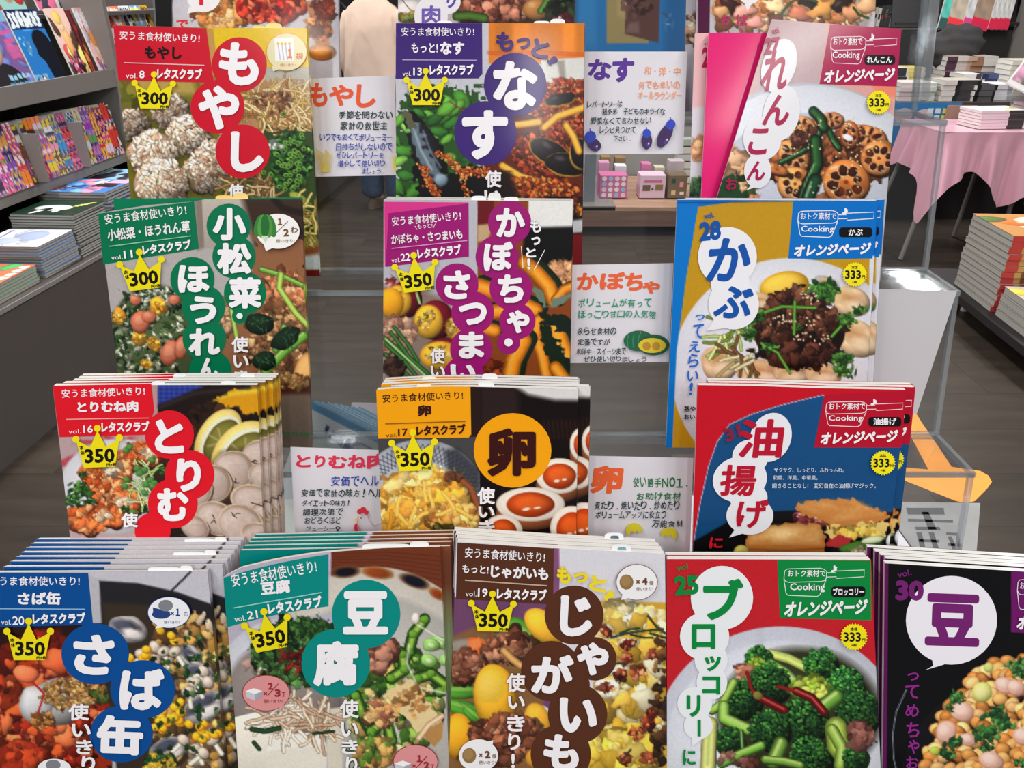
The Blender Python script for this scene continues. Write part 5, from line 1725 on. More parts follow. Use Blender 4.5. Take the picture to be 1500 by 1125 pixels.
def p_mame(c):
    c.crop(1280, 790, 3.3582)
    c.poly([(-100, -100), (2000, -100), (2000, 2000), (-100, 2000)], (16, 14, 18))
    c.poly([(40, 100), (72, 100), (62, 1300), (30, 1300)], (110, 26, 100), soft=1.2)
    pts = [(480 * 1.0 + 430 + 420 * math.cos(a), 1020 + 430 * math.sin(a)) for a in np.linspace(2.2, 4.1, 16)]
    c.line([(160, 740), (110, 850), (92, 960), (98, 1080), (120, 1180)], 5, (150, 160, 176), 0, 1.5)
    c.ell(1000, 1200, 870, 620, (24, 22, 26), 0, .1)
    for r in range(26):
        for k in range(26):
            x, y = 230 + k * 46 + random.uniform(-22, 22), 560 + r * 40 + random.uniform(-18, 18)
            if x < 800 - 560 * math.sqrt(max(0, 1 - ((y - 1180) / 620) ** 2)) or y < 575:
                continue
            col = np.array(random.choice([(222, 170, 104), (206, 146, 80), (232, 186, 126), (190, 126, 64)], )) * random.uniform(.85, 1.08)
            rot = random.uniform(-50, 50)
            c.ell(x + 4, y + 9, 42, 33, (80, 44, 20), rot, .1)
            c.ell(x, y, 40, 30, col, rot, .55, .05, hl=.2)
    for x, y, rx, ry in ((440, 850, 60, 50), (355, 950, 50, 60), (650, 720, 60, 40), (700, 730, 46, 40), (735, 970, 50, 44), (580, 1090, 60, 48), (465, 985, 40, 30)):
        c.ell(x, y, rx, ry, (240, 190, 170), 20, .35, .3)
        c.ell(x - 10, y - 10, rx * .6, ry * .5, (250, 218, 206), 20, .1, .3, soft=8)
    c.ell(532, 752, 48, 52, (226, 222, 130), 20, .35, .1)
    c.ell(528, 748, 30, 34, (240, 236, 170), 20, .1, soft=6)
    c.ell(565, 630, 24, 24, (206, 206, 130), 0, .3)
    c.ell(300, 1040, 26, 22, (190, 200, 90), 0, .3)
    for x, y, r in ((400, 780, 46), (370, 830, 30), (590, 860, 60), (640, 900, 56), (550, 960, 70), (400, 1000, 56), (370, 1060, 50), (700, 620, 50), (720, 660, 40), (730, 1100, 40), (560, 1020, 40)):
        herb(c, x, y, r, 24, [(44, 92, 50), (64, 124, 62), (34, 72, 44), (96, 150, 84)])
    c.poly([(675, 140), (1100, 190), (1100, 470), (676, 458)], (124, 28, 116), soft=1)
    c.grain(.06, 2)


def t_mame(p):
    p.crop(1280, 790, 3.3582)
    V = (118, 34, 112)
    p.disc(382, 398, 224, 218, (244, 240, 248), n=48)
    p.ngon([(285, 580), (292, 622), (256, 642), (345, 616), (350, 600)], (244, 240, 248))
    chars(p, [('豆', 254, 268, 522, 526)], V, .045, 0, 2)
    p.text('vol.', 115, 152, 185, 184, V, -12, .02)
    p.text('30', 106, 202, 246, 302, V, 1, .05)
    chars(p, [('っ', 165, 655, 222, 695), ('て', 155, 715, 222, 785), ('め', 155, 810, 222, 875), ('ち', 160, 900, 225, 975), ('ゃ', 168, 985, 224, 1055), ('お', 158, 1068, 220, 1130)], (146, 40, 140), .02)
    pan(p, 703, 195, 1020, 350)
    p.text('おトク素材で', 720, 212, 870, 248, W, 2, .012)
    p.text('オレンジページ', 708, 378, 1040, 450, W, 2, .05, .22)


def p_tomato(c):
    c.crop(150, 0, 4.286)
    c.poly([(-100, -900), (2000, -900), (2000, 900), (-100, 900)], (24, 22, 24))
    c.poly([(440, -900), (1500, -900), (1500, 900), (560, 900), (440, 200)], (190, 184, 192))
    c.ell(980, 60, 540, 420, (206, 202, 212), 0, .1, soft=3)
    c.ell(720, 60, 120, 130, (196, 140, 80), 0, .3, .2, soft=4)
    c.scat(760, 50, 170, 130, 200, [(196, 130, 76), (222, 170, 110), (160, 96, 50), (206, 150, 90), (236, 200, 150)], 14, 40, sh=.4)
    for x, y, rx, ry in ((900, 40, 60, 80), (980, 90, 70, 60), (1060, 20, 80, 70), (1160, 60, 90, 80), (1000, -20, 80, 60), (1120, 120, 70, 50), (1080, 100, 60, 30), (1230, 30, 60, 70)):
        c.ell(x, y, rx, ry, (196, 44, 34), random.uniform(-30, 60), .5, .3, hl=.3)
        c.ell(x + 6, y + 10, rx * .6, ry * .5, (222, 96, 66), 20, .3, .4, soft=6)
    c.scat(1050, 60, 190, 110, 60, [(214, 70, 48), (232, 130, 96), (170, 34, 28)], 12, 30, sh=.5)
    c.ell(1380, 330, 88, 52, (186, 112, 48), 0, .5)
    c.ell(1375, 318, 66, 34, (214, 150, 76), 0, .3, soft=6)
    c.poly([(1270, 0), (1440, 0), (1420, 160), (1440, 290), (1310, 300), (1290, 140)], (196, 136, 88), soft=4, nz=20)
    c.scat(1360, 180, 60, 90, 60, [(206, 150, 100), (166, 104, 66), (130, 76, 50)], 12, 30, sh=.3)
    c.scat(1390, 60, 60, 60, 40, [(150, 70, 40), (120, 50, 34)], 12, 30, sh=.4)
    c.grain(.08, 2)


def t_tomato(p):
    p.crop(150, 0, 4.286)
    p.disc(635, -20, 105, 96, (244, 242, 246))
    p.ngon([(545, 40), (532, 84), (610, 70)], (244, 242, 246))
    p.quad((608, -60), (634, -60), (634, 34), (608, 34), (226, 30, 50), 1, 1)
    p.text('で', 464, 125, 540, 178, (226, 40, 60), 0, .03)


def p_niku(c):
    c.crop(560, 0, 3.75)
    c.poly([(-100, -900), (2000, -900), (2000, 900), (-100, 900)], (196, 190, 196))
    c.ell(150, 60, 80, 60, (226, 220, 216), 0, .2, soft=6)
    c.line([(110, 0), (150, 50), (200, 80)], 4, (70, 60, 50))
    c.scat(160, 95, 60, 20, 26, [(110, 130, 70), (150, 120, 70)], 12, 24)
    c.poly([(400, -300), (1060, -300), (1060, 400), (430, 400), (420, 60)], (60, 36, 30), soft=6)
    c.ell(650, 60, 180, 70, (150, 90, 72), 5, .6, .2, hl=.3)
    c.scat(640, 40, 200, 60, 90, [(130, 72, 56), (160, 100, 80), (100, 54, 44), (190, 130, 106)], 20, 46, sh=.6, hl=.2)
    c.ell(850, 50, 80, 60, (166, 120, 70), 0, .5, hl=.3)
    c.line([(410, 90), (480, 85), (560, 100)], 52, (78, 110, 48), .6)
    c.line([(870, 60), (910, 0), (960, -40)], 40, (90, 130, 60), .6)
    c.scat(980, 50, 60, 90, 40, [(40, 56, 36), (24, 24, 24), (70, 90, 50)], 18, 40)
    c.scat(990, 105, 50, 16, 16, [(120, 40, 60), (190, 180, 190)], 10, 20)
    c.grain(.08, 2)


def t_niku(p):
    p.crop(560, 0, 3.75)
    cloud(p, [(268, 90, 92, 110), (345, 10, 85, 70)], (240, 238, 244))
    p.text('肉', 216, 30, 320, 140, (116, 96, 186), 0, .03)
    p.text('リ', 355, -40, 405, 45, (96, 80, 176), 0, .04, .2)


def p_kinoko(c):
    c.crop(1010, 0, 3.75)
    c.poly([(-100, -900), (2000, -900), (2000, 900), (-100, 900)], (206, 204, 212))
    c.poly([(45, -900), (130, -900), (108, 300), (45, 300)], (92, 20, 72))
    c.ell(560, 60, 440, 260, (196, 190, 190), 0, .1, soft=3)
    c.scat(560, 50, 420, 130, 260, [(222, 176, 134), (196, 140, 96), (160, 100, 66), (240, 206, 170), (110, 66, 46)], 18, 48, sh=.55)
    for x, y, rx, ry, col in ((220, 20, 60, 36, (70, 40, 36)), (180, 60, 46, 30, (206, 160, 116)), (300, 60, 60, 34, (226, 166, 150)), (480, 40, 70, 34, (236, 206, 160)), (600, 70, 60, 40, (196, 120, 90)), (730, 50, 80, 44, (214, 160, 90)),
                              (840, 20, 50, 40, (50, 36, 30)), (900, 70, 60, 40, (206, 150, 110)), (650, 10, 60, 30, (46, 32, 28)), (980, 30, 50, 60, (210, 170, 130)), (360, 120, 50, 34, (230, 160, 150))):
        c.ell(x, y, rx, ry, col, random.uniform(-30, 30), .5, 1.1, soft=2, hl=.2)
    for P in ([(500, 80), (540, 30), (590, -10)], [(900, 40), (930, 80), (980, 100)], [(640, -10), (700, 10)]):
        c.line(P, 14, (60, 90, 46), .5)
    c.grain(.08, 2)


def t_kinoko(p):
    p.crop(1010, 0, 3.75)
    p.disc(330, -30, 62, 52, (244, 242, 246))
    p.ngon([(300, 12), (318, 62), (345, 16)], (244, 242, 246))
    chars(p, [('お', 176, 75, 222, 140), ('は', 260, 80, 318, 142), ('い', 186, 152, 220, 190), ('、', 275, 150, 300, 180)], (196, 40, 116), .02)


def p_plainpink(c):
    c.C[:] = (236, 28, 120)


def p_pinkphoto(c):
    c.crop(1010, 0, 3.75)
    c.poly([(-100, -100), (2000, -100), (2000, 2000), (-100, 2000)], (240, 186, 190))
    c.poly([(-20, 600), (110, 580), (110, 1300), (-20, 1300)], (222, 216, 224), soft=5)
    c.scat(50, 830, 30, 60, 12, [(232, 170, 130), (216, 140, 90)], 20, 36)
    c.scat(50, 1040, 50, 60, 40, [(50, 84, 50), (80, 116, 70), (30, 50, 40)], 14, 30)
    c.line([(6, 180), (0, 700), (-16, 1300)], 5, (190, 50, 110), 0)


def t_pinkphoto(p):
    p.crop(1010, 0, 3.75)
    p.text('27', 68, 258, 150, 370, (190, 24, 84), -5, .04, .12)
    p.text('vol', 78, 228, 112, 250, (190, 24, 84), -12, .01)


def p_blue(c):
    c.crop(830, 0, 7.5)
    c.poly([(-100, -1500), (2000, -1500), (2000, 3000), (-100, 3000)], (34, 104, 160))
    c.poly([(95, -1500), (330, -1500), (330, 560), (95, 560)], (44, 116, 172), soft=14)
    c.poly([(1080, -1500), (1330, -1500), (1330, 600), (1080, 600)], (32, 86, 136), soft=14)
    c.scat(1120, 230, 60, 100, 14, [(80, 130, 170)], 6, 20, sh=0, asp=2)
    c.poly([(438, -1500), (900, -1500), (900, 474), (436, 480)], (140, 126, 84))
    c.poly([(660, -1500), (1075, -1500), (1010, 470), (640, 375)], (84, 56, 52), soft=2)
    c.poly([(690, 250), (790, 240), (800, 365), (640, 360)], (112, 84, 80), soft=5)
    c.poly([(560, -1500), (650, -1500), (640, 200), (560, 160)], (156, 140, 96), soft=8)
    c.scat(760, 60, 160, 120, 20, [(100, 72, 64), (70, 44, 44)], 20, 60, sh=0)


def nothing(p):
    pass


GL_ = 'cookbooks of the %s stack'
book(1, (166, 37), (449, 41), (191, 287), (462, 289), 420, p_moyashi, t_moyashi, 'red bean-sprout cookbook with rice-ball photo, upper left, priced 300', slips=[(369, 388, 4, (244, 226, 120)), (388, 412, 8, (248, 232, 150))], badge=crown(225.5, 109, 1.0, 1),
     spcol=(240, 210, 60), group=GL_ % 'bean-sprout', base=(150, 142, 62), curl=(.004, 0), top=[(302, 40.5), (310, 41)])
book(1, (580, 33.5), (856, 34), (580, 288), (853, 288), 392, p_nasu, t_nasu, 'purple eggplant cookbook, top middle, priced 300', slips=[(782, 805, 4, (246, 246, 246)), (806, 828, 7, (246, 246, 246)), (640, 662, 4, (246, 246, 246))], badge=crown(623.5, 104), spcol=(232, 140, 46),
     group=GL_ % 'eggplant', copies=[(0.001, .007)], what='purple eggplant cookbook copy behind the front one')
book(2, (144, 312), (441, 291), (172, 543), (453, 560), 640, p_komatsu, t_komatsu, 'green komatsuna and spinach cookbook, front copy with curled corner, priced 300', top=[(215, 300.5), (284, 295), (300, 292)],
     slips=[(313, 340, 6, (246, 206, 110)), (340, 362, 9, (248, 214, 130))], badge=crown(204, 369.5, 1.1, -7), curl=(.014, 0), spcol=(120, 100, 90), cell=1.5)
book(2, (166, 291), (441, 289), (190, 543), (452, 560), 300, lambda c: c.poly([(0, 0), (1500, 0), (1500, 1125), (0, 1125)], (0, 124, 84)), nothing,
     'green spinach cookbook copy just behind the curled front one', dback=.0075, cell=6, spcol=(0, 110, 70))
book(2, (562, 292), (839, 295), (561, 550), (834, 553), 556, p_kabocha, t_kabocha, 'magenta pumpkin and sweet potato cookbook in the middle, priced 350', slips=[(690, 712, 7, (246, 246, 246)), (715, 734, 12, (240, 240, 240)), (738, 760, 6, (246, 246, 246))], badge=crown(606, 374, 1.06, -7, price='350'), curl=(.006, 0),
     spcol=(30, 30, 30), group=GL_ % 'pumpkin', copies=[(0.001, .007), (0.0015, .014)], what='magenta pumpkin cookbook copy behind the front one')
book(2, (992, 292.5), (1286, 294), (975, 660), (1270, 560), 662, p_kabu, t_kabu, 'blue and gold turnip cookbook, volume 28, with white speech bubble', badge=burst(1252, 402, 18.4), spcol=(10, 110, 190),
     group=GL_ % 'turnip', copies=[(0.010, .007)], what='blue turnip cookbook copy behind the front one', cell=1.5)
book(3, (77, 565), (377, 564), (100, 763), (386, 780), 785, p_tori, t_tori, 'red chicken breast cookbook with lemon slices, front copy, priced 350', slips=[(322, 344, 6, (246, 246, 246)), (220, 240, 5, (236, 240, 246))], badge=crown(142.5, 627.5, 1.14, -2, price='350'), curl=(.004, .0),
     spcol=(60, 48, 40), group=GL_ % 'chicken breast', copies=[(0.0054, .007), (0.011, .014), (0.0125, .021), (0.0125, .028)], what='red chicken breast cookbook copy')
book(3, (551, 571), (847, 570), (559, 780), (844, 787), 792, p_egg, t_egg, 'amber egg cookbook with halved boiled eggs, front copy, priced 350', top=[(620, 567.5), (690, 566.5), (760, 568)], slips=[(700, 724, 8, (246, 246, 246)), (610, 632, 4, (246, 240, 230))], badge=crown(604.7, 633.6, 1.12, -2, price='350'),
     spcol=(40, 26, 24), group=GL_ % 'egg', copies=[(0.0125, .007), (0.0025, .014), (0.003, .021), (0.0035, .028)], what='amber egg cookbook copy')
book(3, (1021.5, 564), (1328, 571), (1014, 810), (1301, 812), 816, p_age, t_age, 'red and blue fried tofu cookbook with toasted sandwiches, front copy', top=[(1100, 565), (1200, 568.5)], badge=burst(1293.5, 678, 18.6),
     spcol=(200, 20, 46), group=GL_ % 'fried tofu', copies=[(0.012, .007), (0.0125, .014)], what='red and blue fried tofu cookbook copy')
book(4, (-20, 838), (304, 836), (-2, 1125), (331, 1125), 1130, p_saba, t_saba, 'blue canned mackerel cookbook at the lower left, front copy, priced 350', slips=[(215, 262, 4, (244, 246, 250)), (262, 280, 6, (246, 246, 246))], badge=crown(42, 910, 1.14, 0, price='350'), spcol=(70, 66, 64), thk=.006,
     group=GL_ % 'mackerel', sink=0.05, fan=-0.0012, copies=[(0.0112, .0085), (0.0135, .0165), (0.015, .0235), (0.016, .0305), (0.017, .0375), (0.018, .0445), (0.019, .0515)], what='blue canned mackerel cookbook copy', cell=1.55)
book(4, (327, 845), (645, 801), (349, 1125), (658, 1125), 1130, p_tofu, t_tofu, 'teal tofu cookbook with curled top, front copy, priced 350', top=[(352, 832), (400, 821), (440, 814), (480, 809), (560, 803)], slips=[(530, 600, 4, (236, 238, 240)), (600, 628, 7, (246, 246, 246))], badge=crown(386.5, 896, 1.14, -11, price='350'),
     curl=(.012, 0), spcol=(120, 70, 44), cell=1.55)
book(4, (351, 806), (660, 800), (362, 1125), (668, 1125), 850, lambda c: (c.poly([(0, 0), (1500, 0), (1500, 1200), (0, 1200)], (128, 70, 44)), c.poly([(0, 0), (520, 0), (520, 1200), (0, 1200)], (0, 134, 128)), c.poly([(520, 0), (531, 0), (531, 1200), (520, 1200)], (206, 190, 216)),
                                                                           c.poly([(645, 880), (700, 860), (700, 1200), (640, 1200)], (150, 170, 120), soft=8)),
     nothing, 'teal tofu cookbook copy, second from the front', thk=.005, dback=.0095, cell=4, spcol=(120, 70, 44), group=GL_ % 'tofu', sink=0.3, fan=-.0006, copies=[(0.001, .0075), (0.0035, .0140), (0.0045, .0205), (0.006, .027)], what='teal tofu cookbook copy behind the second one')
book(4, (669, 793), (974, 811), (657, 1125), (977, 1125), 1130, p_jaga, t_jaga, 'brown potato cookbook in the bottom row, front copy, priced 350', top=[(811, 803)], slips=[(896, 925, 9, (246, 246, 248)), (905, 918, 5, (150, 214, 230))], badge=crown(721.5, 870, 1.1, 1, price='350'),
     spcol=(200, 190, 180), group=GL_ % 'potato', copies=[(-.001, .007), (-.0025, .0135), (-.0045, .020)], what='brown potato cookbook copy', cell=1.5)
book(4, (976.5, 819), (1276, 820), (977, 1125), (1290, 1125), 1130, p_brocc, t_brocc, 'red and green broccoli cookbook, volume 25, front copy', badge=burst(1251, 933, 20.2), spcol=(0, 110, 56),
     group=GL_ % 'broccoli', copies=[(-.001, .007)], what='red and green broccoli cookbook copy behind the front one', cell=1.5)
book(4, (1296, 825), (1596, 843), (1293, 1125), (1612, 1125), 1130, p_mame, t_mame, 'black soybean cookbook at the lower right corner, front copy', spcol=(30, 20, 34), group=GL_ % 'soybean',
     sink=0.3, copies=[(.004, .0075), (.0015, .0135), (-.001, .0195), (-.0055, .0265)], what='black soybean cookbook copy', cell=1.5)
# lotus root: tilted front copy, bare pink copy, pale copy
book(1, (1131, 28), (1320.5, 42.5), (1050, 290), (1299, 290), 294, p_renkon, t_renkon, 'pink lotus root cookbook leaning askew, volume 27, front copy', badge=burst(1287, 150, 18), spcol=(190, 30, 90), dback=-.012, curl=(0, .004))
book(1, (1038, 48), (1275, 48), (1027, 290), (1262, 290), 294, p_plainpink, nothing, 'plain hot pink edge of lotus root cookbook, second copy', cell=8, spcol=(226, 30, 110))
book(1, (1018, 48.5), (1262, 49), (1010, 290), (1250, 290), 294, p_pinkphoto, t_pinkphoto, 'pale pink lotus root cookbook copy, rearmost and leftmost', dback=.008, spcol=(226, 150, 160), cell=2.5)
# top tier
book(0, (222, -85), (494, -88), (230, 60), (497, 110), 120, p_tomato, t_tomato, 'tomato dish cookbook cut by the top edge, left', spcol=(60, 60, 64))
book(0, (583, -88), (842, -88), (583, 60), (842, 60), 120, p_niku, t_niku, 'meat dish cookbook cut by the top edge, middle', spcol=(60, 60, 64))
book(0, (1022, -90), (1287, -88), (1020, 60), (1280, 60), 120, p_kinoko, t_kinoko, 'mushroom dish cookbook with dark purple edge at the top right', spcol=(90, 20, 70))
book(0, (1007, -92), (1250, -90), (1004, 60), (1240, 60), 230, lambda c: (c.poly([(-100, -900), (2000, -900), (2000, 900), (-100, 900)], (196, 190, 198)), c.scat(1016, 40, 16, 20, 20, [(206, 150, 110), (230, 200, 170), (90, 60, 50)], 4, 9)),
     nothing, 'mushroom cookbook copy peeking out behind on the left', dback=.01, cell=2.5)
book(0, (842, -60), (1006, -60), (842, 70), (1003, 70), 120, p_blue, nothing, 'blue booklet with brown envelope picture above the eggplant card', name='booklet', dback=.004, cell=2.2, thk=.003)

import zlib


def nth(n):
    one = ['', 'first', 'second', 'third', 'fourth', 'fifth', 'sixth', 'seventh', 'eighth', 'ninth', 'tenth', 'eleventh', 'twelfth', 'thirteenth', 'fourteenth', 'fifteenth', 'sixteenth', 'seventeenth', 'eighteenth', 'nineteenth']
    if n < 20:
        return one[n]
    t = {2: 'twent', 3: 'thirt', 4: 'fort', 5: 'fift', 6: 'sixt'}[n // 10]
    return t + 'ieth' if n % 10 == 0 else t + 'y-' + one[n % 10]


# ------------------------------------------------------------------ handwritten cards taped to the rack
def hand(p, txt, x0, y0, x1, y1, col, b=0.015):
    n = len(txt)
    wd = (x1 - x0) / n
    h = y1 - y0
    for i, ch in enumerate(txt):
        if ch in ' 　':
            continue
        k = 0.9
        hh = h * random.uniform(.88, 1.08)
        ww = wd * k * random.uniform(.9, 1.05)
        cx, cy = x0 + (i + .5) * wd, (y0 + y1) / 2 + random.uniform(-.05, .05) * h
        if ch in 'ーっッょゃュュ・.。、!ョ':
            if ch in 'ー':
                hh = h * .10
            elif ch in '・.。、':
                hh, ww = h * .16, min(ww * .3, h * .16)
                cy += 0 if ch == '・' else h * .36
            elif ch == '!':
                ww *= .25
            else:
                hh *= .6
                ww *= .7
                cy += h * .18
        p.text(ch, cx - ww / 2, cy - hh / 2, cx + ww / 2, cy + hh / 2, col, random.uniform(-5, 4), b, random.uniform(.02, .12))


def card(yz, crop, corners, fn, label, thick=0.0012, name='handwritten_card', cat='card', mt=None):
    s0 = Sheet((0, yz[0], yz[1]))
    P = [(crop[0] + x / crop[2], crop[1] + y / crop[2]) for x, y in corners]
    L = [s0.local(*q) for q in P]
    cx = sum(float(q[0]) for q in L) / 4
    zb = min(float(q[1]) for q in L)
    O = np.array(s0.O) + s0.R @ np.array([cx, 0, zb])
    s = Sheet(O)
    L = [s.local(*q) for q in P]
    r = empty(name, s.O, s.eul, label, cat)
    V = [(float(x), 0, float(z)) for x, z in L] + [(float(x), thick, float(z)) for x, z in L]
    mesh('sheet', V, [(0, 1, 2, 3), (4, 7, 6, 5), (0, 4, 5, 1), (1, 5, 6, 2), (2, 6, 7, 3), (3, 7, 4, 0)], mt or M_CARD, r)
    p = Print(s)
    p.crop(*crop)
    if fn:
        fn(p)
    p.build('handwriting', r, M_FLAT)
    return r


DG = (16, 56, 60)


def c1(p):
    for t, *b in (('も', 122, 455, 225, 588), ('や', 232, 465, 366, 582), ('し', 382, 462, 490, 592)):
        p.text(t, *b, (236, 84, 36), 0, .04, .05)
    hand(p, '季節を問わない', 283, 610, 585, 655, DG)
    hand(p, '家計の救世主', 293, 666, 555, 715, DG)
    B = (36, 60, 170)
    hand(p, 'いつでも安くてボリューミー', 180, 736, 580, 772, B)
    hand(p, '日持ちがしないので', 268, 788, 580, 825, B)
    hand(p, 'ぜひレパートリーを', 272, 836, 534, 870, B)
    hand(p, '増やして使い切り', 278, 880, 542, 916, B)
    hand(p, 'ましょう。', 412, 924, 545, 955, B)
    for k in range(9):
        x = 165 + k * 9
        p.stroke([(x, 815 + (k * 37) % 30), (x + 6, 860), (x + (k - 4) * -3 + 8, 925), (x + (k - 4) * -5 + 14, 945)], 4.5, (226, 200, 70))
    for k in range(3):
        p.stroke([(582 + k * 5, 855), (586 + k * 5, 900), (590 + k * 4, 940)], 4.5, (236, 226, 60))


def c2(p):
    U = (84, 36, 150)
    p.text('な', 118, 325, 246, 440, U, 0, .045, .05)
    p.text('す', 250, 318, 370, 452, U, 0, .045, .05)
    O = (246, 160, 110)
    hand(p, '和・洋・中', 425, 366, 628, 416, O)
    hand(p, '何でも来いの', 392, 445, 626, 488, O)
    hand(p, 'オールラウンダー', 390, 503, 634, 545, O)
    hand(p, 'レパートリーは', 112, 555, 308, 588, DG)
    hand(p, '超多彩 子どものキライな', 195, 594, 542, 630, DG)
    hand(p, '野菜なくて言わせない', 132, 645, 466, 682, DG)
    hand(p, 'レシピ見つけて', 180, 695, 380, 732, DG)
    hand(p, '下さい。', 258, 746, 362, 776, DG)
    for x, y, rx, ry, r in ((152, 795, 40, 32, 35), (440, 775, 30, 44, 0), (540, 745, 34, 72, 28)):
        p.disc(x, y, rx, ry, (56, 26, 90), r, 24)
        p.disc(x + 8, y + ry * .45, rx * .35, ry * .25, (84, 50, 130), r, 12)
        c, s = math.cos(math.radians(r)), math.sin(math.radians(r))
        hx, hy = x + s * ry * .95, y - c * ry * .95
        if r == 35:
            hx, hy = 130, 752
        p.disc(hx, hy, rx * .75, rx * .85, (40, 66, 190), r, 16)
        p.stroke([(hx, hy - rx * .6), (hx - 2, hy - rx * 1.2)], 5, (40, 66, 190))
        p.disc(x + rx * .35, y + ry * .3, 4, 6, (226, 220, 240), r, 8)


def c3(p):
    for t, *b in (('か', 155, 185, 355, 345), ('ぼ', 368, 178, 600, 342), ('ち', 596, 185, 765, 350), ('ゃ', 756, 262, 918, 376)):
        p.text(t, *b, (238, 96, 44), 0, .045, .05)
    G = (26, 150, 112)
    hand(p, 'ボリュームが有って', 165, 422, 845, 498, G)
    hand(p, 'ほっこり甘口の人気物', 168, 528, 884, 602, G)
    hand(p, '余らせ食材の', 158, 684, 520, 752, DG)
    hand(p, '定番ですが', 162, 788, 462, 850, DG)
    hand(p, '和洋中・スイーツまで', 155, 876, 608, 936, DG)
    hand(p, 'ぜひ使い切りましょう', 218, 948, 800, 1002, DG)
    p.disc(725, 808, 140, 95, (8, 96, 62), 0, 30)
    for x in (630, 680, 730, 790):
        p.stroke([(x, 750), (x - 12, 800), (x - 6, 870)], 9, (30, 140, 96))
    p.disc(860, 845, 142, 96, (6, 84, 56), 0, 30)
    p.disc(845, 850, 126, 68, (226, 200, 30), 0, 30)
    for x in (795, 882):
        p.disc(x, 856, 38, 38, (190, 140, 40), 0, 18)
    p.stroke([(735, 715), (742, 745)], 8, (130, 130, 80))


def c4(p):
    for t, *b in (('と', 95, 508, 182, 582), ('り', 205, 510, 268, 582), ('む', 285, 512, 395, 588), ('ね', 400, 508, 508, 588), ('肉', 512, 500, 640, 590)):
        p.text(t, *b, (226, 40, 80), 0, .045, .05)
    hand(p, '安価でヘルシー', 298, 630, 700, 690, (36, 66, 170))
    hand(p, '安価で家計の味方!ヘルシー', 124, 710, 690, 756, DG)
    hand(p, 'ダイエットの味方!', 130, 774, 420, 810, DG)
    hand(p, '調理次第で', 132, 824, 374, 864, DG)
    hand(p, 'おどろくほど', 144, 876, 362, 912, DG)
    hand(p, 'ジューシー♀', 150, 928, 358, 958, DG)
    R = (222, 40, 60)
    for x, y, r in ((470, 842, 16), (490, 832, 18), (508, 846, 14)):
        p.disc(x, y, r, r, R, n=12)
    p.disc(450, 935, 13, 26, R, n=14)
    p.ngon([(436, 890), (458, 876), (458, 902)], (240, 210, 60))
    p.disc(478, 880, 4, 4, (30, 30, 30), n=8)
    p.stroke([(462, 868), (456, 900), (460, 960)], 3, (226, 130, 150))
    p.stroke([(514, 860), (528, 900), (550, 925), (580, 918), (604, 904)], 3, (226, 130, 150))


def c5(p):
    O = (240, 96, 36)
    p.text('卵', 100, 262, 388, 522, O, 2, .05, .08)
    G = (24, 120, 60)
    hand(p, '使い勝手No１.', 478, 372, 1008, 466, G)
    hand(p, 'お助け食材', 510, 508, 924, 578, G)
    hand(p, '煮たり.焼いたり.炒めたり', 128, 588, 915, 668, DG)
    hand(p, 'ボリュームアップに役立つ', 138, 680, 790, 748, DG)
    hand(p, '万能食材', 655, 764, 945, 828, DG)
    for x, y, s in ((492, 850, 1), (812, 888, -1)):
        P = [(x + 76 * math.cos(a) * 1.0, y + 62 * math.sin(a)) for a in np.linspace(PI, 2 * PI, 12)]
        z = [(x + 76, y + 16), (x + 45, y + 26), (x + 28, y + 10), (x + 4, y + 34), (x - 22, y + 14), (x - 46, y + 52), (x - 70, y + 40)]
        if s < 0:
            P = [(x + (x - a), b) for a, b in P]
            z = [(x + (x - a), b) for a, b in z]
        p.ngon(P + z, (222, 206, 40))


card((.8585, 1.212), (420, 0, 3.75), [(90, 432), (595, 415), (603, 962), (110, 972)], c1, 'white card with orange bean-sprout heading and blue handwriting')
card((.8585, 1.212), (830, 0, 3.75), [(85, 283), (663, 283), (640, 845), (85, 848)], c2, 'white card with purple heading and three drawn eggplants')
card((.7495, 1.050), (820, 370, 6.25), [(60, 113), (1040, 97), (997, 1003), (60, 1012)], c3, 'white card with orange heading and drawn green pumpkin')
card((.635, .888), (410, 540, 4.018), [(62, 462), (640, 482), (640, 1010), (92, 1010)], c4, 'white card with red heading and drawn hen head')
card((.635, .888), (850, 640, 6.25), [(60, 175), (1035, 195), (1003, 1100), (60, 1100)], c5, 'white card with orange egg heading and two yellow half shells')
card((.7495, 1.050), (0, 0, 1), [(1270, 423), (1402, 426), (1343, 606), (1262, 640)], None, 'blank white paper sheet slanting behind the blue turnip cookbooks', name='paper_sheet', cat='paper', mt=mat('grey_white_paper', (196, 193, 197), rough=.7))  # white sheet; weaker light behind the acrylic is put into its grey colour

# ------------------------------------------------------------------ acrylic stair rack
LED = [(0.909, 0.982, 1.371), (0.798, 0.8705, 1.208), (0.684, 0.7625, 1.046), (0.570, 0.6515, 0.884)]
XL, XR = -0.425, 0.492
XC, XW = (XL + XR) / 2, XR - XL
rack = empty('acrylic_stair_rack', (XC, 0.8, 0.762), (0, 0, 0), 'clear acrylic stepped rack holding the rows of cookbooks', 'display rack')
TH = 0.005


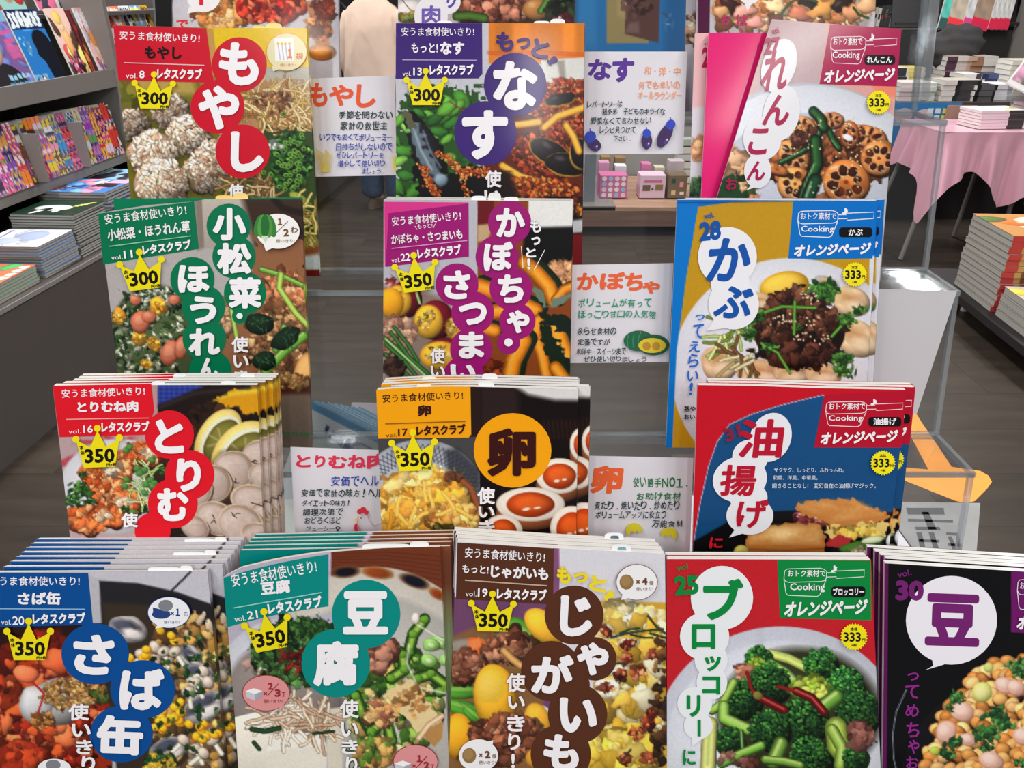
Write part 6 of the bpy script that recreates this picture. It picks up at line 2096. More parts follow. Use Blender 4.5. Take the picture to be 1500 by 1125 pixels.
def aslab(name, p0, p1, edges=True):
    """acrylic sheet between two (y, z) lines, full width; p0 lower or front"""
    v = Vector((0, p1[0] - p0[0], p1[1] - p0[1]))
    L = v.length
    ang = math.atan2(v.z, v.y)
    M = Matrix.Rotation(ang, 3, 'X')
    c = Vector((0, (p0[0] + p1[0]) / 2 - 0.8, (p0[1] + p1[1]) / 2 - 0.762))
    b = MB().box(c, (XW - 2 * TH, L - TH, TH), M=M)
    o = b.build(name, M_ACR, rack, attr=False)
    e = MB()
    for s in (-1, 1):
        e.box(c + Vector((s * (XW / 2 - TH / 2), 0, 0)), (TH, L, TH * 1.1), M=M)
    for s in (-1, 1):
        e.box(c + M @ Vector((0, s * (L / 2), 0)), (XW, TH * .7, TH * 1.1), M=M)
    e.build('polished_edge', M_ACRE, o, attr=False)
    return o


for k, (yf, yb, z) in enumerate(LED):
    aslab('ledge', (yf, z - TH / 2), (yb, z - TH / 2))
    top = LED[k - 1][0] if k else 1.030
    zt = LED[k - 1][2] - TH if k else 1.545
    aslab('riser', (yb + .003, z), (top + .003, zt))
aslab('riser', (0.552, 0.765), (0.573, 0.880))
for s in (XR,):
    b = MB()
    for (yf, yb, z) in LED[:1]:
        b.box((s - XC, yb - .8 + .02, 1.46 - .762), (.012, .02, .16), M=Matrix.Rotation(math.radians(-15), 3, 'X'))
    b.build('side_post', M_ACRE, rack, attr=False)

# ------------------------------------------------------------------ table under the rack, with the spare copies behind
M_TABLE = mat('dark_laminate', (70, 64, 62), rough=.5, noise=.06, scale=8)
tb = empty('display_table', (0, .75, 0), (0, 0, 0), 'dark table under the acrylic rack', 'table')
bevel(MB().box((0, .09, .742), (1.2, .44, .036)).build('table_top', M_TABLE, tb, attr=False))
bevel(MB().box((0, -.25, .742), (1.29, .24, .036)).build('front_board', M_TABLE, tb, attr=False))
for sx in (-.56, .56):
    for sy in (-.3, .27):
        bevel(MB().box((sx, sy, .362), (.04, .04, .724)).build('leg', M_TABLE, tb, attr=False))
tag(MB().box((0, .0, .0), (1.19, .40, .0012)).build('paper_cover', M_CARD, None, attr=False), 'large white paper sheet covering the table under the rack', 'paper').location = (0, .845, .761)

M_WHITE = mat('coated_white', (226, 226, 226), rough=.4)


def cover_box(name, d, cols_fn, parent, material=M_FLAT, nx=14, ny=18, loc=(0, 0, 0)):
    """thin printed cover: a grid on the +z face, colours from cols_fn(u, v) arrays"""
    U, V = np.meshgrid(np.linspace(0, 1, nx), np.linspace(0, 1, ny))
    P = np.stack([(U - .5) * d[0], (.5 - V) * d[1], np.full(U.shape, d[2] / 2)], -1) + np.array(loc)
    n = nx * ny
    Vv = list(P.reshape(-1, 3))
    C = cols_fn(U, V).reshape(-1, 3)
    Vv += [p - np.array([0, 0, d[2]]) for p in P.reshape(-1, 3)]
    F = grid_faces(nx, ny) + [tuple(n + i for i in reversed(f)) for f in grid_faces(nx, ny)]
    ring = [i for i in range(nx)] + [j * nx + nx - 1 for j in range(1, ny)] + [(ny - 1) * nx + i for i in range(nx - 2, -1, -1)] + [j * nx for j in range(ny - 2, 0, -1)]
    for i in range(len(ring)):
        a, b = ring[i], ring[(i + 1) % len(ring)]
        F.append((a, b, b + n, a + n))
    return mesh(name, Vv, F, material, parent, cols=np.concatenate([C, C]))


class UV(Paint):
    """paint in a 0..100 square; v grows downwards"""
    def __init__(s, U, V, base, asp=1.4):
        super().__init__(U * 100, V * 100 * asp, base)


def art(seed, base, accents, title=None, fig=None):
    def f(U, V):
        st = random.getstate()
        random.seed(seed)
        c = UV(U, V, base)
        for _ in range(12):
            c.ell(random.uniform(0, 100), random.uniform(20, 140), random.uniform(8, 30), random.uniform(6, 24), random.choice(accents), random.uniform(0, 180), .3, .4, soft=3)
        if fig:
            fig(c)
        if title:
            for k in range(5):
                c.poly([(6 + k * 18, 5), (19 + k * 18, 5), (19 + k * 18, 22), (6 + k * 18, 22)], title, nz=8)
        random.setstate(st)
        return c.C
    return f


def stack(name, cat, cx, cy, z0, yaw, d, n, thk, top_fn, pages, label, cover_col, group, spine=None, jit=.004, leanx=0, wob=0.02, nx=16, bow=0):
    """a pile of magazines or books lying flat, each one a thing of its own: page block and printed cover"""
    proto = None
    for k in range(n):
        z = z0 + k * thk
        i = n - k
        lab = '%s, %s' % (label, 'topmost of its pile' if i == 1 else nth(i) + ' from the top' if k else 'at the bottom of its pile')
        loc = (cx + random.uniform(-jit, jit) + leanx * k, cy + random.uniform(-jit, jit), z)
        rot = (0, 0, yaw + random.uniform(-wob, wob))
        if k == 0 or k == n - 1:
            r = empty(name, loc, rot, lab, cat, group)
            b = MB()
            b.box((0, 0, thk * .45), (d[0] * .99, d[1] * .985, thk * .82))
            b.build('page_block', pages, r, attr=False)
            cover_box('front_cover', (d[0], d[1], thk * .07), (top_fn if k == n - 1 else (lambda U, V: np.zeros(U.shape + (3,)) + np.array(cover_col, float))), r, M_COVER if k == n - 1 else M_FLAT,
                      nx if k == n - 1 else 2, int(nx * 1.3) if k == n - 1 else 2, loc=(0, 0, thk * .91))
            if spine:
                m = MB()
                segs = spine
                tot = sum(s_[0] for s_ in segs)
                a = -d[0] / 2
                for wgt, c in segs:
                    L = d[0] * wgt / tot
                    m.box((a + L / 2, -d[1] / 2 - .0007, thk * .47), (L, .0014, thk * .93), c)
                    a += L
                m.build('spine', M_FLAT, r)
            proto = r
            kids = list(r.children)
        else:
            r = proto.copy()
            COL.objects.link(r)
            r.location, r.rotation_euler = loc, rot
            r['label'] = lab
            for ch in kids:
                q = ch.copy()
                COL.objects.link(q)
                q.parent = r


# pile of slim recipe booklets standing askew behind the rack, on a pile of books
random.seed(21)


def booklet_art(U, V):
    c = UV(U, V, (226, 232, 236))
    c.poly([(0, 0), (100, 0), (100, 8), (0, 8)], (96, 160, 206))
    for k in range(4):
        c.poly([(30 + k * 9, 16), (37 + k * 9, 16), (37 + k * 9, 27), (30 + k * 9, 27)], (30, 60, 120), nz=5)
    c.ell(82, 24, 16, 9, (110, 130, 180))
    c.ell(82, 24, 14.5, 7.6, (240, 240, 240), sh=0)
    c.ell(64, 66, 30, 18, (190, 160, 100))
    c.scat(60, 64, 22, 10, 50, [(40, 34, 26), (90, 70, 40), (200, 180, 120)], 2, 5)
    c.ell(60, 114, 30, 18, (226, 226, 222))
    c.scat(54, 114, 22, 10, 40, [(150, 60, 40), (70, 100, 50), (200, 110, 70)], 2, 6)
    return c.C



for k in range(9):
    p0 = at_y(470 + k * 3.2, 620 + k * 2.2, 0.93 + k * 0.012)
    r = empty('recipe_booklet', (-0.300 + k * .0078, .868 + k * .0046, .800 - k * .0040), (math.radians(-27), math.radians(10), math.radians(-30)),
              'slim blue and white recipe booklet leaning behind the rack, %s from the front' % nth(k + 1), 'booklet', 'leaning recipe booklets behind the rack')
    MB().box((0, .003, .098), (.136, .005, .192)).build('page_block', M_PAGES, r, attr=False)
    if k == 0:
        U, V = np.meshgrid(np.linspace(0, 1, 60), np.linspace(0, 1, 80))
        P = np.stack([(U - .5) * .14, np.full(U.shape, 0.0), (1 - V) * .196], -1)
        bc = mesh('front_cover', P.reshape(-1, 3), grid_faces(60, 80), M_COVER, r, cols=booklet_art(U, V).reshape(-1, 3))
    else:
        if k == 1:
            b2 = MB().box((0, 0, .098), (.14, .0012, .196), (226, 228, 230)).box((0, -.0001, .192), (.14, .0013, .008), (140, 178, 206)).build('front_cover', M_COVER, r)
        else:
            q = b2.copy()
            COL.objects.link(q)
            q.parent = r
    MB().box((0.0695, .003, .098), (.0012, .0062, .197), (206, 216, 226)).box((0.0700, .003, .190), (.0012, .0064, .014), (120, 170, 206)).build('spine', M_FLAT, r)
wp = card((.985, .775), (0, 0, 1), [(515, 590), (640, 592), (640, 700), (505, 700)], lambda p: (
    [p.stroke([(556 - 30 + 24 * math.cos(a), 614 + 16 * math.sin(a)) for a in np.linspace(0.2, 5, 18)], 1.2, (240, 180, 190))],
    p.disc(538, 612, 8, 4.5, (236, 130, 170), -15, 14), p.disc(536, 612, 4, 2.2, (246, 190, 210), -15, 10), p.disc(528, 628, 4, 3, (244, 190, 206), 0, 10)),
          'pale paper with pink crayon doodles behind the egg cookbooks', name='doodle_paper', cat='paper')
# low pile of books glimpsed beside the hen card
for k, c in enumerate([(30, 40, 66), (214, 206, 176), (226, 220, 190), (206, 206, 190), (40, 70, 96), (206, 216, 214), (60, 100, 110), (220, 226, 222)]):
    r = empty('spare_book', (-.22, .83, .7635 + k * .0125), (0, 0, random.uniform(-.03, .03)), 'spare book lying under the rack beside the hen card, %s from the bottom' % nth(k + 1), 'book', 'spare books under the rack')
    MB().box((0, 0, .006), (.20, .13, .0105), c).build('cover_board', M_FLAT, r)
    MB().box((-.003, -.002, .006), (.196, .1295, .0072)).build('page_block', M_PAPER, r, attr=False)

# ------------------------------------------------------------------ floor, walls, ceiling
M_FLOOR = mat('worn_wood_vinyl', (84, 76, 70), rough=.42, noise=.30, scale=3.0, stretch=(1, 5, 1), bump=.15, spec=.45)
M_GROUT = mat('floor_base', (46, 42, 40), rough=.7)
fl = tag(MB().box((.4, 4.3, -.012), (8.6, 10.6, .02)).build('floor', M_GROUT, None, attr=False), kind='structure')
planks = []
for i in range(6):
    m = mat('worn_wood_vinyl_%d' % i, tuple(np.array((62, 54, 47)) * random.uniform(.90, 1.10)), rough=.40, noise=.26, scale=2.6, stretch=(1, 6, 1), bump=.12, spec=.3)
    b = MB().box((0, 0, 0), (1.199, .2992, .006))
    o = b.build('plank', m, fl, attr=False)
    planks.append(o.data)
    planks[-1]['k'] = i
    bpy.data.objects.remove(o)
for j in range(34):
    for i in range(8):
        if len([c for c in fl.children]) > 298:
            break
        y = -.6 + j * .3
        x = -3.4 + i * 1.2 + (j % 2) * .6
        if x > 4.4:
            continue
        o = bpy.data.objects.new('plank', random.choice(planks))
        COL.objects.link(o)
        o.parent = fl
        o.location = (x, y, .001)
FZ = .0045
M_WALL = mat('dark_wall', (44, 42, 44), rough=.8)
tag(MB().box((.4, 9.6, 1.5), (8.6, .1, 3.0)).build('wall_back', M_WALL, None, attr=False), kind='structure')
tag(MB().box((-3.9, 4.3, 1.5), (.1, 10.6, 3.0)).build('wall_left', mat('grey_wall', (120, 118, 118), rough=.8), None, attr=False), kind='structure')
tag(MB().box((4.7, 4.3, 1.5), (.1, 10.6, 3.0)).build('wall_right', M_WALL, None, attr=False), kind='structure')
tag(MB().box((.4, 2.6, CEIL + .05), (8.6, 14.0, .1)).build('ceiling', mat('ceiling_board', (200, 200, 196), rough=.9), None, attr=False), kind='structure')


def on_floor(P):
    return [tuple(at_z(x, y, FZ)) for x, y in P]


AR = [(1300, 545), (1332, 590), (1352, 622), (1375, 655), (1394, 684), (1436, 690), (1448, 697), (1453, 706), (1446, 716), (1428, 734), (1416, 737), (1400, 734), (1320, 702), (1310, 690), (1316, 684), (1360, 688), (1340, 650), (1318, 610), (1296, 575)]
P = on_floor(AR)
n = len(P)
cx, cy = sum(p[0] for p in P) / n, sum(p[1] for p in P) / n
o = mesh('floor_arrow', [(p[0] - cx, p[1] - cy, 0) for p in P] + [(p[0] - cx, p[1] - cy, -.0006) for p in P], [tuple(range(n)), tuple(range(2 * n - 1, n - 1, -1))] + [(i, (i + 1) % n, n + (i + 1) % n, n + i) for i in range(n)], mat('orange_vinyl', (250, 162, 60), rough=.5, noise=.05, scale=12))
o.location = (cx, cy, FZ + .0006)
tag(o, 'orange arrow sticker on the dark floor at the right', 'sticker')
# grey notice sticker with dark worn characters
P = on_floor([(1290, 735), (1436, 737), (1428, 840), (1290, 840)])
cx, cy = sum(p[0] for p in P) / 4, sum(p[1] for p in P) / 4
nt_ = empty('floor_notice', (cx, cy, FZ), (0, 0, 0), 'grey floor sticker with dark worn characters below the orange arrow', 'sticker')
mesh('backing', [(p[0] - cx, p[1] - cy, .0005) for p in P] + [(p[0] - cx, p[1] - cy, 0) for p in P], [(0, 1, 2, 3), (7, 6, 5, 4), (0, 4, 5, 1), (1, 5, 6, 2), (2, 6, 7, 3), (3, 7, 4, 0)], mat('grey_vinyl', (150, 150, 150), rough=.5, noise=.12, scale=9), nt_)
S = [[(1327, 744), (1382, 744), (1384, 754), (1330, 754)], [(1330, 760), (1396, 762), (1396, 766), (1330, 764)], [(1350, 750), (1360, 750), (1372, 776), (1360, 776)], [(1340, 772), (1376, 772), (1378, 777), (1342, 777)],
     [(1342, 780), (1350, 780), (1356, 804), (1348, 804)], [(1360, 780), (1368, 780), (1376, 806), (1368, 806)], [(1346, 790), (1376, 791), (1376, 795), (1346, 794)], [(1386, 780), (1404, 781), (1404, 785), (1386, 784)],
     [(1388, 786), (1394, 786), (1404, 810), (1397, 810)], [(1400, 786), (1405, 786), (1410, 810), (1404, 810)], [(1388, 796), (1408, 797), (1409, 801), (1389, 800)]]
V, F = [], []
for q in S:
    q = on_floor(q)
    F.append(tuple(range(len(V), len(V) + 4)))
    V += [(p[0] - cx, p[1] - cy, .0007) for p in q]
mesh('worn_lettering', V, F, mat('dark_ink', (88, 88, 92), rough=.6), nt_)

# ------------------------------------------------------------------ left gondola of magazines
GY = -math.atan(.066)
GO = np.array([-1.94, 0, 0])


def g_at(px, py, c):
    """local (y, z) of the gondola where the pixel's ray meets the plane local x = c"""
    d = ray(px, py)
    R = np.array(Euler((0, 0, GY)).to_matrix())
    dl, ol = d @ R, (CAM - GO) @ R
    t = (c - ol[0]) / dl[0]
    q = ol + t * dl
    return float(q[1]), float(q[2])


M_GREY = mat('grey_steel', (128, 122, 118), rough=.4, noise=.04, scale=5)
M_DGREY = mat('dark_grey_panel', (84, 78, 76), rough=.45, noise=.05, scale=6)
M_METAL = mat('bright_trim', (206, 204, 204), rough=.25, metal=.7)
gon = empty('magazine_gondola', tuple(GO), (0, 0, GY), 'grey magazine gondola along the left aisle', 'shelf')
ye = g_at(172, 110, -.30)[0]
bevel(MB().box((-.45, 4.7, .25), (.90, 8.4, .50)).build('base_cabinet', M_DGREY, gon, attr=False))
bevel(MB().box((-.448, 4.7, .51), (.905, 8.4, .022)).build('worktop', M_DGREY, gon, attr=False))
MB().box((.006, 4.7, .513), (.006, 8.4, .016)).build('edge_trim', M_METAL, gon, attr=False)
for yy in (1.9, 3.3, 4.7, 6.1, 7.5):
    MB().box((.001, yy, .24), (.003, .006, .46)).build('panel_joint', M_GROUT, gon, attr=False)
MB().box((-.92, 4.7, 1.2), (.03, 8.4, 1.4)).build('back_panel', M_DGREY, gon, attr=False)
bevel(MB().box((-.62, 4.0, .745), (.60, 6.4, .05)).build('shelf_board', M_GREY, gon, attr=False))
bevel(MB().box((-.32, 4.0, 1.12), (.012, 6.4, .085)).build('shelf_lip', M_GREY, gon, attr=False))
bevel(MB().box((-.61, 4.0, 1.085), (.58, 6.4, .02)).build('shelf_board', M_DGREY, gon, attr=False))
bevel(MB().box((-.60, ye + .02, 1.13), (.60, .035, .75)).build('side_panel', M_GREY, gon, attr=False))
bevel(MB().box((-.60, ye + .40, 1.0), (.60, .035, .50)).build('side_panel', M_GREY, gon, attr=False))

# standing comics, spines to the aisle
random.seed(5)
PAL = [(236, 60, 150), (150, 60, 170), (250, 150, 50), (240, 220, 50), (40, 40, 46), (230, 230, 236), (220, 60, 50), (70, 150, 210), (90, 170, 80), (120, 90, 150), (60, 50, 80), (240, 130, 170), (110, 60, 40)]
CW = {(236, 60, 150): 'pink', (150, 60, 170): 'violet', (250, 150, 50): 'orange', (240, 220, 50): 'yellow', (40, 40, 46): 'black', (230, 230, 236): 'white', (220, 60, 50): 'red', (70, 150, 210): 'blue', (90, 170, 80): 'green',
      (120, 90, 150): 'mauve', (60, 50, 80): 'dark purple', (240, 130, 170): 'rose', (110, 60, 40): 'brown'}
y0, y1 = g_at(-6, 250, -.28)[0], g_at(183, 190, -.28)[0]
yy = y0
k = 0
div = [g_at(58, 235, -.28)[0], g_at(122, 215, -.28)[0]]
last = None
while yy < y1 - .03:
    if k % 2 == 0 or last is None:
        seg = []
        z = 0
        base = random.choice(PAL)
        while z < 1:
            h = random.uniform(.04, .16)
            seg.append((z, min(1, z + h), random.choice([base, random.choice(PAL), random.choice(PAL)])))
            z += h
        last = (seg, base, random.uniform(.235, .262), random.uniform(.022, .032))
    seg, base, H, th = last
    for dv in div:
        if yy < dv < yy + th:
            yy = dv + .004
    r = empty('comic_magazine', (0, 0, 0), (0, 0, 0), '%s patterned comic standing in the left rack, %s along its shelf from the left' % (CW[base], nth(k + 1)), 'comic', 'comics standing on the left shelf')
    R = Matrix.Rotation(GY, 3, 'Z')
    zz = .771
    loc = R @ Vector((-.30, yy + th / 2, zz)) + Vector(GO)
    r.location, r.rotation_euler = loc, (math.radians(0), math.radians(-8), GY)
    nu_, nv_ = 6, 34
    U, Vv = np.meshgrid(np.linspace(0, 1, nu_), np.linspace(0, 1, nv_))
    rs = int(zlib.crc32(str(seg).encode()) % 9973)
    pal = np.array([random.Random(rs + q_).choice(PAL + [(24, 22, 26), (240, 238, 240), (246, 220, 40), (250, 150, 60), (24, 22, 26), (240, 238, 240)]) for q_ in range(7)], float)
    nn = vnoise(U * 2.2, Vv * 15, rs) * .6 + vnoise(U * 1.2 + 5, Vv * 4, rs + 1) * .4
    Cc = pal[np.clip((nn * 9).astype(int) - 1, 0, 6)]
    for a, b, c in seg:
        if zlib.crc32(('%.3f' % a).encode()) % 3 == 0:
            Cc = np.where((((1 - Vv) >= a) & ((1 - Vv) < b))[..., None], np.array(c, float), Cc)
    Cc = Cc * .74 + np.array(base, float) * .18 + 6
    P = np.stack([np.full(U.shape, .0008), (U - .5) * th * .96, Vv[::-1] * H], -1).reshape(-1, 3)
    V3 = list(P) + [p_ - np.array([.0015, 0, 0]) for p_ in P]
    n3 = nu_ * nv_
    F3 = grid_faces(nu_, nv_) + [tuple(n3 + i_ for i_ in f_) for f_ in grid_faces(nu_, nv_)] + [(0, nu_ - 1, n3 + nu_ - 1, n3), (n3 - nu_, n3 - 1, 2 * n3 - 1, 2 * n3 - nu_)]
    mesh('spine', V3, F3, M_COVER, r, cols=np.concatenate([Cc.reshape(-1, 3)] * 2))
    MB().box((-.09, 0, H / 2), (.178, th * .88, H * .985)).build('page_block', M_PAPER, r, attr=False)
    yy += th + .0015
    k += 1
for i, dv in enumerate(div):
    R = Matrix.Rotation(GY, 3, 'Z')
    o = bevel(MB().box((0, 0, .0), (.15, .012, .20)).build('shelf_divider', M_GREY, None, attr=False))
    o.location = R @ Vector((-.335, dv - .004, .875)) + Vector(GO)
    o.rotation_euler = (0, 0, GY)
    tag(o, 'grey steel divider between comics, %s one' % ('nearer' if i == 0 else 'farther'), 'divider')


def fig_man(c):
    c.poly([(0, 0), (100, 0), (100, 20), (0, 20)], (120, 176, 210))
    c.ell(34, 150, 52, 60, (38, 34, 40), sh=.2)
    c.ell(30, 66, 22, 27, (206, 166, 150), sh=.3)
    c.ell(28, 42, 28, 22, (26, 22, 26), sh=.2, nz=.2)
    c.poly([(4, 40), (14, 44), (12, 70), (2, 62)], (26, 22, 26))
    c.line([(20, 62), (27, 61)], 2, (40, 26, 26), 0)
    c.line([(35, 61), (42, 62)], 2, (40, 26, 26), 0)
    c.line([(26, 78), (35, 78)], 1.6, (170, 90, 90), 0)
    for k in range(5):
        c.poly([(40 + k * 11, 112), (49 + k * 11, 112), (49 + k * 11, 121), (40 + k * 11, 121)], (150, 200, 226), nz=4)
        c.poly([(36 + k * 12, 126), (46 + k * 12, 126), (46 + k * 12, 136), (36 + k * 12, 136)], (90, 170, 210), nz=4)
    for k in range(4):
        c.poly([(70, 36 + k * 14), (96, 34 + k * 14), (96, 42 + k * 14), (70, 44 + k * 14)], (206, 90, 150), nz=3)


def fig_sil(c):
    c.poly([(0, 0), (100, 0), (100, 36), (0, 36)], (24, 36, 80))
    for k in range(7):
        c.poly([(4 + k * 13.5, 6), (15 + k * 13.5, 4), (15 + k * 13.5, 32), (4 + k * 13.5, 34)], (226, 236, 240), nz=7)
    c.poly([(0, 40), (100, 40), (100, 140), (0, 140)], (40, 120, 196))
    c.ell(70, 62, 26, 24, (20, 22, 34), sh=0)
    c.poly([(46, 66), (42, 84), (54, 96), (60, 140), (110, 140), (110, 60)], (20, 24, 36))
    c.scat(20, 60, 16, 20, 12, [(120, 190, 230), (160, 210, 240)], 1, 4, sh=0)
    c.poly([(0, 118), (40, 118), (40, 140), (0, 140)], (110, 180, 220), nz=6)
    c.scat(20, 128, 16, 8, 14, [(230, 150, 150), (240, 230, 220), (60, 90, 150)], 2, 5)


def fig_girl(c):
    c.ell(50, 60, 18, 40, (246, 180, 120), sh=.3)
    c.ell(48, 28, 16, 18, (250, 210, 170), sh=.2)
    c.ell(44, 18, 20, 14, (236, 200, 110), sh=.2)
    c.scat(50, 110, 40, 20, 30, [(60, 30, 40), (220, 90, 150), (40, 60, 60)], 4, 10)


def fig_toon(c):
    for k in range(4):
        c.poly([(6 + k * 24, 10), (24 + k * 24, 6), (26 + k * 24, 36), (8 + k * 24, 40)], (250, 246, 250), nz=12)
    c.ell(60, 80, 24, 26, (250, 210, 180), sh=.2)
    c.ell(58, 64, 28, 18, (246, 150, 70), sh=.2)
    c.scat(50, 118, 40, 18, 24, [(150, 120, 200), (240, 230, 180), (220, 70, 60)], 4, 9)


def rack_mag(yc, z, wd, H, fn, label, x=-.34, lean=14, n=1, group=None, thk=.008):
    R = Matrix.Rotation(GY, 3, 'Z')
    r = empty('magazine', R @ Vector((x, yc, z)) + Vector(GO), (0, math.radians(-lean), GY), label, 'magazine', group)
    U, V = np.meshgrid(np.linspace(0, 1, 60), np.linspace(0, 1, 80))
    P = np.stack([np.zeros(U.shape), (U - .5) * wd, (1 - V) * H], -1)
    mesh('front_cover', P.reshape(-1, 3), grid_faces(60, 80), M_COVER, r, cols=fn(U, V).reshape(-1, 3))
    MB().box((-thk / 2 - .0005, 0, H / 2), (thk, wd * .99, H * .99)).build('page_block', M_PAGES, r, attr=False)
    return r


XM = -.345


def yspan(px0, px1, py):
    a, b = g_at(px0, py, XM)[0], g_at(px1, py, XM)[0]
    return (a + b) / 2, b - a


random.seed(9)
for (a, b, fn, lab) in ((-8, 52, art(1, (120, 90, 150), [(160, 90, 140), (110, 120, 190)], None, fig_man), 'magazine with dark-haired young man on pink and blue cover'),
                        (53, 100, art(2, (40, 120, 196), [(50, 140, 210)], None, fig_sil), 'blue magazine with black head silhouette and white title'),
                        (110, 137, art(3, (240, 200, 190), [(200, 80, 90), (240, 220, 120), (230, 120, 160), (90, 60, 50)], None, fig_girl), 'colourful comic magazine with pink ring and long orange figure'),
                        (150, 168, art(4, (236, 190, 190), [(230, 110, 80), (110, 120, 140), (200, 190, 220)], None, fig_toon), 'pastel comic magazine with white lettering beside the rack end')):
    c, wd = yspan(a, b, 115)
    rack_mag(c, 1.135, wd * .97, .31, fn, lab)
c, wd = yspan(138, 149, 110)
rack_mag(c, 1.135, wd, .30, art(5, (110, 30, 36), [(150, 40, 40), (60, 20, 24), (200, 120, 60)]), 'dark red magazine edge between two comic magazines', x=-.36)
random.seed(10)
XM = -.50
for i, (a, b, base, lab) in enumerate(((-10, 42, (150, 200, 190), 'green magazine with long-haired face, top shelf at the left edge'), (58, 86, (226, 110, 150), 'pink and teal magazine on the top shelf'), (88, 110, (214, 90, 120), 'rose magazine on the top shelf'), (112, 130, (110, 130, 170), 'blue grey magazine on the top shelf beside the panel'))):
    c, wd = yspan(a, b, 14)
    rack_mag(c, 1.425, wd * .97, .30, art(20 + i, base, [(240, 200, 60), (230, 230, 230), (200, 60, 60), (60, 60, 80)], (240, 240, 240), (lambda c_: (c_.ell(56, 90, 22, 34, (240, 200, 176), sh=.3), c_.ell(56, 76, 30, 44, (206, 150, 100), sh=.2, alpha=.5))) if i == 0 else None), lab, x=-.50)
bevel(MB().box((-.62, 4.0, 1.40), (.30, 6.4, .02)).build('shelf_board', M_DGREY, gon, attr=False))
# small magazines on the next bay
XM = -.50
for i, (a, b, base, fn) in enumerate(((161, 178, (226, 226, 230), (200, 60, 50)), (179, 192, (236, 120, 80), (250, 250, 250)), (193, 208, (214, 220, 226), (60, 60, 60)), (209, 222, (110, 160, 206), (240, 220, 60)), (223, 234, (190, 150, 50), (60, 40, 40)))):
    c, wd = yspan(a, b, 32)
    rack_mag(c, 1.175, wd * .95, .265, art(40 + i, base, [fn, (230, 230, 230)], fn), 'small magazine in the far bay above the bean-sprout cookbook, %s from left' % nth(i + 1), x=-.50, group='small magazines in the far bay')
random.seed(11)
XM = -.45
for i in range(5):
    a = 161 + i * 5
    c, wd = yspan(a, a + 5, 140)
    rack_mag(c, .80, wd * .9, .27, art(60 + i, (60, 50, 60), [(200, 60, 120), (160, 150, 180), (60, 40, 40)]), 'dark comic in the far lower bay, %s from left' % nth(i + 1), x=-.45, group='dark comics in the far lower bay')

# piles lying on the gondola worktop
random.seed(12)
ZT = .5215


def gpile(xa, ya, d, n, thk, fn, lab, col, pages=M_GREYPG, **k):
    R = Matrix.Rotation(GY, 3, 'Z')
    p = R @ Vector((xa, ya, ZT)) + Vector(GO)
    stack('magazine', 'magazine', p.x, p.y, ZT, GY - PI / 2 + k.pop('turn', 0), d, n, thk, fn, pages, lab, col, lab + ' pile', **k)


def fig_panda(c):
    c.ell(50, 70, 60, 70, (24, 56, 40), sh=.1)
    c.ell(52, 78, 20, 40, (232, 236, 240), sh=.2)
    c.ell(76, 92, 26, 12, (20, 26, 30), 30)
    c.ell(80, 96, 16, 6, (236, 236, 240), 30)
    c.ell(70, 60, 14, 8, (230, 234, 240), -20)
    for k in range(7):
        c.poly([(8 + k * 4, 14 + k * 3), (17 + k * 4, 13 + k * 3), (17 + k * 4, 22 + k * 3), (8 + k * 4, 23 + k * 3)], (226, 226, 110), nz=6)


def fig_sea(c):
    c.poly([(20, 10), (60, 10), (60, 60), (20, 60)], (40, 30, 40), nz=8)
    c.poly([(0, 0), (30, 0), (30, 50), (0, 40)], (236, 190, 220))
    for k in range(4):
        c.poly([(4 + k * 8, 50), (10 + k * 8, 50), (10 + k * 8, 70), (4 + k * 8, 70)], (240, 240, 246), nz=6)
    c.scat(70, 100, 20, 26, 20, [(40, 60, 120), (160, 190, 230), (120, 60, 70)], 4, 10)


def fig_pale(c):
    c.ell(40, 60, 30, 34, (170, 184, 214), sh=.1)
    c.ell(70, 90, 20, 26, (190, 200, 224), sh=.1)
    c.poly([(80, 100), (100, 100), (100, 140), (80, 140)], (176, 196, 120), nz=6)
    c.line([(10, 124), (90, 116)], 4, (110, 110, 190), 0)


gpile(-.17, 3.19, (.235, .27), 17, .0105, art(71, (24, 56, 40), [(30, 70, 50)], None, fig_panda), 'dark green magazine with white panda cover', (60, 70, 66), nx=60)
gpile(-.20, 3.50, (.26, .30), 15, .0135, art(72, (70, 140, 220), [(120, 180, 236), (220, 150, 180)], None, fig_sea), 'blue magazine with pink corner cover', (40, 70, 120), nx=50, jit=.009)
gpile(-.16, 2.93, (.235, .26), 12, .0105, art(73, (232, 234, 240), [(226, 230, 240)], None, fig_pale), 'white magazine with pale blue drawing cover', (90, 130, 190), nx=50)
gpile(-.16, 2.655, (.235, .26), 6, .0115, art(74, (240, 130, 90), [(244, 90, 150), (90, 190, 110), (250, 180, 60)], (250, 250, 250)), 'orange and pink weekly magazine', (120, 170, 130), nx=40)
gpile(-.22, 3.86, (.26, .30), 13, .0135, art(75, (150, 206, 236), [(200, 226, 240), (60, 50, 60)]), 'pale sky blue magazine at the worktop end', (230, 200, 210), nx=40)
gpile(-.52, 3.9, (.24, .28), 18, .0125, art(76, (246, 190, 210), [(250, 226, 230)]), 'pink-topped white magazine near the shelf', (240, 200, 214), pages=M_PAGES)
gpile(-.16, 2.36, (.235, .26), 7, .0115, art(77, (226, 226, 226), [(200, 60, 60), (90, 110, 160)]), 'near magazine of the cabinet, left edge', (200, 190, 180), nx=30)
gpile(-.47, 2.75, (.235, .27), 10, .0125, art(78, (90, 140, 190), [(240, 240, 240), (230, 90, 120)]), 'magazine lying behind against the comics', (180, 180, 190), nx=30)

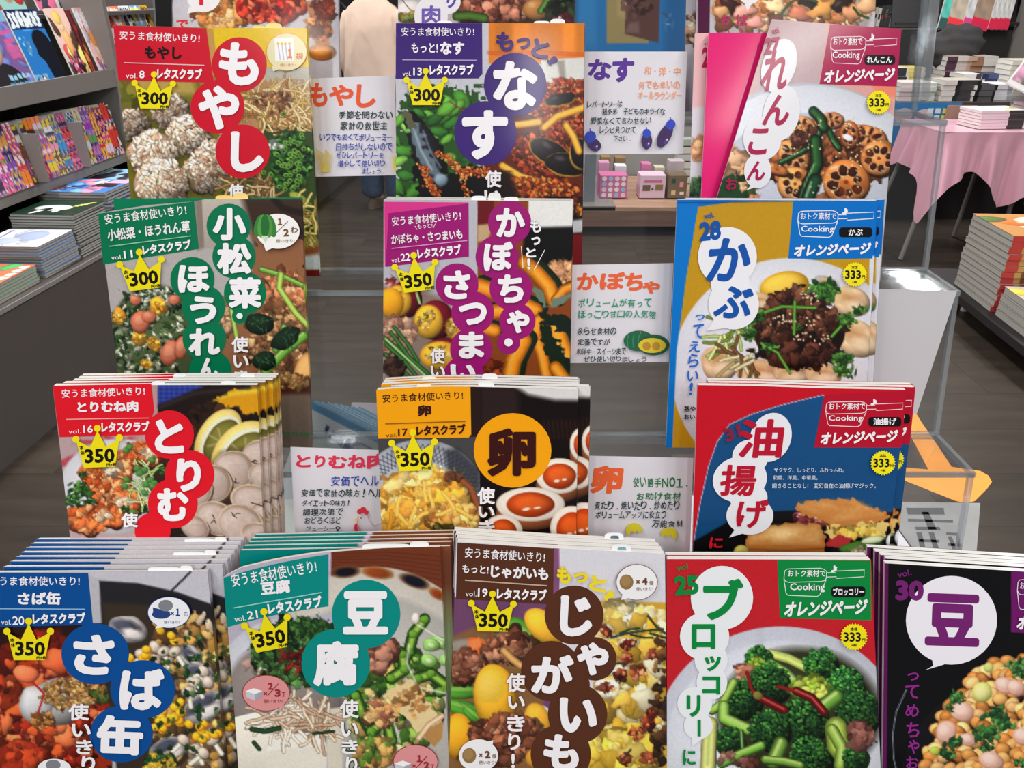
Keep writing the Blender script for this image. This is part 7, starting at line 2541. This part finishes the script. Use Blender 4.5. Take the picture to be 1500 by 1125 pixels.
# ------------------------------------------------------------------ low platform with gift boxes, seen through the middle gap
M_OAK = mat('light_oak_board', (176, 140, 116), rough=.4, noise=.2, scale=3, stretch=(1, 12, 12))
M_OAKD = mat('oak_front', (120, 92, 78), rough=.5, noise=.2, scale=3, stretch=(1, 12, 12))
pf = empty('low_platform', (.85, 5.7, 0), (0, 0, 0), 'low oak platform with gift boxes behind the rack', 'platform')
bevel(MB().box((.20, 0, .185), (1.3, 1.0, .03)).build('platform_top', M_OAK, pf, attr=False))
bevel(MB().box((0, -.485, .12), (1.7, .03, .11)).build('platform_front', M_OAKD, pf, attr=False))
MB().box((0, 0, .03), (1.6, .9, .06)).build('plinth', M_GROUT, pf, attr=False)
bevel(MB().box((-.42, 0, .19), (.55, 1.0, .034)).build('grey_top', M_GREY, pf, attr=False))
o = tag(bevel(MB().box((0, 0, .4), (.07, .07, .80)).build('support_post', mat('blue_grey_steel', (116, 124, 132), rough=.4), None, attr=False)), 'blue grey square post on the low platform', 'post')
o.location = (.535, 5.35, .205)


def gift(px0, px1, pyt, pyb, y, label, base, dots=None, dep=.16, fn=None):
    a, b = at_y(px0, pyb, y), at_y(px1, pyt, y)
    wd, h = b[0] - a[0], b[2] - .208
    r = empty('gift_box', ((a[0] + b[0]) / 2, y, .208), (0, 0, 0), label, 'box')
    bevel(MB().box((0, dep / 2, h / 2), (wd, dep, h), base).build('carton', M_FLAT, r), .003)
    m = MB()
    if dots:
        for i in range(4):
            for j in range(4):
                x, z = (i - 1.5) * wd * .235, h * (.14 + j * .24)
                P = [(x, -.0015, z)] + [(x + wd * .085 * math.cos(t), -.0015, z + wd * .085 * math.sin(t)) for t in np.linspace(0, 2 * PI, 13)[:-1]]
                m.add(P, [(0, 1 + q, 1 + (q + 1) % 12) for q in range(12)], dots[(i * 3 + j * 5) % len(dots)])
    if fn:
        fn(m, wd, h)
    if m.V:
        m.build('printed_front', M_FLAT, r)
    return r


gift(878, 920, 257, 293, 5.42, 'pink gift box with grid of pale round stickers', (206, 110, 160), [(240, 226, 236), (236, 206, 220), (150, 190, 226), (244, 230, 226)])
gift(936, 976, 257, 293, 5.42, 'pale pink gift box with two small pictures', (226, 196, 214), fn=lambda m, w_, h: (m.box((0, -.001, h * .74), (w_ * .7, .002, h * .1), (206, 100, 140)), m.box((-w_ * .24, -.001, h * .45), (w_ * .3, .002, h * .26), (110, 80, 60)), m.box((w_ * .26, -.001, h * .47), (w_ * .3, .002, h * .26), (140, 110, 70)), m.box((0, -.001, h * .4), (w_ * .08, .002, h * .1), (90, 60, 60))))
gift(977, 1008, 257, 293, 5.42, 'olive brown gift box with tree and house pictures', (116, 98, 74), fn=lambda m, w_, h: (m.box((-w_ * .24, -.001, h * .76), (w_ * .22, .002, h * .2), (30, 70, 56)), m.box((w_ * .2, -.001, h * .6), (w_ * .2, .002, h * .22), (226, 150, 160)), m.box((-w_ * .2, -.001, h * .24), (w_ * .22, .002, h * .2), (226, 190, 140)), m.box((w_ * .25, -.001, h * .22), (w_ * .22, .002, h * .12), (236, 226, 220))))
for i, (a, b, t_, c, lab) in enumerate(((875, 893, 238, (206, 150, 180), 'small pink box with blue print behind the sticker box'), (899, 918, 243, (226, 226, 232), 'small white patterned box behind the sticker box'), (878, 895, 230, (150, 120, 76), 'kraft box behind the pink ones, left'),
                                        (898, 917, 231, (146, 116, 74), 'kraft box behind the pink ones, right'), (937, 954, 240, (206, 120, 160), 'small rose box with blue tops'), (956, 974, 245, (206, 200, 170), 'small cream box behind the picture box'),
                                        (976, 1003, 236, (196, 180, 186), 'clear wrapped pinkish package on the platform'))):
    gift(a, b, t_, 290, 5.62 + .18 * (i in (2, 3)), lab, c, dep=.1)
bk = tag(MB().box((1.0, 6.3, .55), (1.7, .03, .72)).build('display_backboard', mat('pale_grey_board', (150, 148, 146), rough=.6), None, attr=False), 'pale grey backboard behind the gift boxes', 'board')
random.seed(31)
for i in range(6):
    z = .30 + i * .055
    x = 1.32
    r = tag(MB().box((0, 0, 0), (.16, .12, .045), random.choice([(206, 206, 196), (190, 196, 190), (170, 180, 170)])).build('spare_book', M_FLAT, None), 'pale book in the stack right of the gift boxes, %s from the bottom' % nth(i + 1), 'book', 'pale books by the gift boxes')
    r.location = (x, 5.95, z - .068)
o = tag(bevel(MB().box((0, 0, 0), (.02, .02, .9)).box((.09, 0, .3), (.16, .02, .30), (24, 60, 50)).build('green_frame_sign', M_FLAT, None)), 'dark green framed sign post glimpsed beside the eggplant card', 'sign')
o.location = (1.28, 5.42, .66)

# ------------------------------------------------------------------ shopper in jeans and pale long coat
sh_ = empty('person', (-.97, 5.95, 0), (0, 0, math.radians(160)), 'person in a pale peach long coat, blue jeans and brown shoes', 'person')


def skin(name, verts, edges, radii, material, parent, sub=2):
    m = bpy.data.meshes.new(name)
    m.from_pydata(verts, edges, [])
    m.materials.append(material)
    o = bpy.data.objects.new(name, m)
    COL.objects.link(o)
    o.parent = parent
    o.modifiers.new('skin', 'SKIN').use_smooth_shade = True
    for i, r in enumerate(radii):
        sv = m.skin_vertices[0].data[i]
        sv.radius = r if isinstance(r, tuple) else (r, r)
    m.skin_vertices[0].data[0].use_root = True
    s = o.modifiers.new('sub', 'SUBSURF')
    s.levels = s.render_levels = sub
    return o


M_SKIN = mat('skin', (214, 166, 140), rough=.5)
M_JEAN = mat('blue_denim', (44, 66, 92), rough=.8, noise=.25, scale=30, bump=.2)
V = [(0, 0, .95), (0, 0, 1.1), (0, 0, 1.28), (0, 0, 1.40), (0, 0, 1.47), (0, -.01, 1.55), (0, -.02, 1.64),
     (.17, 0, 1.38), (.22, .02, 1.12), (.23, -.06, .90), (.23, -.08, .82), (-.17, 0, 1.38), (-.22, .02, 1.12), (-.23, -.06, .90), (-.23, -.08, .82),
     (.09, 0, .90), (.095, 0, .50), (.10, .02, .10), (.10, -.10, .05), (-.09, 0, .90), (-.10, 0, .50), (-.11, .02, .10), (-.11, -.10, .05)]
E = [(0, 1), (1, 2), (2, 3), (3, 4), (4, 5), (5, 6), (3, 7), (7, 8), (8, 9), (9, 10), (3, 11), (11, 12), (12, 13), (13, 14), (0, 15), (15, 16), (16, 17), (17, 18), (0, 19), (19, 20), (20, 21), (21, 22)]
RD = [(.14, .10), (.12, .09), (.14, .10), (.10, .08), .05, (.075, .09), (.07, .085), .05, .04, .028, .025, .05, .04, .028, .025, .085, .06, .04, .035, .085, .06, .04, .035]
skin('body', V, E, RD, M_SKIN, sh_)
for s in (-1, 1):
    for i, (dx, dl) in enumerate(((-.03, .085), (-.012, .1), (.006, .105), (.022, .09))):
        b = (s * .23 + dx, -.085, .81)
        skin('finger', [b, (b[0], b[1] - .008, b[2] - dl * .4), (b[0], b[1] - .0, b[2] - dl * .75), (b[0], b[1] + .012, b[2] - dl)], [(0, 1), (1, 2), (2, 3)], [.010, .009, .0085, .007], M_SKIN, sh_, 1)
    b = (s * .23 - s * .02, -.105, .85)
    skin('thumb', [b, (b[0] - s * .012, b[1] - .03, b[2] - .03), (b[0] - s * .008, b[1] - .035, b[2] - .06)], [(0, 1), (1, 2)], [.012, .010, .008], M_SKIN, sh_, 1)
    j = skin('trouser_leg', [(s * .085, 0, .98), (s * .095, 0, .75), (s * .10, -.01, .48), (s * .105, .01, .26), (s * .108, .015, .075)], [(0, 1), (1, 2), (2, 3), (3, 4)], [(.12, .12), (.105, .11), (.088, .095), (.085, .09), (.088, .095)], M_JEAN, sh_)
    so = MB()
    V2, F2 = [], []
    for j_, (z, g) in enumerate(((0.006, 1.0), (.022, 1.03), (.05, .95), (.085, .62))):
        for q in range(18):
            a = 2 * PI * q / 18
            yo = -.055 if j_ < 3 else .0
            V2.append((s * .108 + .052 * g * math.cos(a), yo + (.135 if j_ < 3 else .10) * g * math.sin(a) * (.75 if j_ == 3 else 1), z))
    for j_ in range(3):
        for q in range(18):
            F2.append((j_ * 18 + q, j_ * 18 + (q + 1) % 18, (j_ + 1) * 18 + (q + 1) % 18, (j_ + 1) * 18 + q))
    F2 += [tuple(range(18)), tuple(range(54, 72))]
    mesh('shoe', V2, F2, mat('brown_suede', (96, 76, 60), rough=.8), sh_, smooth=True)
V2, F2 = [], []
rings = [(.82, .27, .17), (.95, .26, .165), (1.1, .235, .15), (1.25, .225, .14), (1.38, .215, .12), (1.45, .12, .08), (1.49, .07, .07)]
for z, a_, b_ in rings:
    for q in range(48):
        t = 2 * PI * q / 48
        f = 1 + .05 * math.sin(t * 9 + z * 2) * max(0, (1.3 - z)) * 2
        V2.append((a_ * f * math.cos(t), b_ * f * math.sin(t), z + .01 * math.sin(3 * t)))
for j_ in range(len(rings) - 1):
    for q in range(48):
        F2.append((j_ * 48 + q, j_ * 48 + (q + 1) % 48, (j_ + 1) * 48 + (q + 1) % 48, (j_ + 1) * 48 + q))
M_COAT = mat('peach_cotton', (236, 206, 186), rough=.8, noise=.06, scale=12, bump=.2)
o = mesh('coat', V2, F2, M_COAT, sh_, smooth=True)
sf = o.modifiers.new('sol', 'SOLIDIFY')
sf.thickness = .006
for s in (-1, 1):
    skin('coat_sleeve', [(s * .16, 0, 1.40), (s * .215, .015, 1.22), (s * .24, .0, 1.05), (s * .24, -.06, .90)], [(0, 1), (1, 2), (2, 3)], [.075, .07, .06, .055], M_COAT, sh_, 2)
hb = bpy.data.meshes.new('hair')
import bmesh
bm = bmesh.new()
bmesh.ops.create_icosphere(bm, subdivisions=3, radius=.105)
for v in bm.verts:
    v.co.z *= 1.15
    if v.co.y < -.03 and v.co.z < .05:
        v.co.y *= .5
bm.to_mesh(hb)
bm.free()
hb.materials.append(mat('dark_hair', (36, 28, 26), rough=.6))
hb.polygons.foreach_set('use_smooth', [True] * len(hb.polygons))
ho = bpy.data.objects.new('hair', hb)
COL.objects.link(ho)
ho.parent, ho.location = sh_, (0, .015, 1.66)
for s in (-1, 1):
    o = MB().box((s * .03, -.108, 1.62), (.022, .006, .010), (30, 26, 26)).build('eye', M_FLAT, sh_)
MB().box((0, -.112, 1.59), (.018, .018, .035)).build('nose', M_SKIN, sh_, attr=False)
MB().box((0, -.104, 1.555), (.04, .006, .010), (170, 90, 90)).build('mouth', M_FLAT, sh_)
hb_ = empty('handbag', (-1.27, 5.72, .55), (0, 0, 0), 'black shiny shoulder bag hanging beside the pale coat', 'bag')
o = bevel(MB().box((0, 0, .27), (.17, .10, .56)).build('bag_body', mat('black_leather', (28, 27, 30), rough=.3, bump=.5, scale=14), hb_, attr=False), .03, 4)
MB().tube([(-.06, 0, .54), (-.05, 0, .75), (.12, 0, .90), (.16, 0, .85)], .012).build('strap', MATS['black_leather'], hb_, attr=False)
MB().box((.03, -.055, .36), (.03, .006, .012)).build('clasp', M_METAL, hb_, attr=False)

# ------------------------------------------------------------------ right: pink cloth table
TYF, TX0, TX1, TZ = 4.62, 2.50, 3.12, .775
pt_ = empty('folding_table', ((TX0 + TX1) / 2, 4.9, 0), (0, 0, 0), 'folding table with thin steel legs under pink satin cloth', 'table')
bevel(MB().box((0, 0, TZ - .02), (TX1 - TX0, .56, .03)).build('table_top', M_GREY, pt_, attr=False))
for sx, q in ((-1, .10), (1, .04)):
    for sy in (-1, 1):
        a_ = (sx * .24, sy * .2, TZ - .03)
        b_ = (sx * .24 + (-.14 if sx < 0 else -.02), sy * .26, .012)
        MB().tube([a_, b_], .014).build('leg', M_GREY, pt_, attr=False)
MB().tube([(-.24, -.2, .5), (.24, -.2, .62)], .006).build('brace', M_DGREY, pt_, attr=False)
M_SATIN = mat('pink_satin', (248, 184, 206), rough=.25, sheen=.4, spec=.8, metal=.25)
nu, nv = 120, 26
V2, F2 = [], []
per = [(TX0, TYF + .5), (TX0, TYF), (TX1, TYF), (TX1, TYF + .5)]
L3 = [.5, TX1 - TX0, .5]
tot = sum(L3)
for j_ in range(nv):
    for i in range(nu):
        s_ = i / (nu - 1) * tot
        if s_ < L3[0]:
            p = np.array([TX0, TYF + .5 - s_])
            nrm = np.array([-1, 0.])
        elif s_ < L3[0] + L3[1]:
            p = np.array([TX0 + s_ - L3[0], TYF])
            nrm = np.array([0, -1.])
        else:
            p = np.array([TX1, TYF + s_ - L3[0] - L3[1]])
            nrm = np.array([1., 0])
        # rounded corner normals
        for cxn, sg in ((L3[0], 0), (L3[0] + L3[1], 1)):
            dd = (s_ - cxn) / .09
            if abs(dd) < 1:
                n0 = np.array([-1, 0.]) if sg == 0 else np.array([0, -1.])
                n1 = np.array([0, -1.]) if sg == 0 else np.array([1., 0])
                nrm = n0 * (1 - dd) / 2 + n1 * (1 + dd) / 2
        xx = (s_ - L3[0]) / L3[1]
        drop = .25 + .30 * math.exp(-((xx + .04) / .10) ** 2) + .20 * math.exp(-((xx - .72) / .16) ** 2) + .12 * math.exp(-((xx - 1.0) / .12) ** 2) + .03 * math.sin(xx * 14)
        v = j_ / (nv - 1)
        fold = (.040 * math.sin(s_ * 34 + 2.0 * math.sin(s_ * 5)) + .016 * math.sin(s_ * 71 + 1)) * v ** .8
        out = .015 + .07 * v * (math.exp(-((xx) / .12) ** 2) + math.exp(-((xx - 1) / .12) ** 2)) + fold * .8 + .02 * v
        q = p + nrm * out
        V2.append((q[0], q[1], TZ + .004 - drop * v))
    for i in range(nu - 1):
        if j_ < nv - 1:
            F2.append((j_ * nu + i, j_ * nu + i + 1, (j_ + 1) * nu + i + 1, (j_ + 1) * nu + i))
n0 = len(V2)
V2 += [(TX0 - .015, TYF - .015, TZ + .005), (TX1 + .015, TYF - .015, TZ + .005), (TX1 + .015, TYF + .5, TZ + .005), (TX0 - .015, TYF + .5, TZ + .005)]
F2.append((n0, n0 + 1, n0 + 2, n0 + 3))
cm = np.array(V2).mean(0)
o = mesh('satin_tablecloth', [tuple(np.array(v) - np.array([cm[0], cm[1], 0])) for v in V2], F2, M_SATIN, None, smooth=True)
o.location = (cm[0], cm[1], 0)
tag(o, 'shiny pink satin cloth draped over the small folding table', 'tablecloth')

# books on the pink table
random.seed(41)
stack('white_booklet', 'book', 2.88, 4.83, TZ + .008, .12, (.30, .21), 6, .017, art(91, (236, 230, 236), [(240, 200, 210), (250, 246, 246)], None, lambda c: c.poly([(70, 60), (96, 60), (96, 90), (70, 90)], (240, 226, 60))), M_PAGES,
      'white and pink booklet on the pink cloth', (236, 200, 214), 'white booklets on the pink cloth', spine=[(2, (236, 214, 224)), (1.2, (60, 60, 60)), (.3, (236, 226, 230))])
stack('red_booklet', 'book', 3.22, 4.95, TZ + .008, .05, (.22, .2), 6, .020, art(92, (70, 70, 150), [(200, 80, 60), (110, 110, 190)]), M_PAGES, 'red and blue booklet on the pink cloth', (200, 40, 50), 'red booklets on the pink cloth',
      spine=[(1, (206, 40, 50)), (.3, (236, 226, 226)), (1, (190, 30, 44))])

# ------------------------------------------------------------------ right: book table behind
bt = empty('book_table', (3.0, 6.1, 0), (0, 0, 0), 'dark table carrying hardback piles at the right', 'table')
bevel(MB().box((-.05, 0, .818), (2.3, 1.2, .04)).build('table_top', M_DGREY, bt, attr=False))
MB().box((.1, .05, .40), (2.0, 1.05, .79)).build('table_body', mat('black_board', (34, 31, 32), rough=.6), bt, attr=False)
BZ = .8385


def bpile(px, py_, y, d, n, thk, lab, c, segs, yaw=0.0, top=None, pages=M_PAPER):
    q = at_y(px, py_, y)
    stack('hardback_book', 'book', float(q[0]), y + d[1] / 2, BZ, yaw, d, n, thk, top or (lambda U, V: np.zeros(U.shape + (3,)) + np.array(c, float)), pages, lab, c, lab + ' pile', spine=segs, nx=6, jit=.006, wob=.03)


K = (30, 28, 30)
random.seed(43)
bpile(1402, 150, 5.55, (.26, .19), 4, .034, 'black hardback with white band', (196, 190, 176), [(1, (226, 220, 214)), (.35, K), (1.2, (60, 60, 62)), (.3, K)], .06)
bpile(1340, 150, 5.55, (.25, .19), 4, .030, 'white hardback left of the black ones', (232, 226, 220), [(1, (226, 206, 206)), (1, (206, 206, 200)), (.2, (190, 210, 200))], .05)
bpile(1438, 153, 5.52, (.14, .19), 3, .036, 'small black hardback beside the banded ones', K, [(.3, K), (1, (96, 96, 98)), (.2, K)], .02)
bpile(1462, 150, 5.62, (.16, .19), 3, .034, 'white glossy hardback under the tilted board', (236, 236, 240), [(1, (226, 226, 232)), (.3, (170, 170, 180))])
bpile(1375, 112, 6.1, (.34, .19), 2, .040, 'grey patterned hardback in the middle row', (110, 110, 108), [(.3, (130, 130, 126)), (.3, (50, 50, 50)), (.3, (140, 140, 136)), (.3, (60, 60, 60)), (.3, (120, 120, 116))])
bpile(1425, 120, 5.98, (.16, .19), 4, .034, 'white hardback of the middle row', (236, 236, 236), [(1, (232, 232, 236)), (.5, (70, 70, 70)), (.2, (230, 230, 236))])
bpile(1453, 118, 5.98, (.17, .19), 4, .034, 'dark blue hardback of the middle row', (34, 44, 84), [(.3, (34, 44, 84)), (.5, (70, 84, 130)), (.3, K)])
bpile(1408, 92, 6.22, (.22, .19), 7, .034, 'maroon and cream hardback of the back row', (206, 190, 176), [(.6, (66, 34, 54)), (.6, (190, 176, 170)), (.5, (180, 150, 130))])
bpile(1442, 92, 6.22, (.20, .19), 7, .034, 'cream hardback with brown pictures in the back row', (206, 196, 186), [(.5, (150, 110, 84)), (.6, (206, 200, 196))])
bpile(1302, 132, 5.95, (.24, .19), 6, .030, 'white paperback next to the lotus root cookbook', (236, 230, 236), [(.8, (232, 226, 232)), (.8, (40, 40, 44)), (.1, (226, 226, 230))])
bpile(1335, 100, 6.10, (.22, .19), 5, .034, 'pale paperback with yellow wrapper', (236, 214, 110), [(.7, (226, 206, 110)), (.3, (206, 196, 190))])
bpile(1492, 135, 5.85, (.2, .19), 7, .034, 'cream hardback at the right edge', (226, 222, 206), [(1, (226, 220, 206)), (.2, (190, 110, 120))])
q = at_y(1352, 190, 5.42)
r = empty('shelf_banner', (q[0], 5.46, .838), (0, 0, 0), 'blue poster with white and yellow lettering hanging from the book table', 'poster')
a_, b_ = at_y(1308, 150, 5.46), at_y(1393, 232, 5.46)
wd, hh = b_[0] - a_[0], .838 - b_[2]
MB().box((0, 0, -hh / 2), (wd, .006, hh)).build('sheet', mat('blue_poster', (44, 128, 190), rough=.45), r, attr=False)
m = MB()
for i in range(4):
    for j_ in range(3):
        m.box((wd * (.08 + i * .105), -.0045, -hh * (.14 + j_ * .12)), (wd * .075, .002, hh * .09), [(226, 236, 244), (226, 236, 244), (230, 220, 90), (230, 220, 90)][i])
m.build('lettering_block', M_FLAT, r)
m = MB()
for cx_, cy_ in ((-.28, -.22), (.0, -.24)):
    P = [(wd * cx_, -.004, hh * cy_)] + [(wd * cx_ + wd * .13 * math.cos(t), -.004, hh * cy_ + wd * .10 * math.sin(t)) for t in np.linspace(0, 2 * PI, 19)[:-1]]
    m.add(P, [(0, 1 + k_, 1 + (k_ + 1) % 18) for k_ in range(18)], (214, 190, 200))
m.build('round_print', M_FLAT, r)
o = tag(MB().box((0, 0, 0), (.20, .008, .16), (190, 146, 130)).build('pink_board', M_FLAT, None), 'small pinkish brown board under the banded hardbacks', 'board')
q = at_y(1410, 175, 5.4)
o.location = (q[0], 5.44, .745)

# slanted display with red-banded books, top right
q = at_y(1430, 44, 6.5)
rk = empty('slanted_book_display', (3.55, 6.75, .8395), (0, 0, 0), 'black slanted book display at the top right', 'display rack')
bevel(MB().box((.0, 0, .44), (1.0, .02, .02)).box((0, .12, .55), (1.0, .02, .30), M=Matrix.Rotation(math.radians(-18), 3, 'X')).build('slanted_board', MATS['black_board'], rk, attr=False))
bevel(MB().box((.50, -.1, .42), (.035, .30, .84)).build('side_panel', M_GREY, rk, attr=False))
MB().box((0, 0, .2), (.9, .02, .38)).build('backboard', MATS['black_board'], rk, attr=False)
random.seed(44)
for i, (px, wd_, base, band, lab) in enumerate(((1390, .105, (90, 206, 190), (40, 80, 80), 'turquoise book on the slanted display, leftmost'), (1404, .13, (206, 190, 170), (226, 50, 60), 'cream book with bright red band on the slanted display'),
                                                (1425, .10, (226, 226, 230), (206, 60, 130), 'white book with magenta band on the slanted display'), (1441, .14, (176, 150, 130), (206, 30, 70), 'brown cover book with crimson band on the slanted display'),
                                                (1459, .05, (226, 226, 226), (206, 30, 70), 'white spine with crimson band, first of four'), (1466, .05, (226, 226, 226), (206, 30, 70), 'white spine with crimson band, second of four'),
                                                (1473, .05, (226, 226, 226), (206, 30, 70), 'white spine with crimson band, third of four'), (1480, .05, (226, 226, 226), (206, 30, 70), 'white spine with crimson band, fourth of four'))):
    q = at_y(px, 48, 6.6)
    r = empty('display_book', (q[0], 6.70, 1.235), (math.radians(-18), math.radians(12), 0), lab, 'book')
    cover_box('front_cover', (wd_, .30, .002), (lambda U, V, b=base, d=band: np.where((V > .72)[..., None], np.array(d, float), np.array(b, float) * (1 - .25 * vnoise(U * 5, V * 7, 3)[..., None]))), r, M_FLAT, 14, 24, loc=(0, 0, 0)).rotation_euler = (math.radians(90), 0, 0)
    r.children[0].location = (0, -.012, .15)
    MB().box((0, 0, .15), (wd_ * .97, .018, .295)).build('page_block', M_PAPER, r, attr=False)

# tilted white board in an acrylic stand at the right edge
r = empty('tilted_board', (3.0, 4.75, .98), (math.radians(-24), math.radians(24), math.radians(-32)), 'white-edged picture board tilted on a stand at the right edge', 'board')
bevel(MB().box((0, 0, .16), (.26, .022, .34)).build('board', M_WHITE, r, attr=False))
cover_box('picture', (.24, .30, .001), art(95, (176, 170, 150), [(206, 150, 180), (90, 90, 80), (214, 206, 190)]), r, M_FLAT, 20, 24).rotation_euler = (math.radians(90), 0, 0)
r.children[1].location = (0, -.0125, .17)
sd = empty('acrylic_stand', (3.03, 4.86, TZ + .008), (0, 0, 0), 'clear acrylic stand holding the tilted board', 'stand')
MB().box((0, 0, .10), (.10, .004, .24)).build('upright', M_ACRE, sd, attr=False)
MB().box((0, 0, .002), (.12, .10, .004)).build('foot', M_ACRE, sd, attr=False)

# dark cloth bag on the book table
bm = bmesh.new()
bmesh.ops.create_icosphere(bm, subdivisions=4, radius=1)
for v in bm.verts:
    nse = .10 * math.sin(v.co.x * 7 + v.co.z * 5) + .06 * math.sin(v.co.z * 13 + v.co.y * 4)
    v.co = v.co * (1 + nse)
    v.co.x *= .21
    v.co.y *= .07
    v.co.z *= .17
me = bpy.data.meshes.new('cloth_bag')
bm.to_mesh(me)
bm.free()
me.materials.append(mat('charcoal_cloth', (58, 56, 58), rough=.9, bump=.3, scale=8))
me.polygons.foreach_set('use_smooth', [True] * len(me.polygons))
o = bpy.data.objects.new('cloth_bag', me)
COL.objects.link(o)
q = at_y(1398, 66, 6.36)
o.location = (q[0], 6.36, q[2] - .02)
tag(o, 'charcoal cloth bag slumped behind the book piles', 'bag')

# far shelf unit with books, seen above the lotus root cookbook
fs = empty('far_bookshelf', (3.4, 7.6, 0), (0, 0, 0), 'grey steel bookshelf in the far right background', 'shelf')
for z in (.62, .95, 1.22, 1.46):
    bevel(MB().box((0, 0, z), (1.9, .32, .03)).build('shelf_board', M_GREY, fs, attr=False))
for sx in (-.93, .0, .93):
    bevel(MB().box((sx, 0, .9), (.03, .30, 1.8)).build('upright', M_GREY, fs, attr=False))
MB().box((0, .16, .9), (1.9, .01, 1.8)).build('back_panel', M_DGREY, fs, attr=False)
random.seed(50)
for zi, z in enumerate((.635, .965, 1.235)):
    x = 2.55
    k = 0
    while x < 4.2:
        th = random.uniform(.016, .034)
        H = random.uniform(.17, .205) if zi < 2 else random.uniform(.14, .17)
        c = random.choice([(226, 222, 214), (206, 196, 180), (220, 190, 190), (60, 56, 54), (190, 200, 200), (150, 60, 60), (230, 228, 226)])
        if not (3.38 < x < 3.42):
            o = MB().box((0, 0, H / 2), (th * .93, .15, H), c)
            for s_ in range(2):
                o.box((0, -.0755, H * random.uniform(.3, .8)), (th * .5, .002, H * .18), random.choice([(60, 50, 50), (180, 60, 60), (90, 110, 130)]))
            o = o.build('paperback_book', M_FLAT, None)
            o.location = (x + th / 2, 7.5, z)
            tag(o, 'book upright on the far right bookshelf, %s shelf, %s from left' % (['lower', 'middle', 'upper'][zi], nth(k + 1)), 'book', 'books on the far right bookshelf')
        x += th + .001
        k += 1
        if k > 62:
            break

# ------------------------------------------------------------------ right: low platform with thick magazines
rp = empty('magazine_platform', (2.9, 3.3, 0), (0, 0, -.07), 'low dark platform with thick magazine piles at the right edge', 'platform')
bevel(MB().box((0, 0, .125), (1.36, 1.45, .04)).build('platform_top', MATS['black_board'], rp, attr=False))
for a_, b_ in ((-.55, -.55), (-.55, .45), (.5, -.55), (.5, .45)):
    MB().tube([(a_, b_, .0), (a_, b_, .108)], .018).build('foot', M_WHITE, rp, attr=False)
BZ = .1455
random.seed(51)
SPN = [(.5, (190, 60, 60)), (.25, (190, 150, 90)), (.2, (120, 70, 40)), (.35, (200, 170, 120)), (.6, (214, 110, 50)), (.3, (60, 40, 40)), (.5, (206, 130, 60)), (.4, (180, 70, 50))]
stack('thick_magazine', 'magazine', 2.47, 3.60, BZ, -.07, (.36, .40), 13, .0285, art(101, (206, 150, 90), [(200, 70, 50), (240, 220, 190), (90, 120, 60), (230, 120, 60), (120, 60, 30)]), M_GREYPG,
      'thick recipe magazine with orange spine', (150, 140, 130), 'thick recipe magazines in the right pile', spine=SPN, nx=50)
stack('thick_magazine', 'magazine', 2.46, 3.14, BZ, -.07, (.40, .44), 4, .036, art(102, (214, 206, 200), [(80, 90, 160), (220, 80, 60), (240, 200, 190), (60, 50, 60), (240, 210, 90)]), M_GREYPG,
      'thick magazine with mixed picture cover, near right pile', (160, 156, 150), 'thick magazines in the near right pile', spine=SPN[::-1], nx=50)
stack('thick_magazine', 'magazine', 2.66, 3.0, BZ + .15, -.07, (.36, .30), 2, .03, art(103, (240, 200, 80), [(240, 120, 60), (90, 150, 70), (250, 240, 230)]), M_GREYPG,
      'yellow magazine lying crosswise on the near right pile', (230, 200, 60), 'crosswise magazines of the near right pile', spine=SPN, nx=30)
tag(MB().box((3.75, 4.9, .75), (.5, .7, 1.1)).build('dark_counter', MATS['black_board'], None, attr=False), 'black counter block at the right edge behind the satin cloth', 'counter')
